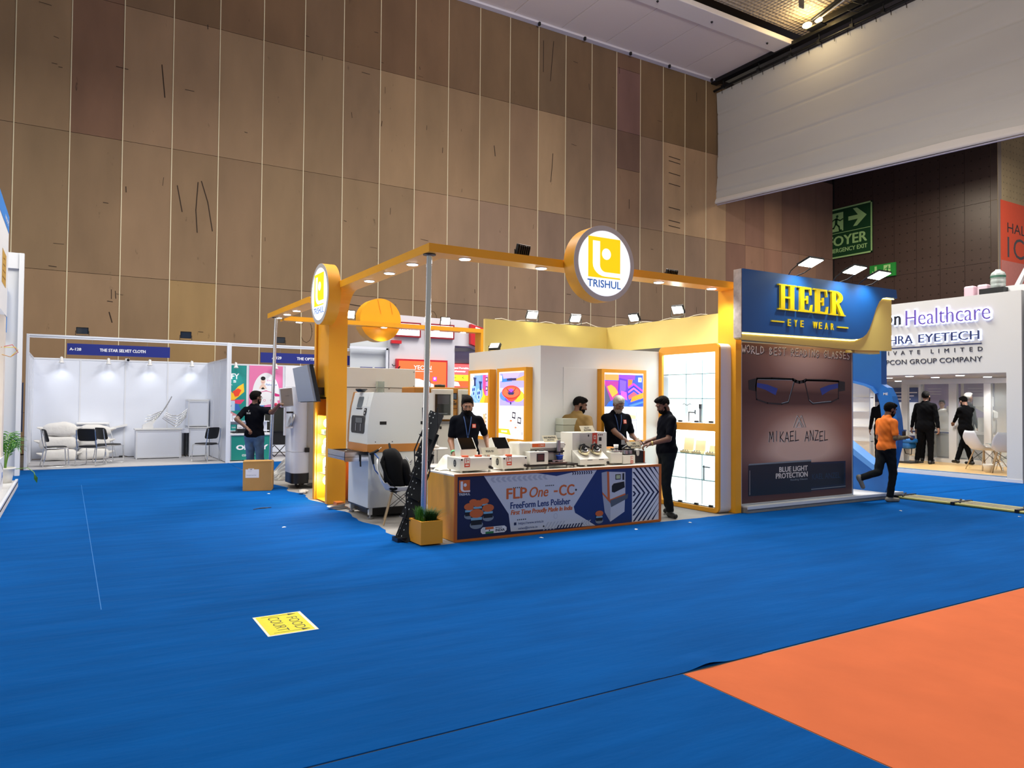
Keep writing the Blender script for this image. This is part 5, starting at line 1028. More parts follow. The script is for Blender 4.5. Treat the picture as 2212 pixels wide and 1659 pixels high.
t = thing('folded_chair_frames', 'bundle of shiny folded chair frames stacked on the white desk', 'frame', (2.1, 22.1, .82))
for i in range(5):
    q = MB(); d = .07*i; zz = .075*i; y = 22.0+.03*i
    q.tube([(1.72+d*.4, y, .86+zz), (1.86+d*.4, y, .88+zz), (2.10+d*.5, y, 1.13+zz*.6), (2.30+d*.5, y, 1.42+zz*.9)], .014, CHR, 6); q.build('frame_bar', t)
    q = MB(); q.tube([(2.20+d*.3, y, 1.1+zz*.5), (2.35+d*.4, y, .98+zz*.6), (2.52+d*.3, y, .86+zz), (2.62+d*.3, y, .92+zz), (2.80+d*.15, y, 1.14+zz*.7)], .014, CHR, 6); q.build('frame_bar', t)
q = MB(); q.box(1.72, 1.98, 21.96, 22.16, .82, .90, WHT); q.hexa([(1.72, 21.96, .9), (1.95, 21.96, .9), (1.95, 22.2, .9), (1.72, 22.2, .9), (1.74, 21.96, .93), (2.05, 21.96, 1.06), (2.05, 22.2, 1.06), (1.74, 22.2, .93)], WHT); q.build('wrapping', t)
# ------------- stall A-129 posters and counter
TEAL = mat('teal_print', '#128a86', .55); PINK = mat('pink_print', '#e579ad', .55); MAG = mat('magenta_print', '#d3267f', .55); WPR = mat('white_print', '#eeeef4', .55)
mb = MB(); mb.box(3.6, 4.54, 22.825, 22.84, .9, 2.63, TEAL); f = F_front(mb, 3.6, 22.824)
f.text('OPTIFY', .05, 2.22, .68, .17, WPR, 1, bold=.02); f.text('LENS', .1, 2.12, .55, .07, WPR, 1, bold=.02, space=1.4); f.text('INDIA', .3, 2.04, .25, .025, WPR, 1)
Cq = lambda h: mat('poster_'+h.strip('#'), h, .55)
f.poly([(.3, 1.7), (.45, 1.95), (.55, 1.8), (.7, 2.0), (.86, 2.1), (.88, 1.85), (.72, 1.7), (.6, 1.6), (.42, 1.58)], Cq('#f2c02a'), 1); f.poly([(.55, 1.85), (.7, 1.95), (.8, 1.9), (.72, 1.72), (.62, 1.7)], Cq('#e8452a'), 2); f.poly([(.5, 1.6), (.9, 1.62), (.78, 1.48), (.62, 1.5)], Cq('#e23a6c'), 2); f.poly([(.5, 1.5), (.72, 1.48), (.8, 1.3), (.6, 1.3)], Cq('#2f66b8'), 2); f.rect(.2, .62, 1.28, 1.58, Cq('#b8cfe8'), 3); f.text('OPTIFY', .28, 1.4, .26, .05, PNV2, 4); f.poly([(.1, 1.35), (.5, 1.28), (.8, 1.1), (.7, 1.06), (.2, 1.18)], Cq('#d08f98'), 4)
single(mb, 'teal_poster', 'teal poster with a splash of bright colours at the left of the pink one', 'poster', (4.07, 22.83, .9))
mb = MB(); mb.box(4.62, 5.6, 22.825, 22.84, .9, 2.64, PINK); f = F_front(mb, 4.62, 22.824)
f.disc(.49, 1.75, .4, .68, WPR, 1, 30, 0, 180); f.rect(.09, .89, 1.6, 1.75, WPR, 1); f.poly([(.09, 1.72), (.89, 1.72), (.89, 1.78), (.49, 1.9), (.09, 1.78)], MAG, 2)
f.disc(.49, 1.45, .36, .42, WPR, 3, 26, 0, 180); f.rect(.09, .89, 1.15, 1.46, Cq('#5a90d8'), 2); f.disc(.62, 1.32, .24, .16, PINK, 4); f.disc(.3, 1.28, .2, .12, Cq('#6b9be0'), 5)
for a in (.25, .45, .65): f.disc(a, 1.6, .035, .035, PINK, 5, 14); f.disc(a, 1.6, .025, .025, WPR, 6, 14)
f.disc(.40, 2.17, .065, .09, Cq('#e9c9b8'), 3, 16); f.disc(.40, 2.26, .07, .06, PBK, 4, 16); f.poly([(.28, 1.95), (.35, 2.08), (.44, 2.08), (.52, 1.95)], Cq('#e9c9b8'), 3); f.poly([(.34, 1.95), (.4, 2.0), (.46, 1.94), (.38, 1.93)], PBK, 5); f.line([(.37, 2.14), (.43, 2.14)], .008, MAG, 5)
f.text('Daily', .52, 2.17, .22, .05, PINK, 3); f.text('Fabulous', .48, 2.05, .33, .055, Cq('#4a78c0'), 3, shear=.2)
for b_ in (1.4, 1.33, 1.26): f.rect(.45, .85, b_, b_+.018, MAG, 6)
single(mb, 'pink_poster', 'pink poster with a smiling portrait behind the man in jeans', 'poster', (5.1, 22.83, .9))
mb = MB(); mb.box(5.68, 6.62, 22.825, 22.84, .9, 2.64, WPR); f = F_front(mb, 5.68, 22.824); f.poly(rrect(.8, .6, .1, x=.05, y=1.4), PNV2, 1); f.poly(rrect(.77, .57, .09, x=.065, y=1.415), WPR, 2); f.text('SCAN', .28, 1.85, .3, .06, PNV2, 3)
single(mb, 'white_poster', 'plain white poster right of the pink one with a rounded dark outline', 'poster', (6.1, 22.83, .9))
t = thing('printed_counter', 'teal printed counter with white lettering behind the man in jeans', 'counter', (3.65, 20.18, 0))
mb = MB(); mb.box(3.65, 4.66, 20.19, 20.7, 0.03, .70, WHT2); mb.build('body', t); mb = MB(); mb.box(3.61, 4.69, 20.15, 20.7, .69, .735, WHT); mb.build('worktop', t)
mb = MB(); mb.box(3.66, 4.65, 20.178, 20.19, .035, .67, mat('teal_front', '#0f8076', .5)); f = F_front(mb, 3.66, 20.177); f.text('OPTIFY', .12, .3, .82, .13, WPR, 1, bold=.05); f.text('CONTACT LENS', .27, .13, .5, .055, WPR, 1, bold=.03)
f.disc(.52, .56, .11, .1, WPR, 1, 24); f.disc(.53, .56, .095, .085, mat('teal_front', '#0f8076'), 2, 24); f.line([(.47, .5), (.53, .6), (.59, .5)], .02, WPR, 3); mb.build('front_print', t)
for i, (x0, z0, w, h, c, lab) in enumerate(((3.66, 1.05, .07, .2, WPR, 'narrow white product box at the far left of the upper display shelf'), (3.74, 1.05, .14, .14, WPR, 'white product box with grey lettering on the upper display shelf'), (3.70, .80, .14, .16, TEAL, 'teal product box on the lower display shelf'), (3.86, .80, .14, .16, WPR, 'white product box on the lower display shelf, right of the teal box'), (4.45, 1.05, .12, .15, WPR, 'white product box right of the man in jeans on the shelf'))):
    mb = MB(); mb.box(x0, x0+w, 20.5, 20.6, z0, z0+h, c); f = F_front(mb, x0, 20.499, z0)
    if w > .1: f.text('Optify', w*.15, h*.35, w*.7, h*.25, PNV2 if c is WPR else WPR, 1)
    single(mb, 'product_box', lab, 'box', (x0+w/2, 20.55, z0))
t = thing('display_shelf', 'white tiered display shelf on the teal counter', 'shelf', (4.15, 20.6, .735))
for z in (.78, 1.03): mb = MB(); mb.box(3.64, 4.68, 20.45, 20.75, z, z+.02, WHT2); mb.build('shelf', t)
mb = MB(); mb.box(3.64, 4.68, 20.72, 20.75, .735, 1.05, WHT2); mb.build('back', t)
mb = MB(); mb.box(3.80, 4.08, 20.22, 20.4, .736, .85, DRK); mb.box(3.82, 4.06, 20.215, 20.22, .745, .84, BLK); single(mb, 'black_case', 'black glossy case on the teal counter', 'case', (3.94, 20.3, .735), bevel=.01)
mb = MB(); mb.ell((3.74, 20.28, .755), (.06, .05, .02), BLK, 10, 6); single(mb, 'sunglasses_pouch', 'small dark pouch at the left edge of the teal counter', 'case', (3.74, 20.28, .735))
mb = MB(); mb.box(4.10, 4.18, 20.2, 20.32, .736, .79, mat('yellow_box', '#e4cf3a', .5)); single(mb, 'yellow_packet', 'small yellow packet beside the black case', 'box', (4.14, 20.26, .735))
# television trolley / black screen behind
t = thing('large_screen', 'big black television screen on a dark stand behind the man in jeans', 'television', (5.1, 21.2, 0))
mb = MB(); mb.box(4.62, 5.75, 21.15, 21.22, .72, 1.42, BLK); mb.build('panel', t, bevel=.01); mb = MB(); f = F_front(mb, 4.66, 21.149, .75); f.rect(0, 1.05, 0, .63, mat('dark_screen', '#0b1012', .08), 1); mb.build('screen', t)
mb = MB(); mb.box(4.60, 5.75, 21.2, 21.5, .35, .72, BLK); mb.build('console', t)
for a in (4.66, 5.6): mb = MB(); mb.box(a, a+.05, 21.2, 21.26, 0, .35, BLK); mb.build('leg', t)
mb = MB()
for k in range(3): mb.tube([(4.7+.3*k, 21.2, .02), (5.0+.3*k, 21.2, .34)], .012, BLKM, 5); mb.tube([(5.0+.3*k, 21.2, .02), (4.7+.3*k, 21.2, .34)], .012, BLKM, 5)
mb.build('lattice', t)
mb = MB(); mb.box(4.7, 5.2, 21.1, 21.16, 1.42, 1.47, PINK); mb.ell((5.0, 21.1, 1.49), (.05, .05, .045), Cq('#e23a5c'), 10, 6); single(mb, 'pink_items', 'pink packets lying on top of the big black screen', 'box', (5, 21.13, 1.42))
mb = MB(); q = grass(4.05, 18.2, 0, 90, .26, .2, mat('plant_green', '#3f8f2c', .6), .008, None, 'low_plant', .05); q['label'] = 'small green plant at the foot of the rear pole behind the cardboard box'; q['category'] = 'plant'; del q['kind']; mb = None
# draped white cover
t = thing('draped_cover', 'white draped sheet over equipment behind the white tower machine', 'sheet', (4.0, 15.2, 0))
mb = MB(); vs = []; n = 18
for i in range(n+1):
    for j in range(n+1):
        u, v = i/n, j/n; x = 3.52+.75*u; h = .95*u**.8*(1-.0*v); vs.append((x+.02*math.sin(v*30), 15.3-.15*math.sin(u*3)+.03*math.sin(u*22+v*4), .01+h*v+.012*math.sin(u*26)))
mb.add(vs, [(i*(n+1)+j, (i+1)*(n+1)+j, (i+1)*(n+1)+j+1, i*(n+1)+j+1) for i in range(n) for j in range(n)], mat('cover_white', '#e4e0d6', .6), True); mb.build('cloth', t)
# ------------- tall white diagnostic tower machine + tv
t = thing('tower_machine', 'tall white upright machine with a curved front, round handle and black base', 'machine', (3.75, 13.75, 0))
TW = mat('tower_white', '#dfe2ea', .3); TT = Matrix.Translation((0, 0, -.102)) @ Matrix.Scale(1.062, 4)
mb = MB(); mb.prism([(3.60, .0), (3.60, .0)], 'z', 0, 0, TW) if False else None
def dsh(x0, x1, yf, d, n=10):  # D-shaped plan, rounded towards -x/-y
    return [(x0+(x1-x0)*i/n, yf+d*(1-math.sqrt(max(0, 1-(1-2*i/n)**2)))*.5) for i in range(n+1)]+[(x1, yf+.5), (x0, yf+.5)]
mb = MB(); mb.T = TT; mb.prism(dsh(3.33, 3.60, 12.82, .16), 'z', .73, 1.86, TW, True); mb.build('upper_body', t)
mb = MB(); mb.T = TT; mb.prism(dsh(3.33, 3.63, 12.80, .16), 'z', .36, .725, TW, True); mb.build('lower_body', t)
mb = MB(); mb.T = TT; mb.prism(dsh(3.33, 3.635, 12.79, .16), 'z', .18, .36, BLK, True); mb.build('black_base', t)
mb = MB(); mb.T = TT; mb.box(3.56, 3.70, 12.88, 13.5, .185, 1.65, CREAM2); mb.build('rear_column', t); mb = MB(); mb.T = TT; mb.box(3.535, 3.56, 12.86, 12.9, .75, 1.6, BLK); mb.build('gap_strip', t)
mb = MB(); mb.T = TT; mb.box(3.4, 3.72, 12.85, 13.5, .185, .24, CREAM2); mb.build('chassis', t)
for a, b_ in ((3.70, 13.85), (3.88, 14.2)):
    mb = MB(); mb.cyl((a, b_-.02, .05), (a, b_+.02, .05), .05, BLK, n=16); mb.box(a-.015, a+.015, b_-.03, b_+.03, .05, .12, STL); mb.build('castor', t)
for z in (1.83, .76): mb = MB(); mb.T = TT; mb.box(3.545, 3.62, 12.8, 12.86, z-.04, z+.04, BLK); mb.build('clamp', t)
mb = MB(); T = TT @ Matrix.Translation((3.335, 12.9, 1.28)) @ Matrix.Rotation(R(-70), 4, 'Y'); mb.T = T; mb.lathe([(.07, -.01), (.12, 0), (.13, .02), (.115, .03), (.06, .02), (0, .02)], (0, 0, 0), STL, 24); mb.build('round_handle', t)
mb = MB(); f = F_front(mb, 3.39, 12.812); f.text('TOPMED', .0, 1.6, .06, .02, PNV2, 1, space=1); f.rect(.04, .10, .64, .655, mat('yellow_box', '#e4cf3a'), 1); mb.build('badge', t) if False else None
mb = MB(); T = TT @ Matrix.Translation((3.11, 12.75, 1.5)) @ Matrix.Rotation(R(-6), 4, 'Y'); mb.T = T; mb.box(0, .22, 0, .05, 0, .33, TW); mb.build('tablet_case', t, bevel=.01)
mb = MB(); mb.T = T; f = F_front(mb, .012, -.001, .015); f.rect(0, .195, 0, .30, mat('tablet_screen', '#8f8a86', .15), 1); f.text('hello', .08, .17, .06, .012, DRK, 2); mb.build('tablet_screen', t)
mb = MB(); mb.T = TT; mb.box(3.2, 3.34, 12.85, 12.89, 1.40, 1.43, BLK); mb.box(3.2, 3.34, 12.85, 12.89, 1.14, 1.17, WHT); mb.box(3.19, 3.22, 12.83, 12.9, 1.02, 1.5, TW); mb.build('arm', t)
t = thing('wall_screen', 'flat screen wrapped in pale film, mounted on the arch column', 'television', (3.45, 12.1, 1.6))
q = MB(); pts = [(3.36, 12.62, 1.60), (3.50, 11.66, 1.63), (3.44, 11.84, 2.19), (3.30, 12.66, 2.17)]
SC_ = mat('screen_film', '#8b93a2', .35); q.hexa([(3.36, 12.62, 1.60), (3.36, 11.66, 1.62), (3.40, 11.66, 1.62), (3.40, 12.62, 1.60), (3.27, 12.66, 2.17), (3.27, 11.78, 2.20), (3.31, 11.78, 2.20), (3.31, 12.66, 2.17)], SC_); q.build('screen', t)
q = MB(); q.hexa([(3.40, 12.62, 1.59), (3.40, 11.62, 1.61), (3.45, 11.60, 1.61), (3.45, 12.62, 1.59), (3.31, 12.66, 2.18), (3.31, 11.76, 2.21), (3.36, 11.74, 2.21), (3.36, 12.66, 2.18)], BLK); q.build('housing', t)
q = MB(); q.box(3.42, 3.53, 11.7, 11.95, 1.72, 1.84, BLK); q.build('mount', t)
q = MB(); q.tube([(3.45, 12.35, 1.9), (3.46, 12.3, 1.7), (3.44, 12.2, 1.62)], .02, BLK, 6); q.build('cable', t)
mb = MB(); mb.ell((3.58, 13.0, .03), (.09, .12, .03), mat('clear_bag2', '#cfc9bf'), 12, 6); mb.ell((3.5, 12.8, .03), (.07, .06, .025), mat('clear_bag2', '#cfc9bf'), 10, 6); single(mb, 'crumpled_film', 'crumpled clear film on the floor in front of the lit niche', 'bag', (3.55, 12.9, 0))
# cardboard box
t = thing('cardboard_box', 'brown cardboard box with a white paper label on the blue carpet', 'box', (2.92, 13.62, 0))
KR = mat('cardboard', '#b78c4e', .8, noise=.05, nscale=5)
mb = MB(); mb.T = Matrix.Translation((2.686, 13.69, .001)) @ Matrix.Rotation(R(-19), 4, 'Z'); mb.box(0, .49, 0, .38, 0, .515, KR); mb.build('carton', t, bevel=.006)
mb = MB(); mb.T = Matrix.Translation((2.686, 13.69, .001)) @ Matrix.Rotation(R(-19), 4, 'Z'); mb.hexa([(-.0, -.004, .51), (.49, -.004, .515), (.49, .2, .515), (0, .2, .515), (.0, -.004, .522), (.49, -.004, .535), (.49, .2, .54), (0, .2, .54)], KR); mb.build('flap', t)
mb = MB(); mb.T = Matrix.Translation((2.686, 13.69, .001)) @ Matrix.Rotation(R(-19), 4, 'Z'); f = F_front(mb, 0, -.002); f.rect(.045, .275, .235, .385, PWH, 1); f.rect(.09, .19, .38, .40, PWH, 1); f.text('28', .12, .375, .035, .02, PBK, 2); f.text('Trisha', .09, .34, .06, .015, PGD, 2, bold=0); f.text('Humphreyhine', .06, .27, .17, .018, PBK, 2, bold=0, shear=.3); mb.build('paper_label', t)
# ------------- sheds and red stall behind
t = thing('white_shed', 'grey white stall walls rising behind the orange column', 'stall', (7, 18.5, 0))
SH = mat('shed_white', '#c4c8cb', .6)
mb = MB(); mb.prism([(6.37, 0), (7.3, 0), (7.3, 3.205), (6.37, 3.045)], 'y', 20.6, 20.65, SH); mb.build('wall_panel', t) if False else None
mb = MB(); mb.prism([(6.66, 2.3), (7.75, 2.3), (7.75, 3.42), (6.66, 3.2)], 'y', 19.7, 19.73, SH); mb.build('wall_panel', t)
mb = MB(); mb.box(7.66, 7.72, 19.55, 19.6, 0, 3.1, ALU); mb.box(6.6, 7.72, 19.55, 19.6, 3.05, 3.12, ALU); mb.build('rail', t)
for k in range(2): mb = MB(); mb.box(6.95+.42*k, 7.3+.42*k, 19.66, 19.69, 2.4, 2.56, BB); mb.build('blue_sign', t)
t = thing('red_brand_stall', 'white stall with red framed signs standing behind the orange stall', 'stall', (9, 19.5, 0))
RS = mat('stall_grey_white', '#cfcbd0', .5); RD = mat('red_frame', '#8e1220', .45); RD2 = mat('bright_red_frame', '#c8202a', .4)
mb = MB(); mb.prism([(7.75, 0), (9.8, 0), (9.8, 3.27), (10.3, 3.27), (10.9, 3.15), (10.9, 3.75), (10.64, 3.87), (10.414, 3.95), (10.12, 4.04), (8.99, 4.05), (7.75, 4.07)], 'y', 19.52, 19.7, RS); mb.build('front_wall', t)
mb = MB(); mb.box(9.8, 11, 20.0, 20.1, 0, 3.3, mat('lilac_wall', '#a79db4', .6)); mb.build('inner_wall', t)
mb = MB(); mb.prism([(9.8, 3.20), (10.3, 3.22), (10.6, 3.12), (9.8, 3.10)], 'y', 19.49, 19.52, mat('slot_dark', '#4a444c', .7)); mb.build('slot', t)
def redsign(x0, x1, z0, z1, m, txt, nm='sign'):
    mb = MB(); mb.box(x0, x1, 19.42, 19.52, z0, z1, RD); o = mb.build('sign_frame', t)
    mb = MB(); f = F_front(mb, x0, 19.419, z0); f.rect(.045, x1-x0-.045, .045, z1-z0-.045, m, 1)
    for s, a, b_, w, h, mm in txt: f.text(s, a, b_, w, h, mm, 2, bold=0)
    mb.build('sign_face', o)
BLUt = cm('#3f55a8', .5)
redsign(7.85, 8.66, 3.441, 3.864, LW, [('Topup Seiko', .02, .17, .7, .13, BLUt)]); redsign(8.86, 9.735, 3.44, 3.87, LW, [('YEOSN', .25, .19, .42, .1, cm('#7f97b8', .6))])
mb = MB(); mb.prism([(10.26, 3.33), (10.9, 3.12), (10.9, 3.78), (10.26, 3.93)], 'y', 19.36, 19.5, RD2); mb.build('sign_frame', t); mb = MB(); f = F_front(mb, 10.41, 19.355); f.poly([(0, 3.37), (.5, 3.2), (.5, 3.72), (0, 3.85)], LW, 1); mb.build('sign_face', t)
mb = MB(); mb.box(7.76, 8.06, 19.4, 19.5, 3.24, 3.33, RD2); mb.build('red_block', t)
ORR = cm('#ff5a2c', 1.0)
mb = MB(); mb.box(7.92, 9.51, 19.40, 19.52, 1.2, 2.81, RD2); o = mb.build('poster_frame', t); mb = MB(); f = F_front(mb, 7.92, 19.399)
f.rect(.06, 1.55, 1.25, 2.76, ORR, 1); f.poly([(.06, 1.25), (.06, 2.3), (.7, 2.25), (1.15, 2.1), (1.15, 1.25)], LW, 2); f.text('YEOSN', .52, 2.52, .55, .12, LW, 2, bold=0); f.line([(.5, 2.47), (1.1, 2.47)], .01, LW, 2)
f.rect(1.12, 1.24, 2.2, 2.32, cm('#c02ad0'), 3); f.disc(1.18, 2.27, .035, .035, LW, 4, 10); f.poly(rrect(.2, .22, .05, x=.85, y=2.0), cm('#44425a', .4), 3); f.poly(rrect(.15, .17, .04, x=.875, y=2.025), LW, 4); mb.build('poster_print', o)
mb = MB(); mb.box(9.8, 10.9, 19.9, 20.0, 1.2, 2.78, RD2); o = mb.build('poster_frame', t); mb = MB(); f = F_front(mb, 9.8, 19.899)
f.rect(0, 1.05, 1.25, 2.75, cm('#ff6a6a'), 1); f.text('Hand Portable', .12, 2.6, .55, .06, LW, 2, bold=.03); f.text('Autorefractometer', .02, 2.5, .55, .06, LW, 2, bold=.03); f.rect(0, 1.05, 2.24, 2.42, cm('#e6e62e'), 2); f.text('plus', .05, 2.3, .2, .07, cm('#5a7a1a', .4), 3); f.text('<', .45, 2.3, .06, .08, cm('#5a7a1a', .4), 3)
f.rect(0, 1.05, 2.06, 2.24, ORR, 2); f.poly([(0, 2.08), (0, 2.2), (.15, 2.22), (.32, 2.2), (.38, 2.08)], LW, 3); f.rect(0, 1.05, 1.25, 2.05, cm('#9c1020'), 2); f.text('Top Seller', .06, 1.86, .8, .13, LW, 3, bold=.02); mb.build('poster_print', o)
mb = MB(); mb.tube([(7.8, 19.45, 2.65), (7.83, 19.42, 2.6), (7.88, 19.42, 2.62)], .015, BLK, 6); mb.tube([(7.95, 19.38, 2.5), (8.0, 19.36, 2.6)], .02, BLK, 6); mb.build('hook', t)
# ================================================================ BLUE AND YELLOW EYE WEAR STALL
HB = mat('stall_blue', '#0d5296', .45, noise=.03, nscale=2); HB2 = mat('stall_blue_light', '#1668ba', .45); HY = mat('stall_yellow', '#e9cf72', .5); LY = mat('letter_yellow', '#f4d508', .35, emit=.12)
t = thing('deck', 'low pale deck with grey edging under the blue eye wear stall', 'platform', (10.6, 7.6, 0))
mb = MB(); mb.box(8.68, 12.62, 7.53, 12.2, .078, .1, DECK); mb.build('deck_board', t); mb = MB(); mb.box(8.68, 12.6, 7.55, 12.2, .0, .078, mat('edge_grey', '#8f8d8a', .6, noise=.15, nscale=6)); mb.build('edging', t)
mb = MB(); mb.box(8.66, 12.63, 7.525, 7.545, .06, .104, ALU); mb.build('edge_profile', t)
t = thing('poster_wall', 'tall wall with the brown reading glasses poster in a blue surround', 'wall', (10, 7.7, .1))
mb = MB(); mb.box(8.655, 11.42, 7.68, 7.86, .10, 2.62, HB); mb.build('surround', t)
PB1 = mat('poster_brown', '#9a7568', .45); nt = PB1.node_tree; b0 = nt.nodes['Principled BSDF']   # printed tones of the poster, its bright reflection at the top painted in
g_ = nt.nodes.new('ShaderNodeNewGeometry'); sp = nt.nodes.new('ShaderNodeSeparateXYZ'); nt.links.new(g_.outputs['Position'], sp.inputs[0])
def nmath(nt, op, a, b=None):
    n = nt.nodes.new('ShaderNodeMath'); n.operation = op
    for i, v in enumerate((a, b)):
        if v is None: continue
        if isinstance(v, (int, float)): n.inputs[i].default_value = v
        else: nt.links.new(v, n.inputs[i])
    return n.outputs[0]
def blob(cx, cz, rx, rz):
    dx = nmath(nt, 'DIVIDE', nmath(nt, 'SUBTRACT', sp.outputs[0], cx), rx); dz = nmath(nt, 'DIVIDE', nmath(nt, 'SUBTRACT', sp.outputs[2], cz), rz)
    return nmath(nt, 'EXPONENT', nmath(nt, 'MULTIPLY', nmath(nt, 'ADD', nmath(nt, 'MULTIPLY', dx, dx), nmath(nt, 'MULTIPLY', dz, dz)), -1))
s_ = nmath(nt, 'ADD', nmath(nt, 'ADD', blob(10.15, 2.35, 1.0, .45), blob(10.15, 1.2, 1.0, .35)), blob(10.1, .85, 1.1, .25))
s_ = nmath(nt, 'SUBTRACT', s_, nmath(nt, 'MULTIPLY', blob(10.1, 1.72, .9, .12), .5))
cr = nt.nodes.new('ShaderNodeValToRGB'); nt.links.new(s_, cr.inputs[0]); e_ = cr.color_ramp.elements
e_[0].position = 0; e_[0].color = lin('#4a2c2c'); e_[1].position = 1.0; e_[1].color = lin('#d3b3a2'); q_ = e_.new(.45); q_.color = lin('#8f6a5e'); nt.links.new(cr.outputs[0], b0.inputs['Base Color'])
mb = MB(); f = F_front(mb, 8.66, 7.676); f.rect(.012, 2.74, .105, 2.575, mat('silver_trim', '#b9bfc8', .35), 0); f.rect(.03, 2.72, .125, 2.56, PB1, 1)
HND = mat('poster_chalk', '#d9d2cc', .6); DB = mat('poster_dark', '#150f12', .5); NB = mat('poster_navy_frame', '#0b1222', .4); RB = mat('poster_royal', '#1c3f9c', .4); DT = mat('poster_box_teal', '#0d1e2a', .4); DT2 = mat('poster_box_blue', '#10263f', .4)
def hand(txt, a, b, w, h, m, l, r=.012, k=.0):
    n = len(txt); adv = w/n
    st = {'W': [((0, 1), (.25, 0), (.5, .7), (.75, 0), (1, 1))], 'O': [((.5, 1), (.1, .75), (.05, .35), (.45, 0), (.9, .3), (.85, .8), (.5, 1))], 'R': [((.1, 0), (.12, 1)), ((.12, 1), (.8, .85), (.7, .55), (.12, .48), (.95, 0))], 'L': [((.15, 1), (.1, 0), (.9, .05))], 'D': [((.1, 0), (.12, 1), (.8, .8), (.9, .3), (.1, 0))], 'B': [((.1, 0), (.12, 1), (.75, .8), (.15, .52), (.9, .25), (.1, 0))], 'E': [((.9, 1), (.12, .95), (.1, 0), (.92, .04)), ((.12, .5), (.75, .52))], 'S': [((.85, .9), (.4, 1), (.12, .72), (.8, .35), (.6, 0), (.1, .1))], 'T': [((0, .95), (1, 1)), ((.5, .97), (.48, 0))], 'A': [((0, 0), (.5, 1), (.95, 0)), ((.2, .35), (.8, .35))], 'I': [((.5, 1), (.48, 0))], 'N': [((.1, 0), (.12, 1), (.85, .0), (.88, 1))], 'G': [((.85, .85), (.5, 1), (.08, .5), (.4, 0), (.85, .2), (.85, .48), (.5, .45))], 'M': [((0, 0), (.15, 1), (.5, .3), (.85, 1), (1, 0))], 'K': [((.12, 0), (.12, 1)), ((.85, 1), (.15, .45), (.9, 0))], 'Z': [((.1, 1), (.9, 1), (.08, 0), (.95, .04))]}
    for i, c in enumerate(txt):
        for s in st.get(c, []): f.line([(a+i*adv+adv*.84*x, b+h*y+h*.06*math.sin(i*1.7)) for x, y in s], r, m, l)
hand('WORLD BEST READING GLASSES', .036, 2.392, 2.66, .115, DB, 2, .018); hand('WORLD BEST READING GLASSES', .026, 2.40, 2.66, .115, mat('poster_white', '#f4f0ec', .6), 3, .017)
hand('MIKAEL ANZEL', .63, 1.035, 1.46, .155, HND, 2, .013); hand('MIKAEL ANZEL', .64, 1.042, 1.46, .155, DB, 3, .016)
for dx, m, l in ((-.008, HND, 3), (.006, DB, 2)): f.line([(1.21+dx, 1.26), (1.31+dx, 1.45), (1.46+dx, 1.26)], .012, m, l); f.line([(1.26+dx, 1.26), (1.355+dx, 1.40)], .012, m, l); f.line([(1.28+dx, 1.26), (1.41+dx, 1.45), (1.51+dx, 1.26)], .012, m, l); f.line([(1.3+dx, 1.262), (1.42+dx, 1.262), (1.36+dx, 1.36)], .010, m, l)
f.st = .0006
for T_ in (((.363, 1.953), (.60, 1.93), (.836, 1.873), (.788, 1.768), (.55, 1.85), (.363, 1.889)), ((1.873, 1.889), (2.1, 1.95), (2.355, 1.983), (2.354, 1.905), (2.15, 1.87), (1.926, 1.78))): f.poly(list(T_), RB, 4)
f.line([(.36, 2.015), (1.2, 2.022), (1.235, 1.99), (1.09, 1.66), (.933, 1.63), (.6, 1.645), (.355, 1.70), (.335, 1.9), (.36, 2.015)], .024, NB, 5); f.line([(.36, 2.018), (.7, 2.03), (1.2, 2.024)], .034, NB, 5); f.line([(1.53, 2.02), (2.0, 2.028), (2.36, 2.018)], .034, NB, 5)
f.line([(1.49, 1.99), (1.53, 2.016), (2.36, 2.014), (2.355, 1.73), (2.168, 1.67), (1.689, 1.637), (1.60, 1.69), (1.49, 1.99)], .022, NB, 5)
f.line([(1.2, 2.02), (1.27, 1.995), (1.356, 1.982), (1.45, 1.995), (1.52, 2.02)], .05, NB, 5)
f.poly([(.168, 1.988), (.294, 2.014), (.363, 2.024), (.345, 1.82), (.317, 1.826), (.179, 1.847)], NB, 5); f.poly([(2.36, 2.026), (2.533, 2.012), (2.532, 1.864), (2.373, 1.845), (2.36, 1.95)], NB, 5); f.line([(.38, 2.005), (1.18, 2.012)], .006, mat('poster_cyan', '#9fb9c8', .5), 6); f.line([(1.22, 1.99), (1.085, 1.672), (.93, 1.645)], .006, mat('poster_cyan', '#9fb9c8'), 6); f.line([(1.6, 1.70), (1.69, 1.65), (2.16, 1.684)], .006, mat('poster_cyan', '#9fb9c8'), 6)
f.poly([(.169, .698), (1.648, .712), (1.647, .216), (.17, .231)], DT, 4); f.poly([(.19, .72), (1.648, .735), (1.648, .708), (.169, .698)], mat('poster_edge', '#7d8890', .5), 5); f.poly([(1.648, .691), (2.545, .684), (2.543, .234), (1.647, .233)], DT2, 4); f.poly([(1.648, .66), (2.5, .65), (2.5, .30), (1.648, .29)], DT, 5); f.line([(1.65, .255), (2.54, .262)], .012, mat('poster_edge', '#7d8890'), 6)
f.text('BLUE LIGHT', .875, .566, .68, .078, HND, 6, fat=.005); f.text('PROTECTION', .795, .467, .76, .08, HND, 6, fat=.005); f.text('Reading Glasses', 1.14, .41, .415, .038, mat('poster_dim', '#8a97a0', .5), 6, bold=0); f.text('KAEL ANZEL', 1.67, .41, .72, .09, mat('poster_ghost', '#1f3c58', .5), 6, bold=0); f.rect(.20, .206, .25, .62, HND, 6)
mb.build('poster_print', t)
t = thing('header_sign', 'blue and yellow curved header sign with raised yellow serif letters', 'sign', (10.3, 7.45, 2.55))
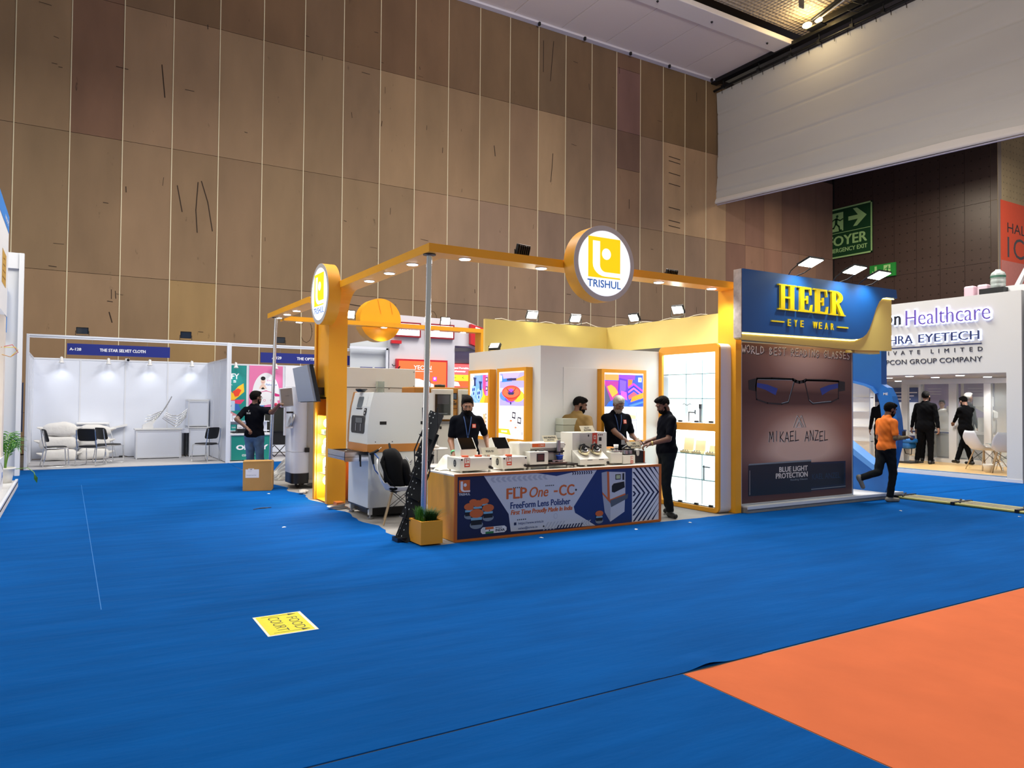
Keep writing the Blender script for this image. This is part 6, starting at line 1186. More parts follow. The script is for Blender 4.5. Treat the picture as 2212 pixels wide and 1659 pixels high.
mb = MB(); mb.prism([(8.40, 2.58), (11.22, 2.535), (12.20, 2.565), (12.20, 3.45), (12.0, 3.47), (8.40, 3.47)], 'y', 7.47, 7.56, HY); mb.build('yellow_box', t, bevel=.01)
mb = MB(); mb.box(11.2, 11.9, 7.5, 7.67, 2.50, 2.56, HY); mb.build('yellow_ledge', t)
mb = MB(); crv = [(8.40, 2.68), (11.0, 2.70), (11.15, 2.71), (11.28, 2.75), (11.38, 2.81), (11.46, 2.9), (11.55, 3.06), (11.65, 3.26), (11.74, 3.38), (11.83, 3.44), (11.94, 3.47), (12.26, 3.475)]
mb.prism(crv+[(12.23, 3.62), (8.40, 3.61)], 'y', 7.40, 7.46, HB); mb.build('blue_face', t); mb = MB(); mb.box(8.42, 12.2, 7.46, 7.56, 3.475, 3.6, HB); mb.build('blue_top', t)
mb = MB(); LED = mat('led_strip', '#fff3b0', .5, emit=9, ecol='#fff0a0'); mb.tube([(a, 7.465, b_-.012) for a, b_ in crv], .006, LED, 5); mb.build('led_strip', t)
mb = MB(); mb.box(8.385, 8.40, 7.42, 7.565, 2.60, 3.61, mat('chipped_board', '#b9ada6', .8, noise=.3, nscale=12)); mb.build('side_board', t)
mb = MB(); mb.box(8.42, 8.60, 7.46, 7.52, 3.45, 3.6, HB); mb.build('side_strip', t)
# raised letters
def serif(ch):
    S = lambda x0, x1, y0, y1: [(x0, y0), (x1, y0), (x1, y1), (x0, y1)]
    if ch == 'H': return [S(.14, .36, .04, .96), S(.64, .86, .04, .96), S(0.02, .48, 0, .05), S(.02, .48, .95, 1), S(.52, .98, 0, .05), S(.52, .98, .95, 1), S(.36, .64, .46, .53)]
    if ch == 'E': return [S(.16, .42, .04, .96), S(0, .9, .95, 1), S(0, .94, 0, .05), [(.80, .95), (.9, .95), (.92, .70), (.88, .70)], [(.84, .05), (.94, .05), (.98, .32), (.94, .32)], S(.42, .66, .47, .53), [(.62, .34), (.68, .34), (.68, .66), (.62, .66)], [(.42, .95), (.8, .95), (.8, .93), (.42, .9)], [(.42, .05), (.84, .05), (.84, .07), (.42, .1)]]
    out = [S(.14, .38, .04, .96), S(0, .52, 0, .05), S(0, .4, .95, 1)]
    o = [(.38+.44*math.sin(R(t)), .74+.26*math.cos(R(t))) for t in range(0, 181, 15)]; i = [(.38+.20*math.sin(R(t)), .735+.19*math.cos(R(t))) for t in range(0, 181, 15)]
    for a in range(len(o)-1): out.append([o[a], o[a+1], i[a+1], i[a]])
    return out+[[(.40, .5), (.58, .5), (.92, .03), (.68, .03)], S(.64, 1.0, 0, .04)]
def letter_obj(ch, x, z, w, h, par):
    mb = MB()
    for p in serif(ch):
        ar = sum(p[i][0]*p[(i+1) % len(p)][1]-p[(i+1) % len(p)][0]*p[i][1] for i in range(len(p)))
        if ar < 0: p = p[::-1]
        mb.prism([(x+a*w, z+b_*h) for a, b_ in p], 'y', 7.365, 7.40, LY)
    mb.build('letter', par)
for i, ch in enumerate('HEER'): letter_obj(ch, (9.13, 9.585, 9.97, 10.36)[i], 3.06, (.43, .36, .36, .41)[i], .39, t)
for i, ch in enumerate('EYE WEAR'):
    if ch == ' ': continue
    mb = MB(); f = F_front(mb, 9.36+.149*i, 7.385, 2.822); f.text(ch, 0, 0, .07 if ch != 'W' else .11, .105, LY, 0, bold=.01, ext=.014); mb.build('letter', t)
for a in ((9.0, 9.29), (10.58, 10.86)): mb = MB(); mb.box(a[0], a[1], 7.38, 7.4, 2.868, 2.888, LY); mb.build('dash', t)
for i, (x, z) in enumerate(((9.56, 3.77), (10.64, 3.765), (11.29, 3.74))):
    t2 = thing('arm_floodlight', ('lit floodlight on a thin arm over the blue sign, leftmost', 'lit floodlight on a thin arm over the blue sign, middle', 'lit floodlight on a thin arm over the blue sign, rightmost')[i], 'lamp', (x, 7.6, 3.6), group='floodlights over the blue sign')
    mb = MB(); T = Matrix.Translation((x, 7.12, z)) @ Matrix.Rotation(R(-20), 4, 'X'); mb.T = T; mb.box(-.17, .17, -.12, .12, 0, .03, BLKM); mb.build('housing', t2)
    mb = MB(); mb.T = T; mb.box(-.155, .155, -.11, .11, -.006, 0, LAMPW); mb.build('glass', t2)
    for s in (-1, 1): mb = MB(); mb.tube([(x+s*.18, 7.12, z+.02), (x+s*.16, 7.35, z-.1), (x+s*.05, 7.5, 3.6)], .008, BLKM, 6); mb.build('arm', t2)
    spot('arm_lamp', (x, 7.10, z-.02), (x, 7.5, 2.6), 30, (.95, .98, 1), 120, .8)
# side arch in the YZ plane
t = thing('side_arch', 'blue side panel with a curved opening at the right end of the reading glasses stall', 'arch', (12.28, 7.8, .1))
UP = [(8.6, 2.6), (7.66, 2.6), (7.66, 2.03)]
outer = [(7.66, 2.03), (7.55, 1.93), (7.47, 1.78), (7.42, 1.6), (7.38, 1.41), (7.36, 1.2), (7.38, .9), (7.45, .6), (7.53, .3), (7.6, .1)]
inner = [(8.6, 2.13), (8.19, 2.035), (7.95, 1.98), (7.80, 1.92), (7.72, 1.82), (7.68, 1.64), (7.66, 1.41), (7.65, 1.2), (7.66, .9), (7.70, .62), (7.74, .53), (8.19, .82), (8.6, 1.1)]
band_u = [(8.6, 2.6), (7.66, 2.6)]+outer[:1]+outer[1:6]; mb = MB()
def strip(mb, A, B, x0, x1, m):
    for i in range(len(A)-1):
        q = [A[i], A[i+1], B[i+1], B[i]]
        ar = sum(q[k][0]*q[(k+1) % 4][1]-q[(k+1) % 4][0]*q[k][1] for k in range(4))
        if ar < 0: q = q[::-1]
        mb.prism(q, 'x', x0, x1, m)
mb.prism([(8.6, 2.13), (8.19, 2.035), (7.95, 1.98), (7.66, 1.99), (7.66, 2.6), (8.6, 2.6)][::-1], 'x', 12.2, 12.36, HB2)
strip(mb, [(7.66, 1.99), (7.55, 1.93), (7.47, 1.78), (7.42, 1.6), (7.38, 1.41), (7.36, 1.2), (7.38, .9), (7.45, .6), (7.53, .3), (7.6, .1)], [(7.95, 1.98), (7.84, 1.93), (7.74, 1.80), (7.69, 1.64), (7.66, 1.41), (7.65, 1.2), (7.66, .9), (7.70, .62), (7.74, .53), (7.76, .1)], 12.2, 12.36, HB2)
mb.build('arch_panel', t)
mb = MB(); mb.prism([(8.6, .1), (7.76, .1), (7.74, .53), (8.19, .82), (8.6, 1.1)], 'x', 12.2, 12.3, HB2); mb.build('lower_panel', t)
mb = MB(); mb.prism([(8.6, 1.1), (8.6, 1.16), (8.19, .88), (7.78, .60), (7.70, .56), (7.68, .5), (7.74, .47), (8.19, .76)], 'x', 12.1, 12.38, mat('pale_blue_ledge', '#5b9be6', .4)); mb.build('ledge', t)
mb = MB(); mb.prism([(8.6, 2.10), (8.6, 2.15), (8.19, 2.06), (7.95, 2.0), (7.80, 1.94), (7.72, 1.84), (7.76, 1.82), (7.84, 1.91), (7.97, 1.965), (8.19, 2.02)][::-1], 'x', 12.17, 12.2, mat('pale_blue_edge', '#3d86dc', .4)); mb.build('edge_strip', t)
mb = MB(); f = Face(mb, (12.198, 7.62, 1.80), (0, -1, 0), (-1, 0, 0)); f.text('ME', .0, 0, .08, .04, PWH, 1); mb.build('lettering', t)
# ================================================================ FLOOR STICKER, CABLE RAMP
t = thing('floor_sign', 'yellow FOOD COURT sticker lying on the blue carpet', 'sign', (1.39, 5.5, .002))
WB_ = mat('sticker_border', '#f0eddc', .5); YS = mat('sticker_yellow', '#e9dc14', .6, noise=.08, nscale=30)
mb = MB(); f = Face(mb, (1.22, 5.757, .0015), (0, -1, 0), (0, 0, 1), (1, 0, 0)); f.st = .0006
mb.box(1.215, 1.57, 5.247, 5.757, .001, .002, WB_); f.l = 2; f.rect(.012, .492, .012, .328, YS, 2)
f.text('FOOD', .12, .215, .30, .075, PBK, 3, bold=-.01); f.text('COURT', .07, .085, .36, .08, PBK, 3, bold=-.01)
for a in (.045, .455): f.line([(a, .05), (a, .3)], .006, PBK, 3); f.poly([(a-.02, .245), (a+.02, .245), (a, .30)], PBK, 4)
mb.build('print', t)
t = thing('cable_cover', 'long flat beige and yellow bundle of strips strapped across the right aisle', 'cable cover', (12.65, 6, 0))
for k in range(9):
    mb = MB(); x = 12.41+.058*k; m = mat('strip_yellow', '#a9a45a', .6) if k in (0, 8) else mat('strip_beige', '#a89f7e', .7, noise=.2, nscale=12) if k % 2 else mat('strip_dark', '#5c5a4c', .7)
    mb.tube([(x, 7.58, .02), (x-.01, 6.6, .026), (x-.02, 5.5, .02), (x-.05, 4.4, .022)], .024, m, 6); mb.build('strip', t)
for y in (7.5, 6.55, 5.6): mb = MB(); mb.box(12.36, 12.93, y-.03, y+.03, .003, .055, BLK); mb.tube([(12.4, y-.1, .05), (12.6, y, .062), (12.9, y+.14, .05)], .014, BLK, 5); mb.build('strap', t)
mb = MB(); mb.ell((12.98, 5.62, .05), (.16, .12, .05), mat('rope_beige', '#a8966a', .8, bump=.6, bscale=60), 14, 8); single(mb, 'rope_coil', 'beige coil of rope beside the strapped strips at the right edge', 'rope', (12.95, 5.6, 0))
LT = mat('litter_white', '#dcdcdc', .7)
for i, (x, y) in enumerate(((2.58, 11.4), (6.3, 7.3), (7.3, 7.35), (4.9, 7.4), (2.4, 9.6), (3.0, 13.1), (13.2, 6.8), (12.0, 5.4), (11.0, 6.6))):
    mb = MB(); a = random.uniform(0, 3); mb.hexa([(x-.03*math.cos(a), y-.02, .002), (x+.03, y-.01*math.sin(a), .002), (x+.02, y+.02, .002), (x-.02, y+.015, .002), (x-.02, y-.01, .008), (x+.025, y, .006), (x+.01, y+.02, .01), (x-.02, y+.01, .007)], LT if i else DRK)
    single(mb, 'litter', ('dark cable scrap on the carpet left of the arch column', 'tiny white paper scrap on the carpet below the printed front banner', 'tiny white paper scrap on the carpet near the right end of the counter', 'tiny white paper scrap by the left end of the counter banner', 'tiny white paper scrap on the open blue carpet left of the rack', 'tiny white paper scrap left of the cardboard box', 'tiny pale scrap on the carpet near the strapped strips', 'tiny pale scrap on the carpet in the right foreground aisle', 'tiny pale scrap on the carpet in front of the reading glasses poster')[i], 'litter', (x, y, .002))
mb = MB(); mb.box(2.45, 2.58, 11.38, 11.4, .002, .01, DRK); mb.tube([(2.38, 11.33, .006), (2.5, 11.4, .01), (2.66, 11.42, .006)], .006, DRK, 5); single(mb, 'cable_scrap', 'short dark strip lying on the carpet in front of the lit niche', 'litter', (2.5, 11.4, 0))
mb = MB(); f = Face(mb, (0, 0, .0012), (0, 1, 0), (0, 0, 1), (1, 0, 0)); f.line([(6.56, 0.25), (16.02, 0.24)], .006, mat('chalk_line', '#2a74bd', .9), 0); single(mb, 'chalk_line', 'faint straight pale line along the carpet at the left', 'marking', (.3, 10, .0012))
# ================================================================ LEFT EDGE STALL
t = thing('left_stall', 'white stall with a blue top band at the far left edge', 'stall', (-1.1, 15, 0))
LWH = mat('left_white', '#dfe0e2', .5)
mb = MB(); mb.box(-3, -.76, 9.5, 16.25, .0, .105, mat('deck_side', '#cfccc6', .6)); mb.build('deck', t); mb = MB(); mb.box(-3, -.79, 9.5, 16.2, .105, .12, DECK); mb.build('deck_top', t)
mb = MB(); mb.box(-.80, -.76, 9.5, 16.25, .08, .14, ALU); mb.build('edge_profile', t)
mb = MB(); mb.box(-1.25, -.90, 10, 14.8, 2.98, 4.37, LWH); mb.build('side_wall', t); mb = MB(); mb.box(-1.25, -.895, 10, 14.78, 4.37, 4.64, mat('bright_blue_band', '#2c7fd0', .5)); mb.build('blue_band', t)
mb = MB(); mb.box(-1.2, -.91, 14.45, 14.8, .12, 2.98, mat('beige_edge', '#d9cfc4', .5)); mb.build('post', t)
mb = MB(); mb.box(-1.25, -.9, 10, 14.75, .12, .66, mat('left_white', '#dfe0e2')); mb.build('lower_wall', t)
mb = MB(); mb.box(-1.6, -1.5, 10, 14.7, .66, 2.98, mat('glowing_display', '#fdfbf4', .5, emit=1.0)); mb.build('lit_display', t)
mb = MB(); f = Face(mb, (-.899, 13.54, 3.40), (0, 1, 0), (1, 0, 0)); f.rect(0, .83, 0, .52, mat('gold_plaque', '#c39a4a', .4), 1)
for k in range(4): f.line([(.1+.05*k, .1+.1*k), (.7-.05*k, .12+.1*k)], .02, mat('plaque_print', '#7a5526', .5), 2)
mb.build('plaque', t)
mb = MB(); f = Face(mb, (-.894, 13.0, 4.4), (0, 1, 0), (1, 0, 0)); f.text('wood', .9, .05, .7, .10, PWH, 1, bold=0); mb.build('lettering', t)
WR = lambda m, o: MB().tube([(-.95, 14.45, 2.45), (-.8+o, 14.5, 2.5-o), (-.72, 14.55, 2.38+o), (-.82, 14.5, 2.3), (-.93, 14.4, 2.33)], .006, m, 5)
for k, m in enumerate((mat('wire_red', '#c03a2a', .5), mat('wire_yellow', '#d8c23a', .5))): WR(m, .04*k).build('wire', t)
mb = MB(); f = Face(mb, (-.899, 14.1, .15), (0, 1, 0), (1, 0, 0)); f.line([(.1, .45), (.6, .3)], .012, PBK, 1); f.line([(.15, .1), (.6, .2)], .012, PBK, 1); f.text('88', .35, .18, .15, .09, SBLU, 1); mb.build('wall_graphic', t)
t = thing('white_partition', 'tall plain white partition beside the potted palm at the left edge', 'wall', (-1, 18.5, 0))
mb = MB(); mb.box(-1.9, -.845, 18.5, 18.62, .0, 4.66, LWH); mb.build('panel', t); mb = MB(); mb.box(-.93, -.845, 18.44, 18.5, .0, 4.66, mat('left_white2', '#e9eaec', .5)); mb.box(-1.9, -.93, 18.46, 18.5, 4.33, 4.66, mat('left_white2', '#e9eaec')); mb.build('frame', t)
mb = MB(); mb.box(-1.25, -1.12, 18.38, 18.46, 2.98, 3.9, mat('blue_plate', '#3f82c8', .5)); mb.build('blue_plate', t)
mb = MB(); mb.box(-.845, -.82, 18.7, 18.75, .9, 1.95, mat('dark_gap_sign', '#1f3350', .5)); mb.build('dark_strip', t)
t = thing('potted_palm', 'green potted palm in a white ribbed pot on the left deck', 'plant', (-.93, 15.8, .12))
mb = MB(); mb.lathe([(0, 0), (.115, 0), (.135, .12), (.155, .235), (.175, .24), (.18, .27), (.155, .275), (.145, .235), (0, .23)], (-.95, 15.8, .12), mat('pot_white', '#e2e0da', .4), 28); mb.build('pot', t)
PG1 = mat('palm_green', '#3c7a28', .5, noise=.25, nscale=14); PG2 = mat('palm_pale', '#7fae4a', .5)
for i in range(16):
    a = random.uniform(0, 6.28); L = random.uniform(.5, .85); up = random.uniform(.65, 1.05); mb = MB(); pts = []
    for k in range(9):
        u = k/8; r_ = .03+.36*L*u**1.6; pts.append((-.95+r_*math.cos(a), 15.8+r_*math.sin(a), .34+up*(u*1.15-.55*u*u*u)))
    mb.tube(pts, .006, PG2, 5)
    for k in range(3, 9):
        p = Vector(pts[k]); d = (p-Vector(pts[k-1])).normalized(); sd = d.cross(Vector((0, 0, 1))).normalized()
        for s in (-1, 1):
            for h_ in (0, .5):
                b_ = p-d*.05*h_*2; tip = b_+sd*s*.17*(1-abs(k-5.5)/7)+d*.12-Vector((0, 0, .05)); m_ = (b_+tip)/2+Vector((0, 0, .012)); w_ = d*.011
                mb.add([tuple(b_), tuple(m_-w_), tuple(tip), tuple(m_+w_)], [(0, 1, 2, 3)], PG1)
    mb.build('frond', t)
mb = MB(); mb.tube([(-.78, 15.8, .36), (-.6, 15.75, .38), (-.5, 15.7, .3), (-.47, 15.7, .2)], .006, PG2, 5); mb.add([(-.5, 15.7, .28), (-.44, 15.68, .2), (-.45, 15.7, .1), (-.5, 15.7, .18)], [(0, 1, 2, 3)], PG1); mb.build('frond', t)
# ================================================================ WHITE STALL ON THE RIGHT
WB = mat('booth_white', '#dedcd4', .5); WB2 = mat('booth_frame_white', '#e4e4e2', .45)
t = thing('white_stall', 'large white stall with backlit purple and navy lettering on its fascia', 'stall', (17.2, 9, 0))
mb = MB(); mb.box(17.15, 17.45, 7.65, 14.5, 2.34, 4.07, WB); mb.build('fascia', t); mb = MB(); mb.box(17.15, 17.45, 7.65, 7.95, 0.04, 2.34, WB); mb.build('post', t)
mb = MB(); mb.box(17.14, 17.47, 7.64, 7.97, 0, .07, ALU); mb.build('post_foot', t); mb = MB(); mb.box(17.45, 22.3, 7.65, 14.5, 2.34, 2.40, mat('booth_ceiling', '#bdb7b4', .6)); mb.build('ceiling_panel', t)
mb = MB(); mb.box(17.15, 23, 7.5, 7.6, 0, 4.05, mat('side_grey', '#a9abb2', .6)); mb.build('side_wall', t)
mb = MB(); mb.box(17.16, 22.3, 7.66, 14.5, 0.0, .09, WB2); mb.build('step', t)
WF = mat('wood_laminate', '#d9b377', .35, noise=.12, nscale=4, stretch=(6, 1, 1))
for k in range(26):
    mb = MB(); mb.box(17.40+.19*k, 17.585+.19*k, 7.95, 14.5, .09, .1, WF); mb.build('floor_plank', t)
mb = MB(); mb.box(17.20, 17.40, 7.95, 14.5, .085, .1, mat('blue_grey_edge', '#4c6b8c', .6)); mb.build('edge_strip', t)
for x, y in ((18.74, 11.56), (17.9, 10.5), (19.05, 10.5), (18.15, 9.42), (19.53, 9.48), (20.8, 10.5), (20.8, 9.2), (21.3, 11.6), (21.4, 12.9), (18.2, 13)):  # downlights beyond the glass are added to brighten the interior
    downlight(x, y, 2.34, t, .09); spot('booth_lamp', (x, y, 2.3), (x, y, 0), 60, (1, .98, .95), 130, .8)
GLOB = mat('halo_glow', '#dfe6ff', .5, emit=5, ecol='#b9c8ff'); PUR = mat('purple_letter', '#6c4fa8', .5); NVL = mat('navy_letter', '#27335f', .5); GRL = mat('grey_letter', '#3c3c46', .5)
def letters(txt, a, b_, w, h, m, bold, glow=0, depth=.03, shear=0, space=1):
    if glow:
        mb = MB(); f = F_left(mb, 17.15, 12.5); f.N = Vector((-1, 0, 0)); f.st = .012; f.text(txt, a-.02, b_-.02, w+.04, h+.04, GLOB, 1, bold=glow); mb.build('halo', t)
    mb = MB(); f = F_left(mb, 17.15-(.03 if glow else .002), 12.5); f.text(txt, a, b_, w, h, m, 1, bold=bold, ext=depth, shear=shear, space=space); mb.build('lettering', t)
letters('Healthcare', 2.385, 3.51, 1.875, .365, PUR, -.012, .028); letters('n', 2.10, 3.55, .16, .22, PBK, .01, .03); letters('Topco', 1.2, 3.5, .85, .37, PBK, .01, .03)
letters('EYETECH', 2.69, 3.085, 1.345, .2, NVL, .0, .035); letters('MEHRA', 1.6, 3.085, .95, .2, NVL, .0, .035)
letters('PRIVATE LIMITED', 1.55, 2.828, 2.53, .095, GRL, 0, 0, .012, space=2.3); letters('A TOPCON GROUP COMPANY', 1.4, 2.60, 2.67, .112, GRL, -.005, 0, .012)
mb = MB(); mb.box(17.135, 17.15, 8.44, 10.9, 2.985, 3.005, NVL); mb.build('underline', t)
# glazed partition
PT = thing('glass_partition', 'white framed glass partition inside the white stall', 'partition', (20, 10, .1))
for y0, y1 in ((11.79, 11.96), (11.42, 11.48), (10.47, 10.67), (9.63, 9.80), (8.5, 8.56)): mb = MB(); mb.box(19.99, 20.09, y0, y1, .1, 2.185, WB2); mb.build('frame_post', PT)
mb = MB(); mb.box(20, 20.08, 7.7, 11.96, 2.19, 2.32, WB2); mb.build('top_rail', PT); mb = MB(); mb.box(20, 20.05, 7.7, 11.9, .1, .2, WB2); mb.build('bottom_rail', PT)
for y0, y1 in ((9.8, 10.47), (8.56, 9.63), (10.67, 11.42)): mb = MB(); mb.box(20.03, 20.04, y0, y1, .25, 2.19, mat('clear_glass', '#dfeaee', .03, alpha=.14, spec=.5)); mb.build('pane', PT)
mb = MB(); mb.box(20.025, 20.03, 8.3, 9.4, .2, .75, mat('frosted_glass', '#c3cac6', .4)); mb.build('frosted_panel', PT)
mb = MB(); mb.box(22.2, 22.3, 7.7, 14.5, .1, 2.34, WB); mb.build('rear_wall', t)
for (y0, y1, z0, z1, h, lab) in ((11.5, 12.55, 1.2, 2.26, '#8d7fa8', 'purple wall poster behind the tall man in the black suit'), (10.6, 11.4, 1.2, 2.25, '#9389a4', 'pale purple wall poster behind the man with glasses'), (8.6, 9.4, 1.2, 2.25, '#8f8794', 'dim grey wall poster at the right of the white stall')):
    mb = MB(); mb.box(22.17, 22.2, y0, y1, z0, z1, mat('p'+h.strip('#'), h, .5, noise=.12, nscale=3)); f = F_left(mb, 22.169, y1, z0)
    for k in range(3): f.rect(.1, .5, .9-.08*k, .91-.08*k, PG, 1)
    single(mb, 'wall_poster', lab, 'poster', (22.18, (y0+y1)/2, z0))
mb = MB(); mb.box(22.14, 22.17, 12.6, 14.2, .5, 2.15, mat('info_panel_white', '#d4dae2', .5)); f = F_left(mb, 22.139, 14.2, .5); f.rect(.0, 1.6, 1.2, 1.65, mat('info_navy', '#42527e', .5), 1)
for k in range(3): f.rect(.45, 1.45-.1*k, 1.48-.1*k, 1.51-.1*k, PWH, 2)
f.rect(0, 1.6, 0, .18, PNV2, 1); f.rect(.6, .72, .8, .9, GRL, 2)
single(mb, 'info_board', 'white and navy information board left of the glass partition', 'poster', (22.15, 13.4, .5))
# white shelf seen through the blue arch
t2 = thing('product_shelf', 'tall white backlit product shelf seen through the blue arch', 'shelf', (19.0, 13.1, .1))
mb = MB(); mb.box(19.0, 19.05, 12.15, 14.3, .1, 2.3, mat('shelf_back', '#e6e2da', .5, emit=.15)); mb.build('back', t2)
for z in (.6, 1.0, 1.42, 1.8): mb = MB(); mb.box(18.85, 19.0, 12.15, 14.3, z, z+.02, WHT); mb.build('shelf', t2)
for y in (12.15, 12.9, 13.6): mb = MB(); mb.box(18.84, 18.98, y, y+.03, .1, 2.3, mat('shelf_side', '#cfd2d8', .5)); mb.build('divider', t2)
mb = MB(); mb.box(18.83, 18.84, 12.95, 13.55, 1.25, 2.1, WPR); f = F_left(mb, 18.829, 13.55, 1.25); f.rect(.1, .3, .4, .55, Cq('#5a90d8'), 1); f.poly([(.25, .38), (.45, .38), (.42, .52), (.36, .45), (.3, .5)], Cq('#3b62b0'), 1); f.line([(.2, .1), (.28, .25)], .03, PBK, 1); f.disc(.4, .17, .06, .07, PBK, 1); f.disc(.4, .17, .035, .045, WPR, 2); f.rect(.2, .45, .75, .77, PGD, 1)
mb.build('poster', t2)
# exam counter and instruments
t2 = thing('reception_counter', 'grey panelled white counter with a navy stripe inside the white stall', 'counter', (20.4, 10.8, .1))
for k in range(3): mb = MB(); mb.box(20.35, 20.4, 9.95+.62*k, 10.55+.62*k, .2, .86, mat('grey_panel', '#a3a6a6', .4)); mb.build('front_panel', t2)
mb = MB(); mb.box(20.3, 20.9, 9.9, 11.9, .86, .93, WHT); mb.box(20.29, 20.3, 10.7, 11.9, .86, .90, PNV2); mb.build('worktop', t2)
mb = MB(); mb.box(20.33, 20.42, 9.9, 11.9, .1, .2, WB2); mb.build('plinth', t2)
IN = mat('instrument_white', '#d3d1c8', .4)
t2 = thing('eye_instrument', 'beige eye testing instrument between the two men in black suits', 'machine', (20.5, 11.0, .93))
mb = MB(); mb.lathe([(0, 0), (.2, 0), (.22, .08), (.12, .16), (.14, .25), (.24, .36), (.22, .5), (.1, .58), (0, .6)], (20.5, 11.05, .93), IN, 20); mb.build('body', t2); mb = MB(); mb.box(20.35, 20.6, 10.78, 10.92, 1.35, 1.6, CREAM2); mb.build('head_unit', t2); mb = MB(); mb.box(20.35, 20.45, 10.75, 11.3, 1.33, 1.38, WHT); mb.build('arm', t2)
t2 = thing('articulated_instrument', 'white articulated instrument behind the right glass pane', 'machine', (20.8, 9.3, .93))
mb = MB(); mb.tube([(20.8, 9.5, 1.75), (20.8, 9.3, 1.5), (20.8, 9.15, 1.1), (20.8, 8.9, 1.6), (20.8, 8.8, 1.1)], .04, IN, 8); mb.build('arm', t2); mb = MB(); mb.box(20.7, 20.9, 8.7, 9.5, .93, 1.1, IN); mb.build('base', t2)
mb = MB(); mb.ell((20.8, 9.5, 1.75), (.06, .08, .06), IN); mb.ell((20.8, 9.25, 1.2), (.05, .08, .05), STL); mb.build('joint', t2)
mb = MB(); mb.box(20.75, 21.2, 8.4, 9.6, .1, .93, WB2); single(mb, 'instrument_table', 'white instrument table behind the right glass pane', 'table', (20.9, 9, .1))
t2 = thing('slit_lamp_arm', 'white slanted instrument arm right of the man with glasses', 'machine', (20.6, 10.0, .93))
mb = MB(); mb.hexa([(20.5, 10.25, 1.55), (20.7, 10.25, 1.55), (20.7, 9.8, 1.3), (20.5, 9.8, 1.3), (20.5, 10.25, 1.68), (20.7, 10.25, 1.68), (20.7, 9.8, 1.45), (20.5, 9.8, 1.45)], IN); mb.build('arm', t2); mb = MB(); mb.box(20.5, 20.75, 9.85, 10.2, .93, 1.3, IN); mb.build('body', t2); mb = MB(); mb.box(20.48, 20.8, 9.95, 10.3, 1.6, 1.85, WHT); mb.build('screen', t2)
# blue examination chair
t2 = thing('exam_chair', 'blue padded examination chair beside the tall man in the white stall', 'chair', (18.9, 11.3, .1))
BC = mat('blue_vinyl', '#1b62a6', .35)
mb = MB(); pillow(mb, (18.95, 11.25, .68), (.25, .32, .06), BC, .4); mb.build('seat', t2); mb = MB(); pillow(mb, (18.9, 11.12, .56), (.2, .13, .09), BC, .5); mb.build('leg_rest', t2)
mb = MB(); mb.tube([(18.75, 11.5, .72), (18.75, 11.48, .9), (18.75, 11.40, .945), (18.75, 11.1, .95)], .025, mat('navy_pad', '#1d2f52', .5), 8); mb.build('armrest', t2)
mb = MB(); mb.tube([(18.85, 11.22, .5), (18.82, 11.15, .35), (18.82, 11.0, .33), (18.84, 11.0, .5)], .012, BLKM, 6); mb.build('footrest', t2)
mb = MB(); mb.box(18.9, 19.15, 11.25, 11.5, .14, .62, WHT); mb.build('column', t2); mb = MB(); mb.box(18.7, 19.3, 10.95, 11.55, .1, .14, DRK); mb.build('base', t2)
# shell chairs, small table, plant pot
a1 = shell_chair('white shell chair facing right, nearer the man with glasses', (18.55, 9.1, .1), R(-115), name='armchair_shell'); a2 = shell_chair('white shell chair with its back to us beside the white post', (18.25, 8.5, .1), R(-62), name='armchair_shell')
for a in (a1, a2): a.scale = (1.15, 1.15, 1.1)
t2 = thing('glass_table', 'small glass topped table between the two white shell chairs', 'table', (18.6, 8.75, .1)); mb = MB(); mb.cyl((18.75, 8.85, .72), (18.75, 8.85, .73), .28, GS, n=28); mb.build('tabletop', t2)
mb = MB(); mb.tube([(18.6, 9.0, .72), (18.9, 8.7, .1)], .01, CHR, 6); mb.tube([(18.6, 8.7, .72), (18.9, 9.0, .1)], .01, CHR, 6); mb.tube([(18.9, 8.95, .72), (18.6, 8.7, .1)], .01, CHR, 6); mb.build('leg_frame', t2)
mb = MB(); mb.lathe([(0, 0), (.05, 0), (.07, .09), (0, .09)], (18.75, 8.85, .73), BLK, 14)
t2 = single(mb, 'flower_pot', 'small dark pot with yellow flowers on the glass table', 'plant', (18.75, 8.85, .73)); mb = MB()
for k in range(8): mb.ell((18.75+.06*math.cos(k*.8), 8.85+.07*math.sin(k*.8), .86+.03*math.sin(k*2)), (.03, .03, .022), mat('yellow_petal', '#e8d28a', .6), 8, 5)
mb.build('flowers', t2)
mb = MB(); mb.lathe([(0, 0), (.08, 0), (.12, .16), (.125, .19), (.11, .19), (.09, .02), (0, .02)], (18.0, 8.72, .1), mat('pot_cream', '#e4dfd2', .4), 20); single(mb, 'empty_pot', 'small cream pot on the wooden floor under the shell chairs', 'pot', (18, 8.72, .1))
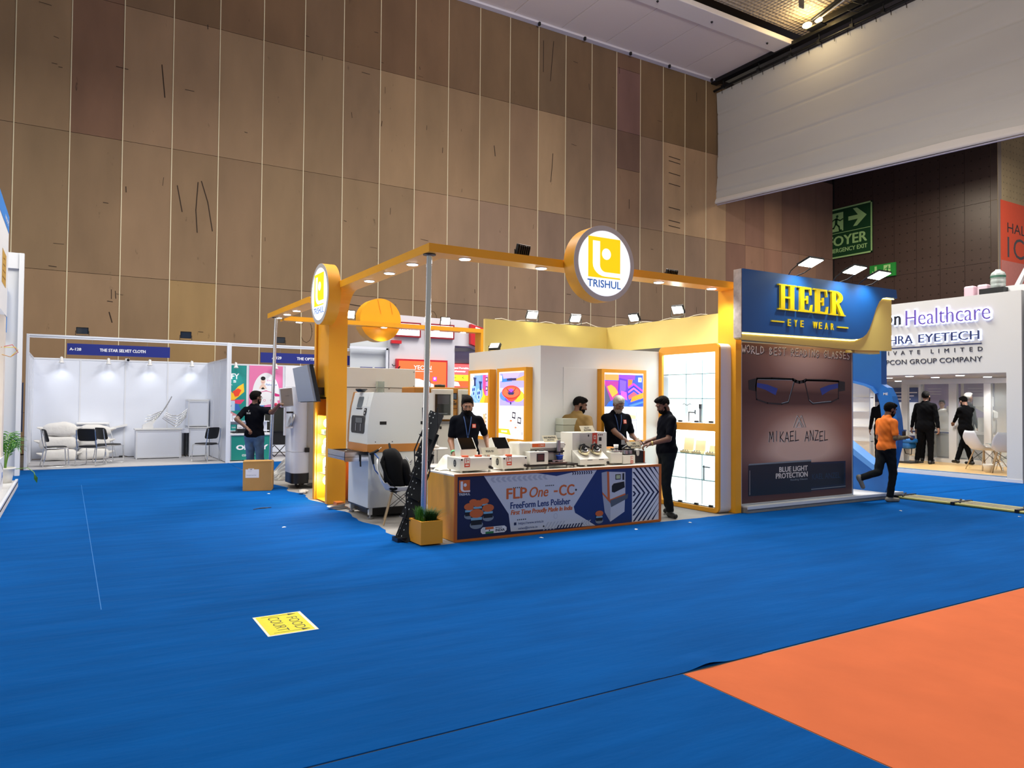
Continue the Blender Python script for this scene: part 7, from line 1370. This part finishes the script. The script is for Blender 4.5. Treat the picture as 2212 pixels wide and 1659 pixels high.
# on the roof: water bottle, boxes, frame
t2 = thing('water_bottle', 'large clear ribbed water bottle standing on the white stall roof', 'bottle', (18, 8.5, 4.27)); GLW2 = mat('bottle_plastic', '#dfe9e4', .12, trans=.55)
mb = MB(); mb.lathe([(0, 0), (.13, 0), (.15, .03), (.15, .1), (.14, .115), (.15, .13), (.15, .2), (.14, .215), (.15, .23), (.15, .32), (.13, .37), (.06, .42), (.05, .44), (0, .44)], (18, 8.5, 4.27), GLW2, 24); mb.build('body', t2)
mb = MB(); mb.lathe([(.152, .25), (.152, .3)], (18, 8.5, 4.27), mat('bottle_label', '#3f6a58', .5), 24); mb.build('label', t2)
mb = MB(); mb.box(17.7, 18.3, 8.25, 8.76, 4.07, 4.27, BLK); single(mb, 'black_crate', 'black crate under the water bottle on the white stall roof', 'crate', (18, 8.5, 4.07))
for i, y in enumerate((9.6, 9.29)): mb = MB(); mb.box(18.9, 19.1, y-.12, y+.12, 4.07, 4.56, mat('pink_back', '#d9b9c4', .5)); single(mb, 'pink_box', ('pink rounded box behind the white fascia, left one', 'pink rounded box behind the white fascia, right one')[i], 'box', (19, y, 4.07), bevel=.04)
mb = MB(); mb.hexa([(17.9, 8.02, 4.3), (18.0, 8.02, 4.3), (18.0, 8.12, 4.3), (17.9, 8.12, 4.3), (17.9, 7.82, 4.75), (18.0, 7.82, 4.75), (18.0, 7.88, 4.75), (17.9, 7.88, 4.75)], WHT); mb.box(17.9, 18.1, 7.9, 8.3, 4.07, 4.3, WHT); single(mb, 'white_bracket', 'white angled bracket right of the water bottle', 'bracket', (18, 8, 4.07))
mb = MB(); mb.box(17.3, 17.5, 7.3, 7.48, 3.1, 3.9, mat('royal_blue_panel', '#1f3fd0', .5, emit=.3)); single(mb, 'blue_corner_sign', 'bright blue sign sliver at the right edge beside the white stall', 'sign', (17.4, 7.4, 3.1))
# ================================================================ PEOPLE
def nets(V, org, h):
    s = V < 0; nx, ny, nz = V.shape; c = np.zeros((nx-1, ny-1, nz-1), np.int8)
    for i in (0, 1):
        for j in (0, 1):
            for k in (0, 1): c += s[i:nx-1+i, j:ny-1+j, k:nz-1+k]
    act = np.argwhere((c > 0) & (c < 8)); idx = -np.ones(c.shape, np.int64); idx[tuple(act.T)] = np.arange(len(act))
    acc = np.zeros((len(act), 3)); cnt = np.zeros(len(act)); cor = [(i, j, k) for i in (0, 1) for j in (0, 1) for k in (0, 1)]
    val = {q: V[act[:, 0]+q[0], act[:, 1]+q[1], act[:, 2]+q[2]] for q in cor}
    for a in cor:
        for ax in range(3):
            if a[ax]: continue
            b = list(a); b[ax] = 1; b = tuple(b); va, vb = val[a], val[b]; m = (va < 0) != (vb < 0); t = np.zeros(len(act)); t[m] = va[m]/(va[m]-vb[m])
            for d in range(3): acc[m, d] += a[d]+(t[m] if d == ax else 0)
            cnt[m] += 1
    P = (act+acc/cnt[:, None])*h+org; F = []
    for ax in range(3):
        o1, o2 = [(1, 2), (2, 0), (0, 1)][ax]; sl0 = [slice(None)]*3; sl1 = [slice(None)]*3; sl0[ax] = slice(0, -1); sl1[ax] = slice(1, None)
        df = s[tuple(sl0)] != s[tuple(sl1)]; e = np.argwhere(df); e = e[(e[:, o1] > 0) & (e[:, o2] > 0) & (e[:, o1] < V.shape[o1]-1) & (e[:, o2] < V.shape[o2]-1)]
        def cell(d1, d2):
            q = e.copy(); q[:, o1] -= d1; q[:, o2] -= d2; return idx[tuple(q.T)]
        q = np.stack([cell(1, 1), cell(0, 1), cell(0, 0), cell(1, 0)], 1); neg = s[tuple(e.T)]; q[~neg] = q[~neg][:, ::-1]; F.append(q)
    return P, np.concatenate(F)
def d_cap(P, a, b, ra, rb, sc=None):
    a, b = np.array(a, float), np.array(b, float); ba = b-a; L = ba@ba or 1e-9; pa = P-a; t = np.clip((pa@ba)/L, 0, 1)
    return np.sqrt(((pa-t[..., None]*ba)**2).sum(-1))-(ra+(rb-ra)*t)
def d_ell(P, c, r, M):
    q = (P-c)@M if M is not None else P-c; r = np.array(r, float); k0 = np.sqrt(((q/r)**2).sum(-1)); k1 = np.sqrt(((q/(r*r))**2).sum(-1))
    return k0*(k0-1)/np.maximum(k1, 1e-6)
def rot(ax, deg): return np.array(Matrix.Rotation(R(deg), 3, ax))
def ik(a, b, l1, l2, pole):
    a, b = Vector(a), Vector(b); d = b-a; L = min(d.length, (l1+l2)*.999); dn = d.normalized(); b2 = a+dn*L
    x = (l1*l1-l2*l2+L*L)/(2*L); hh = math.sqrt(max(0, l1*l1-x*x)); p = Vector(pole); p = (p-dn*p.dot(dn)).normalized(); return a+dn*x+p*hh, b2
NOISE = lambda P: .0035*np.sin(P[..., 2]*46+P[..., 0]*21)*np.sin(P[..., 0]*33+P[..., 1]*27+P[..., 2]*9)
def person(label, loc, rz, H=1.70, shirt=None, pants=None, shoes=None, skin=None, hair=None, beard=None, sleeve='short', lean=0, headyaw=0, headpitch=0, wr=None, wl=None, er=(.3, -1, -.3), el=(-.3, -1, -.3), fr=None, fl=None, fat=1.0, long_jacket=False, h=.0068, belt=None, undersleeve=None, kr=(0, 1, 0), kl=(0, 1, 0), hairlong=0, glasses=None, curl=35, patch=None, lanyard=False, back_text=None, group=None, legs=True, bald=0, tucked=False, toer=None, toel=None, cut=0, collar=True, footsr=0):
    root = thing('person', label, 'person', loc, rz, group); W = WM[root]; iW = W.inverted(); S = H/1.72
    loc_ = lambda p, d: Vector(d) if p is None else (iW @ Vector(p))/S
    mats = [skin, shirt, pants, shoes, hair, beard or hair, mat('lip', '#5a2f2a', .6), mat('eye_white', '#8a7c70', .3), mat('eye_dark', '#0c0908', .2), belt or BLK, undersleeve or shirt]
    SK_, SH_, PA_, SO_, HA_, BE_, LI_, EW_, ED_, BT_, US_ = range(11); prims = []
    def cap(a, b, ra, rb, m, k=.02, n=0, bias=0): prims.append(('c', np.array(a, float), np.array(b, float), ra, rb, m, k, n, [], bias))
    def ell(c, r, m, M=None, k=.02, n=0, planes=(), bias=0): prims.append(('e', np.array(c, float), np.array(r, float), M, 0, m, k, n, list(planes), bias))
    Lm = rot('X', -lean); piv = np.array((0, 0, .95)); U = lambda p: tuple(Lm@(np.array(p, float)-piv)+piv)
    # torso
    ell((0, 0, .93), (.158*fat, .112*fat, .12), PA_, None, .03, 1)
    ell(U((0, .008*fat, 1.08)), (.152*fat, .112*fat, .17), SH_, Lm, .04, 1); ell(U((0, 0, 1.27)), (.172*fat**.6, .118*fat**.6, .20), SH_, Lm, .04, 1)
    cap(U((-.14, -.01, 1.385)), U((.14, -.01, 1.385)), .064, .064, SH_, .05, 1); ell(U((0, -.015, 1.43)), (.10, .07, .05), SH_, Lm, .04)
    if not tucked: ell((0, .0, .955 if not long_jacket else .90), (.166*fat, .122*fat, .12 if not long_jacket else .19), SH_, None, .03, 1, planes=[((0, 0, -1), -.87 if not long_jacket else -.76)])
    cap(U((0, -.012, 1.42)), U((0, .012, 1.54)), .056, .052, SK_, .015)
    if collar: cap(U((-.035, -.01, 1.455)), U((.035, -.01, 1.455)), .058, .058, SH_, .01); 
    # head
    hc = np.array(U((0, .02, 1.512))); Hm = Lm@rot('Z', headyaw)@rot('X', -headpitch); HS = 1.06; X = lambda x, y, z: tuple(Hm@(np.array((x, y, z+.09))*HS)+hc)
    hm = Hm
    ell(X(0, -.008, .022), (.078, .099, .088), SK_, hm, .015); ell(X(0, .028, -.045), (.060, .068, .071), SK_, hm, .02); ell(X(0, .05, -.09), (.03, .03, .022), SK_, hm, .015)
    cap(X(0, .083, .008), X(0, .102, -.026), .010, .014, SK_, .008); ell(X(0, .086, .030), (.05, .012, .012), SK_, hm, .012)
    for s in (-1, 1):
        ell(X(s*.074, -.004, -.008), (.012, .02, .03), SK_, hm, .006); ell(X(s*.04, .062, -.02), (.02, .02, .018), SK_, hm, .015)
        ell(X(s*.029, .080, .006), (.012, .006, .0055), EW_, hm, .002); ell(X(s*.029, .0865, .007), (.006, .004, .006), ED_, hm, .001, bias=.003)
        cap(X(s*.015, .091, .028), X(s*.045, .080, .030), .006, .005, HA_, .003, bias=.002)
    cap(X(-.02, .086, -.060), X(.02, .086, -.060), .0065, .0065, LI_, .004, bias=.001)
    hn = lambda v: tuple(Hm@(np.array(v, float)/np.linalg.norm(v)))
    def pl(n, c): nn = np.array(n, float)/np.linalg.norm(n); w = Hm@nn; p0 = np.array(X(*(nn*c/np.linalg.norm(n)))); return (tuple(w), float(w@p0))
    top = .012 if not bald else .004
    ell(X(0, -.014, .030), (.083, .103, .088+top), HA_, hm, .004, 2, planes=[pl((0, .85, -.62), .022), pl((0, .4, -1), .014+hairlong)])
    if not bald: ell(X(0, .026, .092), (.062, .056, .034), HA_, hm, .014, 2); ell(X(.02, .055, .088), (.04, .034, .026), HA_, hm, .012, 2)
    if beard:
        ell(X(0, .036, -.066), (.057, .066, .056), BE_, hm, .006, 2, planes=[pl((0, -.25, 1), -.062), pl((0, -1, 0), .02)], bias=.001); cap(X(-.026, .088, -.046), X(.026, .088, -.046), .0065, .0065, BE_, .004, bias=.002)
        for s in (-1, 1): ell(X(s*.058, .022, -.045), (.010, .014, .040), BE_, hm, .004)
    # arms
    ends = {}
    for s, wt, pole, key in ((1, wr, er, 'r'), (-1, wl, el, 'l')):
        sh = U((s*.172*fat**.35, -.01, 1.385)); tgt = loc_(wt, (s*.26, .06, .86)); pole_ = pole
        eb, wrp = ik(sh, tgt, .285, .255, pole_); eb, wrp = np.array(eb), np.array(wrp); sh = np.array(sh)
        am = SH_ if sleeve == 'long' else SK_; fm = SH_ if sleeve == 'long' else SK_
        if sleeve == 'short':
            mid = sh+(eb-sh)*.72; cap(sh, mid, .057, .053, SH_, .03, 1); cap(sh, eb, .046, .040, SK_, .01); cap(eb, wrp, .041, .027, SK_ if undersleeve is None else US_, .012, 0 if undersleeve is None else 1)
        else: cap(sh, eb, .060, .049, SH_, .03, 1); cap(eb, eb+(wrp-eb)*.94, .048, .038, SH_, .015, 1)
        # hand
        D = (wrp-eb)/np.linalg.norm(wrp-eb); up = np.array((0, 0, 1.)); sd = np.cross(D, up); sd = sd/np.linalg.norm(sd) if np.linalg.norm(sd) > .2 else np.array((1., 0, 0))*s; nn = np.cross(sd, D)
        if abs(D[2]) > .75: sd, nn = np.array((0, 1., 0)), None; sd = sd-D*(sd@D); sd /= np.linalg.norm(sd); nn = np.cross(D, sd)*s; nn = -nn if (nn@np.array((s, 0, 0))) > 0 else nn; pn = nn
        else: pn = -nn if nn[2] > 0 else nn
        cap(wrp, wrp+D*.03, .025, .026, SK_, .008); Mh = np.stack([sd, D, pn], 1)
        ell(wrp+D*.062, (.040, .050, .017), SK_, Mh, .008)
        for q, (o_, l_) in enumerate(((-.029, .070), (-.0095, .080), (.0105, .075), (.029, .058))):
            p0 = wrp+D*.095+sd*o_; c1, c2, c3 = (R(curl*k_) for k_ in (.5, 1.2, 1.9))
            p1 = p0+(D*math.cos(c1)+pn*math.sin(c1))*l_*.45; p2 = p1+(D*math.cos(c2)+pn*math.sin(c2))*l_*.32; p3 = p2+(D*math.cos(c3)+pn*math.sin(c3))*l_*.25
            cap(p0-D*.02, p1, .0098, .0092, SK_, .003); cap(p1, p2, .0092, .0085, SK_, .003); cap(p2, p3, .0085, .0078, SK_, .003)
        ts = sd*(-1 if (sd@np.array((0, 1., 0)))*1 < 0 else 1); p0 = wrp+D*.03+ts*.025; p1 = p0+(D*.6+ts*.65+pn*.35)*.038; p2 = p1+(D*.85+ts*.2+pn*.45)*.032
        cap(p0, p1, .0125, .011, SK_, .004); cap(p1, p2, .011, .009, SK_, .004); ends[key] = (wrp, D, sd, pn, eb)
    # legs
    for s, ft, kp, te in ((1, fr, kr, toer), (-1, fl, kl, toel)):
        hip = (s*.085, 0, .90); an = loc_(ft, (s*.10, -.02, .085)); kn, an = ik(hip, an, .42, .405, kp); kn, an, hip = np.array(kn), np.array(an), np.array(hip)
        cap(hip, kn, .092*fat**.7, .066, PA_, .03, 1); cap(kn, kn+(an-kn)*.93, .064, .056, PA_, .02, 1)
        td = np.array(te if te is not None else (s*.12, 1, 0), float); td /= np.linalg.norm(td); upv = np.array((0, 0, 1.))
        b0 = an-td*.045+np.array((0, 0, -.045)) if te is None or abs(td[2]) < .5 else an-td*.03
        b1 = b0+td*.19-np.array((0, 0, .006)); cap(an, b0+td*.03, .045, .042, SO_, .02); cap(b0, b1, .040, .036, SO_, .02)
    lo = np.min([np.minimum(p[1]-p[2].max(), 9) if p[0] == 'e' else np.minimum(p[1]-p[3], p[2]-p[4]) for p in prims], 0)-.03
    hi = np.max([p[1]+p[2].max() if p[0] == 'e' else np.maximum(p[1]+p[3], p[2]+p[4]) for p in prims], 0)+.03
    if not legs: lo[2] = .70
    lo[2] = max(lo[2], cut) if cut else lo[2]
    hh = h/S; n = np.ceil((hi-lo)/hh).astype(int)+1; V = np.full(n, .2, np.float32); ax = [lo[i]+np.arange(n[i])*hh for i in range(3)]
    def dist(p, P):
        d = d_cap(P, p[1], p[2], p[3], p[4]) if p[0] == 'c' else d_ell(P, p[1], p[2], p[3])
        if p[7] == 1: d = d+NOISE(P)
        if p[7] == 2: d = d+.0035*np.sin(P[..., 0]*170)*np.sin(P[..., 1]*150+P[..., 2]*130)
        for nrm, c in p[8]: d = np.maximum(d, P@np.array(nrm)-c)
        return d
    bbs = []
    for p in prims:
        if p[0] == 'c': a, b = np.minimum(p[1]-p[3], p[2]-p[4]), np.maximum(p[1]+p[3], p[2]+p[4])
        else: a, b = p[1]-p[2].max(), p[1]+p[2].max()
        pad = .03+p[6]; i0 = np.clip(np.floor((a-pad-lo)/hh).astype(int), 0, n-1); i1 = np.clip(np.ceil((b+pad-lo)/hh).astype(int)+1, 1, n); bbs.append((a-.03, b+.03))
        if (i1 <= i0).any(): continue
        sl = tuple(slice(i0[i], i1[i]) for i in range(3)); g = np.stack(np.meshgrid(*[ax[i][sl[i]] for i in range(3)], indexing='ij'), -1)
        d = dist(p, g); o = V[sl]; k = p[6]; m = np.clip(.5+.5*(o-d)/k, 0, 1); V[sl] = o*(1-m)+d*m-k*m*(1-m)
    V[0] = V[-1] = .2; V[:, 0] = V[:, -1] = .2; V[:, :, 0] = V[:, :, -1] = .2
    P, F = nets(V, lo, hh); C = P[F].mean(1); best = np.full(len(C), 9.); mi = np.zeros(len(C), int)
    for p, (a, b) in zip(prims, bbs):
        m = ((C > a) & (C < b)).all(1)
        if not m.any(): continue
        d = dist(p, C[m])-p[9]; w = np.where(m)[0]; u = d < best[w]; best[w[u]] = d[u]; mi[w[u]] = p[5]
    if belt is not None:
        bm = (mi == PA_) & (C[:, 2] > .965) & (C[:, 2] < 1.01); mi[bm] = BT_
    me = bpy.data.meshes.new('body'); Ps = P*S; me.vertices.add(len(Ps)); me.vertices.foreach_set('co', Ps.ravel()); me.loops.add(F.size); me.loops.foreach_set('vertex_index', F.ravel())
    me.polygons.add(len(F)); me.polygons.foreach_set('loop_start', np.arange(len(F))*4); me.polygons.foreach_set('loop_total', np.full(len(F), 4)); me.update(calc_edges=True)
    for m in mats: me.materials.append(m)
    me.polygons.foreach_set('material_index', mi); me.polygons.foreach_set('use_smooth', np.ones(len(F), bool)); me.validate()
    o = bpy.data.objects.new('body', me); COL.objects.link(o); o.parent = root; WM[o] = WM[root]
    Dl = lambda p: min(float(dist(q, np.array([p]))[0]) for q in prims)
    def surf(x, z, side=1, x_dir=None):
        y = .35*side
        for _ in range(60):
            d = Dl((x, y, z))
            if d < .002: break
            y -= side*max(d*.8, .002)
        return Vector((x, y+side*.004, z))*S
    if glasses:
        mb = MB(); Xv = lambda *a: Vector(X(*a))*S
        for s in (-1, 1):
            mb.tube([Xv(s*.030+.021*math.cos(t*.785), .101, .006+.015*math.sin(t*.785)) for t in range(9)], .0022, glasses, 5); mb.tube([Xv(s*.052, .098, .01), Xv(s*.077, .05, .012), Xv(s*.079, 0, .008)], .0022, glasses, 5)
        mb.tube([Xv(-.01, .104, .01), Xv(.01, .104, .01)], .0022, glasses, 5); mb.build('glasses', root, local=True)
    if patch:
        mb = MB(); x, z, w = patch; c = [surf(x+dx*w, z+dz*w) for dx, dz in ((-.5, -.5), (.5, -.5), (.5, .5), (-.5, .5))]; mb.add([tuple(v+Vector((0, .003, 0))) for v in c], [(0, 1, 2, 3)], mat('badge_red', '#c8402a', .5))
        q = [c[0].lerp(c[2], .5)+(v-c[0].lerp(c[2], .5))*.62+Vector((0, .0045, 0)) for v in c]; mb.add([tuple(v) for v in q], [(0, 1, 2, 3)], mat('badge_cream', '#d8c8bc', .5)); q2 = [q[0].lerp(q[2], .5)+(v-q[0].lerp(q[2], .5))*.45+Vector((0, .001, 0)) for v in q]; mb.add([tuple(v) for v in q2], [(0, 1, 2, 3)], mat('badge_red', '#c8402a')); mb.build('emblem', root, local=True)
    if back_text:
        mb = MB(); x, z, lines = back_text
        for i, (s, w, hgt) in enumerate(lines):
            v, f_, _a = glyph(s, .01); zz = z-i*.045; mb.add([tuple(surf(x-w/2+a*w, zz+b*hgt, -1)-Vector((0, .003, 0))) for a, b, _ in v], f_, mat('shirt_print', '#c9ccd2', .6))
        mb.build('back_print', root, local=True)
    if lanyard:
        mb = MB(); LB = mat('lanyard_blue', '#2f4f86', .6)
        for s in (-1, 1):
            pts = [Vector(U((s*.055, -.02, 1.49)))*S]+[surf(s*.05*(1-u), 1.43-.30*u) for u in [i/7 for i in range(8)]]; mb.tube(pts, .006, LB, 5)
        mb.build('lanyard', root, local=True)
        mb = MB(); p = surf(0, 1.09); q_ = surf(0, 1.04); mb.tube([surf(0, 1.13), p], .004, STL, 5); mb.box(-.045, .045, p.y+.002, p.y+.006, p.z-.09, p.z-.02, mat('badge_holder', '#8c9098', .3)); mb.build('name_badge', root, local=True)
    root['_x'] = 0; del root['_x']
    E = {k: (W @ (Vector(v[0])*S), (W.to_3x3() @ Vector(v[1])), (W.to_3x3() @ Vector(v[2])), (W.to_3x3() @ Vector(v[3]))) for k, v in ends.items()}
    return root, E
skA = mat('skin_warm', '#966a50', .55); skB = mat('skin_brown', '#6e4a37', .55); skC = mat('skin_deep', '#6b4836', .5); skD = mat('skin_tan', '#99705a', .5)
HR1 = mat('hair_black', '#090706', .9, spec=.15); HRG = mat('hair_grey', '#a19e96', .55); BRG = mat('stubble_grey', '#8c8178', .6)
NS = mat('navy_polo', '#080a12', .95, spec=.1); BKP = mat('black_trousers', '#0b0c0f', .95, spec=.1); JEAN = mat('blue_jeans', '#446489', .85, noise=.35, nscale=9); DKJ = mat('dark_jeans', '#15191c', .9, noise=.3, nscale=8, spec=.15); KH = mat('khaki_shirt', '#80642f', .8, noise=.08, nscale=6); OSH = mat('orange_polo', '#f07818', .75, noise=.04); SUIT = mat('black_suit', '#08080a', .95, spec=.1); SHB = mat('black_shoe', '#0c0c0e', .4); SHG = mat('grey_shoe', '#8a8478', .6)
def face_dir(dx, dy): return math.atan2(-dx, dy)
# 1 bearded man behind the counter
r_, E = person('bearded man in a black polo with a lanyard, behind the counter at left', (4.68, 8.93, 0), face_dir(-.35, -.94), 1.71, NS, BKP, SHB, skA, HR1, beard=HR1, headpitch=24, headyaw=-3, wr=(4.44, 8.84, .93), wl=(4.93, 8.76, .98), er=(.25, -1, 0), el=(-.25, -1, 0), fat=1.05, patch=(-.085, 1.31, .055), lanyard=True, hairlong=-.004, curl=25, bald=0)
mb = MB(); p = E['r'][0]; mb.T = Matrix.Translation(p-E['r'][1]*.03) @ E['r'][1].to_track_quat('Z', 'Y').to_matrix().to_4x4(); mb.lathe([(.033, -.012), (.037, -.012), (.037, .014), (.033, .014)], (0, 0, 0), mat('green_band', '#6fd08c', .5), 14); mb.build('wrist_band', r_)
# 2 man in khaki shirt
r_, E = person('man in a khaki shirt with his back half turned, behind the counter', (6.46, 8.86, 0), face_dir(.75, .5), 1.72, KH, BKP, SHB, skB, HR1, beard=HR1, sleeve='long', lean=9, headpitch=16, headyaw=-64, wr=(6.72, 8.66, 1.0), wl=(6.5, 9.12, 1.0), fat=1.2, hairlong=-.01, h=.0072)
# 3 grey haired man
r_, E = person('grey-haired man in a dark polo with a lanyard, facing us behind the counter', (7.16, 8.78, 0), face_dir(-.30, -.95), 1.74, NS, BKP, SHB, skB, HRG, beard=BRG, lean=4, headpitch=26, headyaw=8, wr=(7.10, 8.42, 1.05), wl=(7.30, 8.46, 1.08), er=(.8, -.5, -.4), el=(-.35, -.8, -.6), fat=1.12, patch=(-.10, 1.33, .06), lanyard=True, curl=45)
mb = MB(); mb.box(-.03, .03, -.012, .012, -.02, .02, mat('cream_part', '#d9d2b8', .4)); single(mb, 'small_part', 'small cream part in the hands of the grey-haired man', 'tool', (7.30, 8.42, 1.09), rz=.5, local=True, bevel=.004)
# 4 man at the right end
r_, E = person('man in black polo and dark trousers in profile at the right end of the counter', (7.48, 8.0, 0), face_dir(-.93, .36), 1.73, NS, DKJ, SHB, skB, HR1, beard=HR1, headpitch=28, headyaw=12, wr=(7.22, 8.16, 1.06), wl=(7.14, 7.96, 1.05), er=(.1, -.9, -.6), el=(-.4, -.9, -.6), fr=(7.68, 8.18, .085), fl=(7.42, 7.86, .085), fat=1.2, back_text=(.07, 1.31, [('Y', .04, .04), ('TRIVIS', .09, .03)]), curl=60, h=.0062, belt=mat('pale_belt', '#8f8f88', .4), hairlong=-.012, tucked=False, toer=(-.75, .55, 0), toel=(-.9, -.1, 0))
W_ = E['l'][0]; t = thing('screwdriver', 'small tool in the hands of the man at the right end of the counter', 'tool', tuple(W_))
mb = MB(); p = E['l'][0]+E['l'][1]*.10; mb.tube([p, p+Vector((-.03, .03, .07))], .007, DRK, 6); mb.build('shaft', t); mb = MB(); mb.tube([p+Vector((0, 0, -.03)), p], .011, STL, 8); mb.build('grip', t)
mb = MB(); mb.T = Matrix.Translation(E['l'][0]-E['l'][1]*.02) @ E['l'][1].to_track_quat('Z', 'Y').to_matrix().to_4x4(); mb.lathe([(.031, -.012), (.035, -.012), (.035, .012), (.031, .012)], (0, 0, 0), mat('brass_watch', '#b39a62', .3, .8), 16); mb.build('watch', r_)
# 5 man in jeans
r_, E = person('man in a black polo and blue jeans seen from behind, touching a tablet', (2.99, 14.25, 0), face_dir(.62, .78), 1.78, NS, JEAN, SHB, skC, HR1, beard=HR1, headpitch=4, headyaw=-30, wr=(3.27, 13.62, 1.52), wl=(2.80, 14.02, 1.12), er=(.6, -.3, -.8), el=(-1, -.5, .1), fat=1.08, back_text=(-.06, 1.36, [('T', .035, .05), ('TRIVIS', .09, .03)]), glasses=BLK, belt=mat('brown_belt', '#59402c', .5), curl=55, hairlong=.0, tucked=False)
# 6 man in the orange polo, walking
r_, E = person('man in an orange polo walking past the blue stall, looking at his phone', (11.82, 7.34, 0), face_dir(.95, -.30), 1.665, OSH, DKJ, SHG, skC, HR1, beard=HR1, headpitch=16, headyaw=-8, lean=3, wr=(11.97, 7.08, 1.09), wl=(12.03, 7.34, 1.10), er=(.25, -1.4, -.2), el=(-.3, -1, -.5), undersleeve=mat('camouflage_sleeve', '#6a6148', .8, noise=.5, nscale=26), fr=(11.84, 7.29, .085), fl=(11.32, 7.50, .40), kl=(0, 1, 0), toel=(0, .45, -.9), hairlong=.026, curl=50, h=.0062, fat=1.08)
p = (E['r'][0]+E['l'][0])/2+Vector((.09, -.02, .02)); mb = MB(); mb.box(-.038, .038, -.006, .006, -.07, .07, BLK); o = single(mb, 'phone', 'dark phone held by the man in the orange polo', 'phone', tuple(p), rz=face_dir(.95, -.3), local=True, bevel=.005)
# 7.. people in the white stall
person('tall broad man in a black suit standing with his back to us', (19.1, 10.78, .1), face_dir(.95, .25), 1.87, SUIT, SUIT, SHB, skD, HR1, sleeve='long', fat=1.22, long_jacket=True, h=.010, wr=(19.05, 10.42, .98), wl=(19.1, 11.16, .98), er=(1, 0, 0), el=(-1, 0, 0), fr=(19.05, 10.63, .18), fl=(19.05, 10.98, .18))
person('person in black mostly hidden behind the tall broad man', (19.75, 11.12, .1), face_dir(.95, .3), 1.78, SUIT, SUIT, SHB, skC, HR1, sleeve='long', long_jacket=True, h=.012)
person('man in a black suit and glasses in profile, reaching left to an instrument', (19.7, 10.1, .1), face_dir(.35, .94), 1.75, SUIT, SUIT, SHB, skD, HR1, beard=HR1, sleeve='long', fat=1.12, long_jacket=True, headpitch=24, wl=(19.9, 10.5, 1.16), wr=(20.1, 10.42, 1.12), h=.010, glasses=BLK, fr=(19.55, 10.25, .18), fl=(19.75, 9.98, .18), toer=(.1, 1, 0))
person('smiling person with dark hair looking out between the two black suits', (21.3, 11.55, .1), face_dir(-.95, -.3), 1.66, SUIT, SUIT, SHB, skA, HR1, sleeve='long', h=.012)
person('man with short grey hair behind the glass, only his head showing', (20.95, 10.68, .1), face_dir(.9, -.4), 1.85, SUIT, SUIT, SHB, skD, HRG, sleeve='long', h=.012)
person('dark clothed person half hidden behind the man in orange, by the white shelf', (18.5, 11.62, .1), face_dir(.8, .6), 1.74, SUIT, SUIT, SHB, skC, HR1, sleeve='long', h=.011)
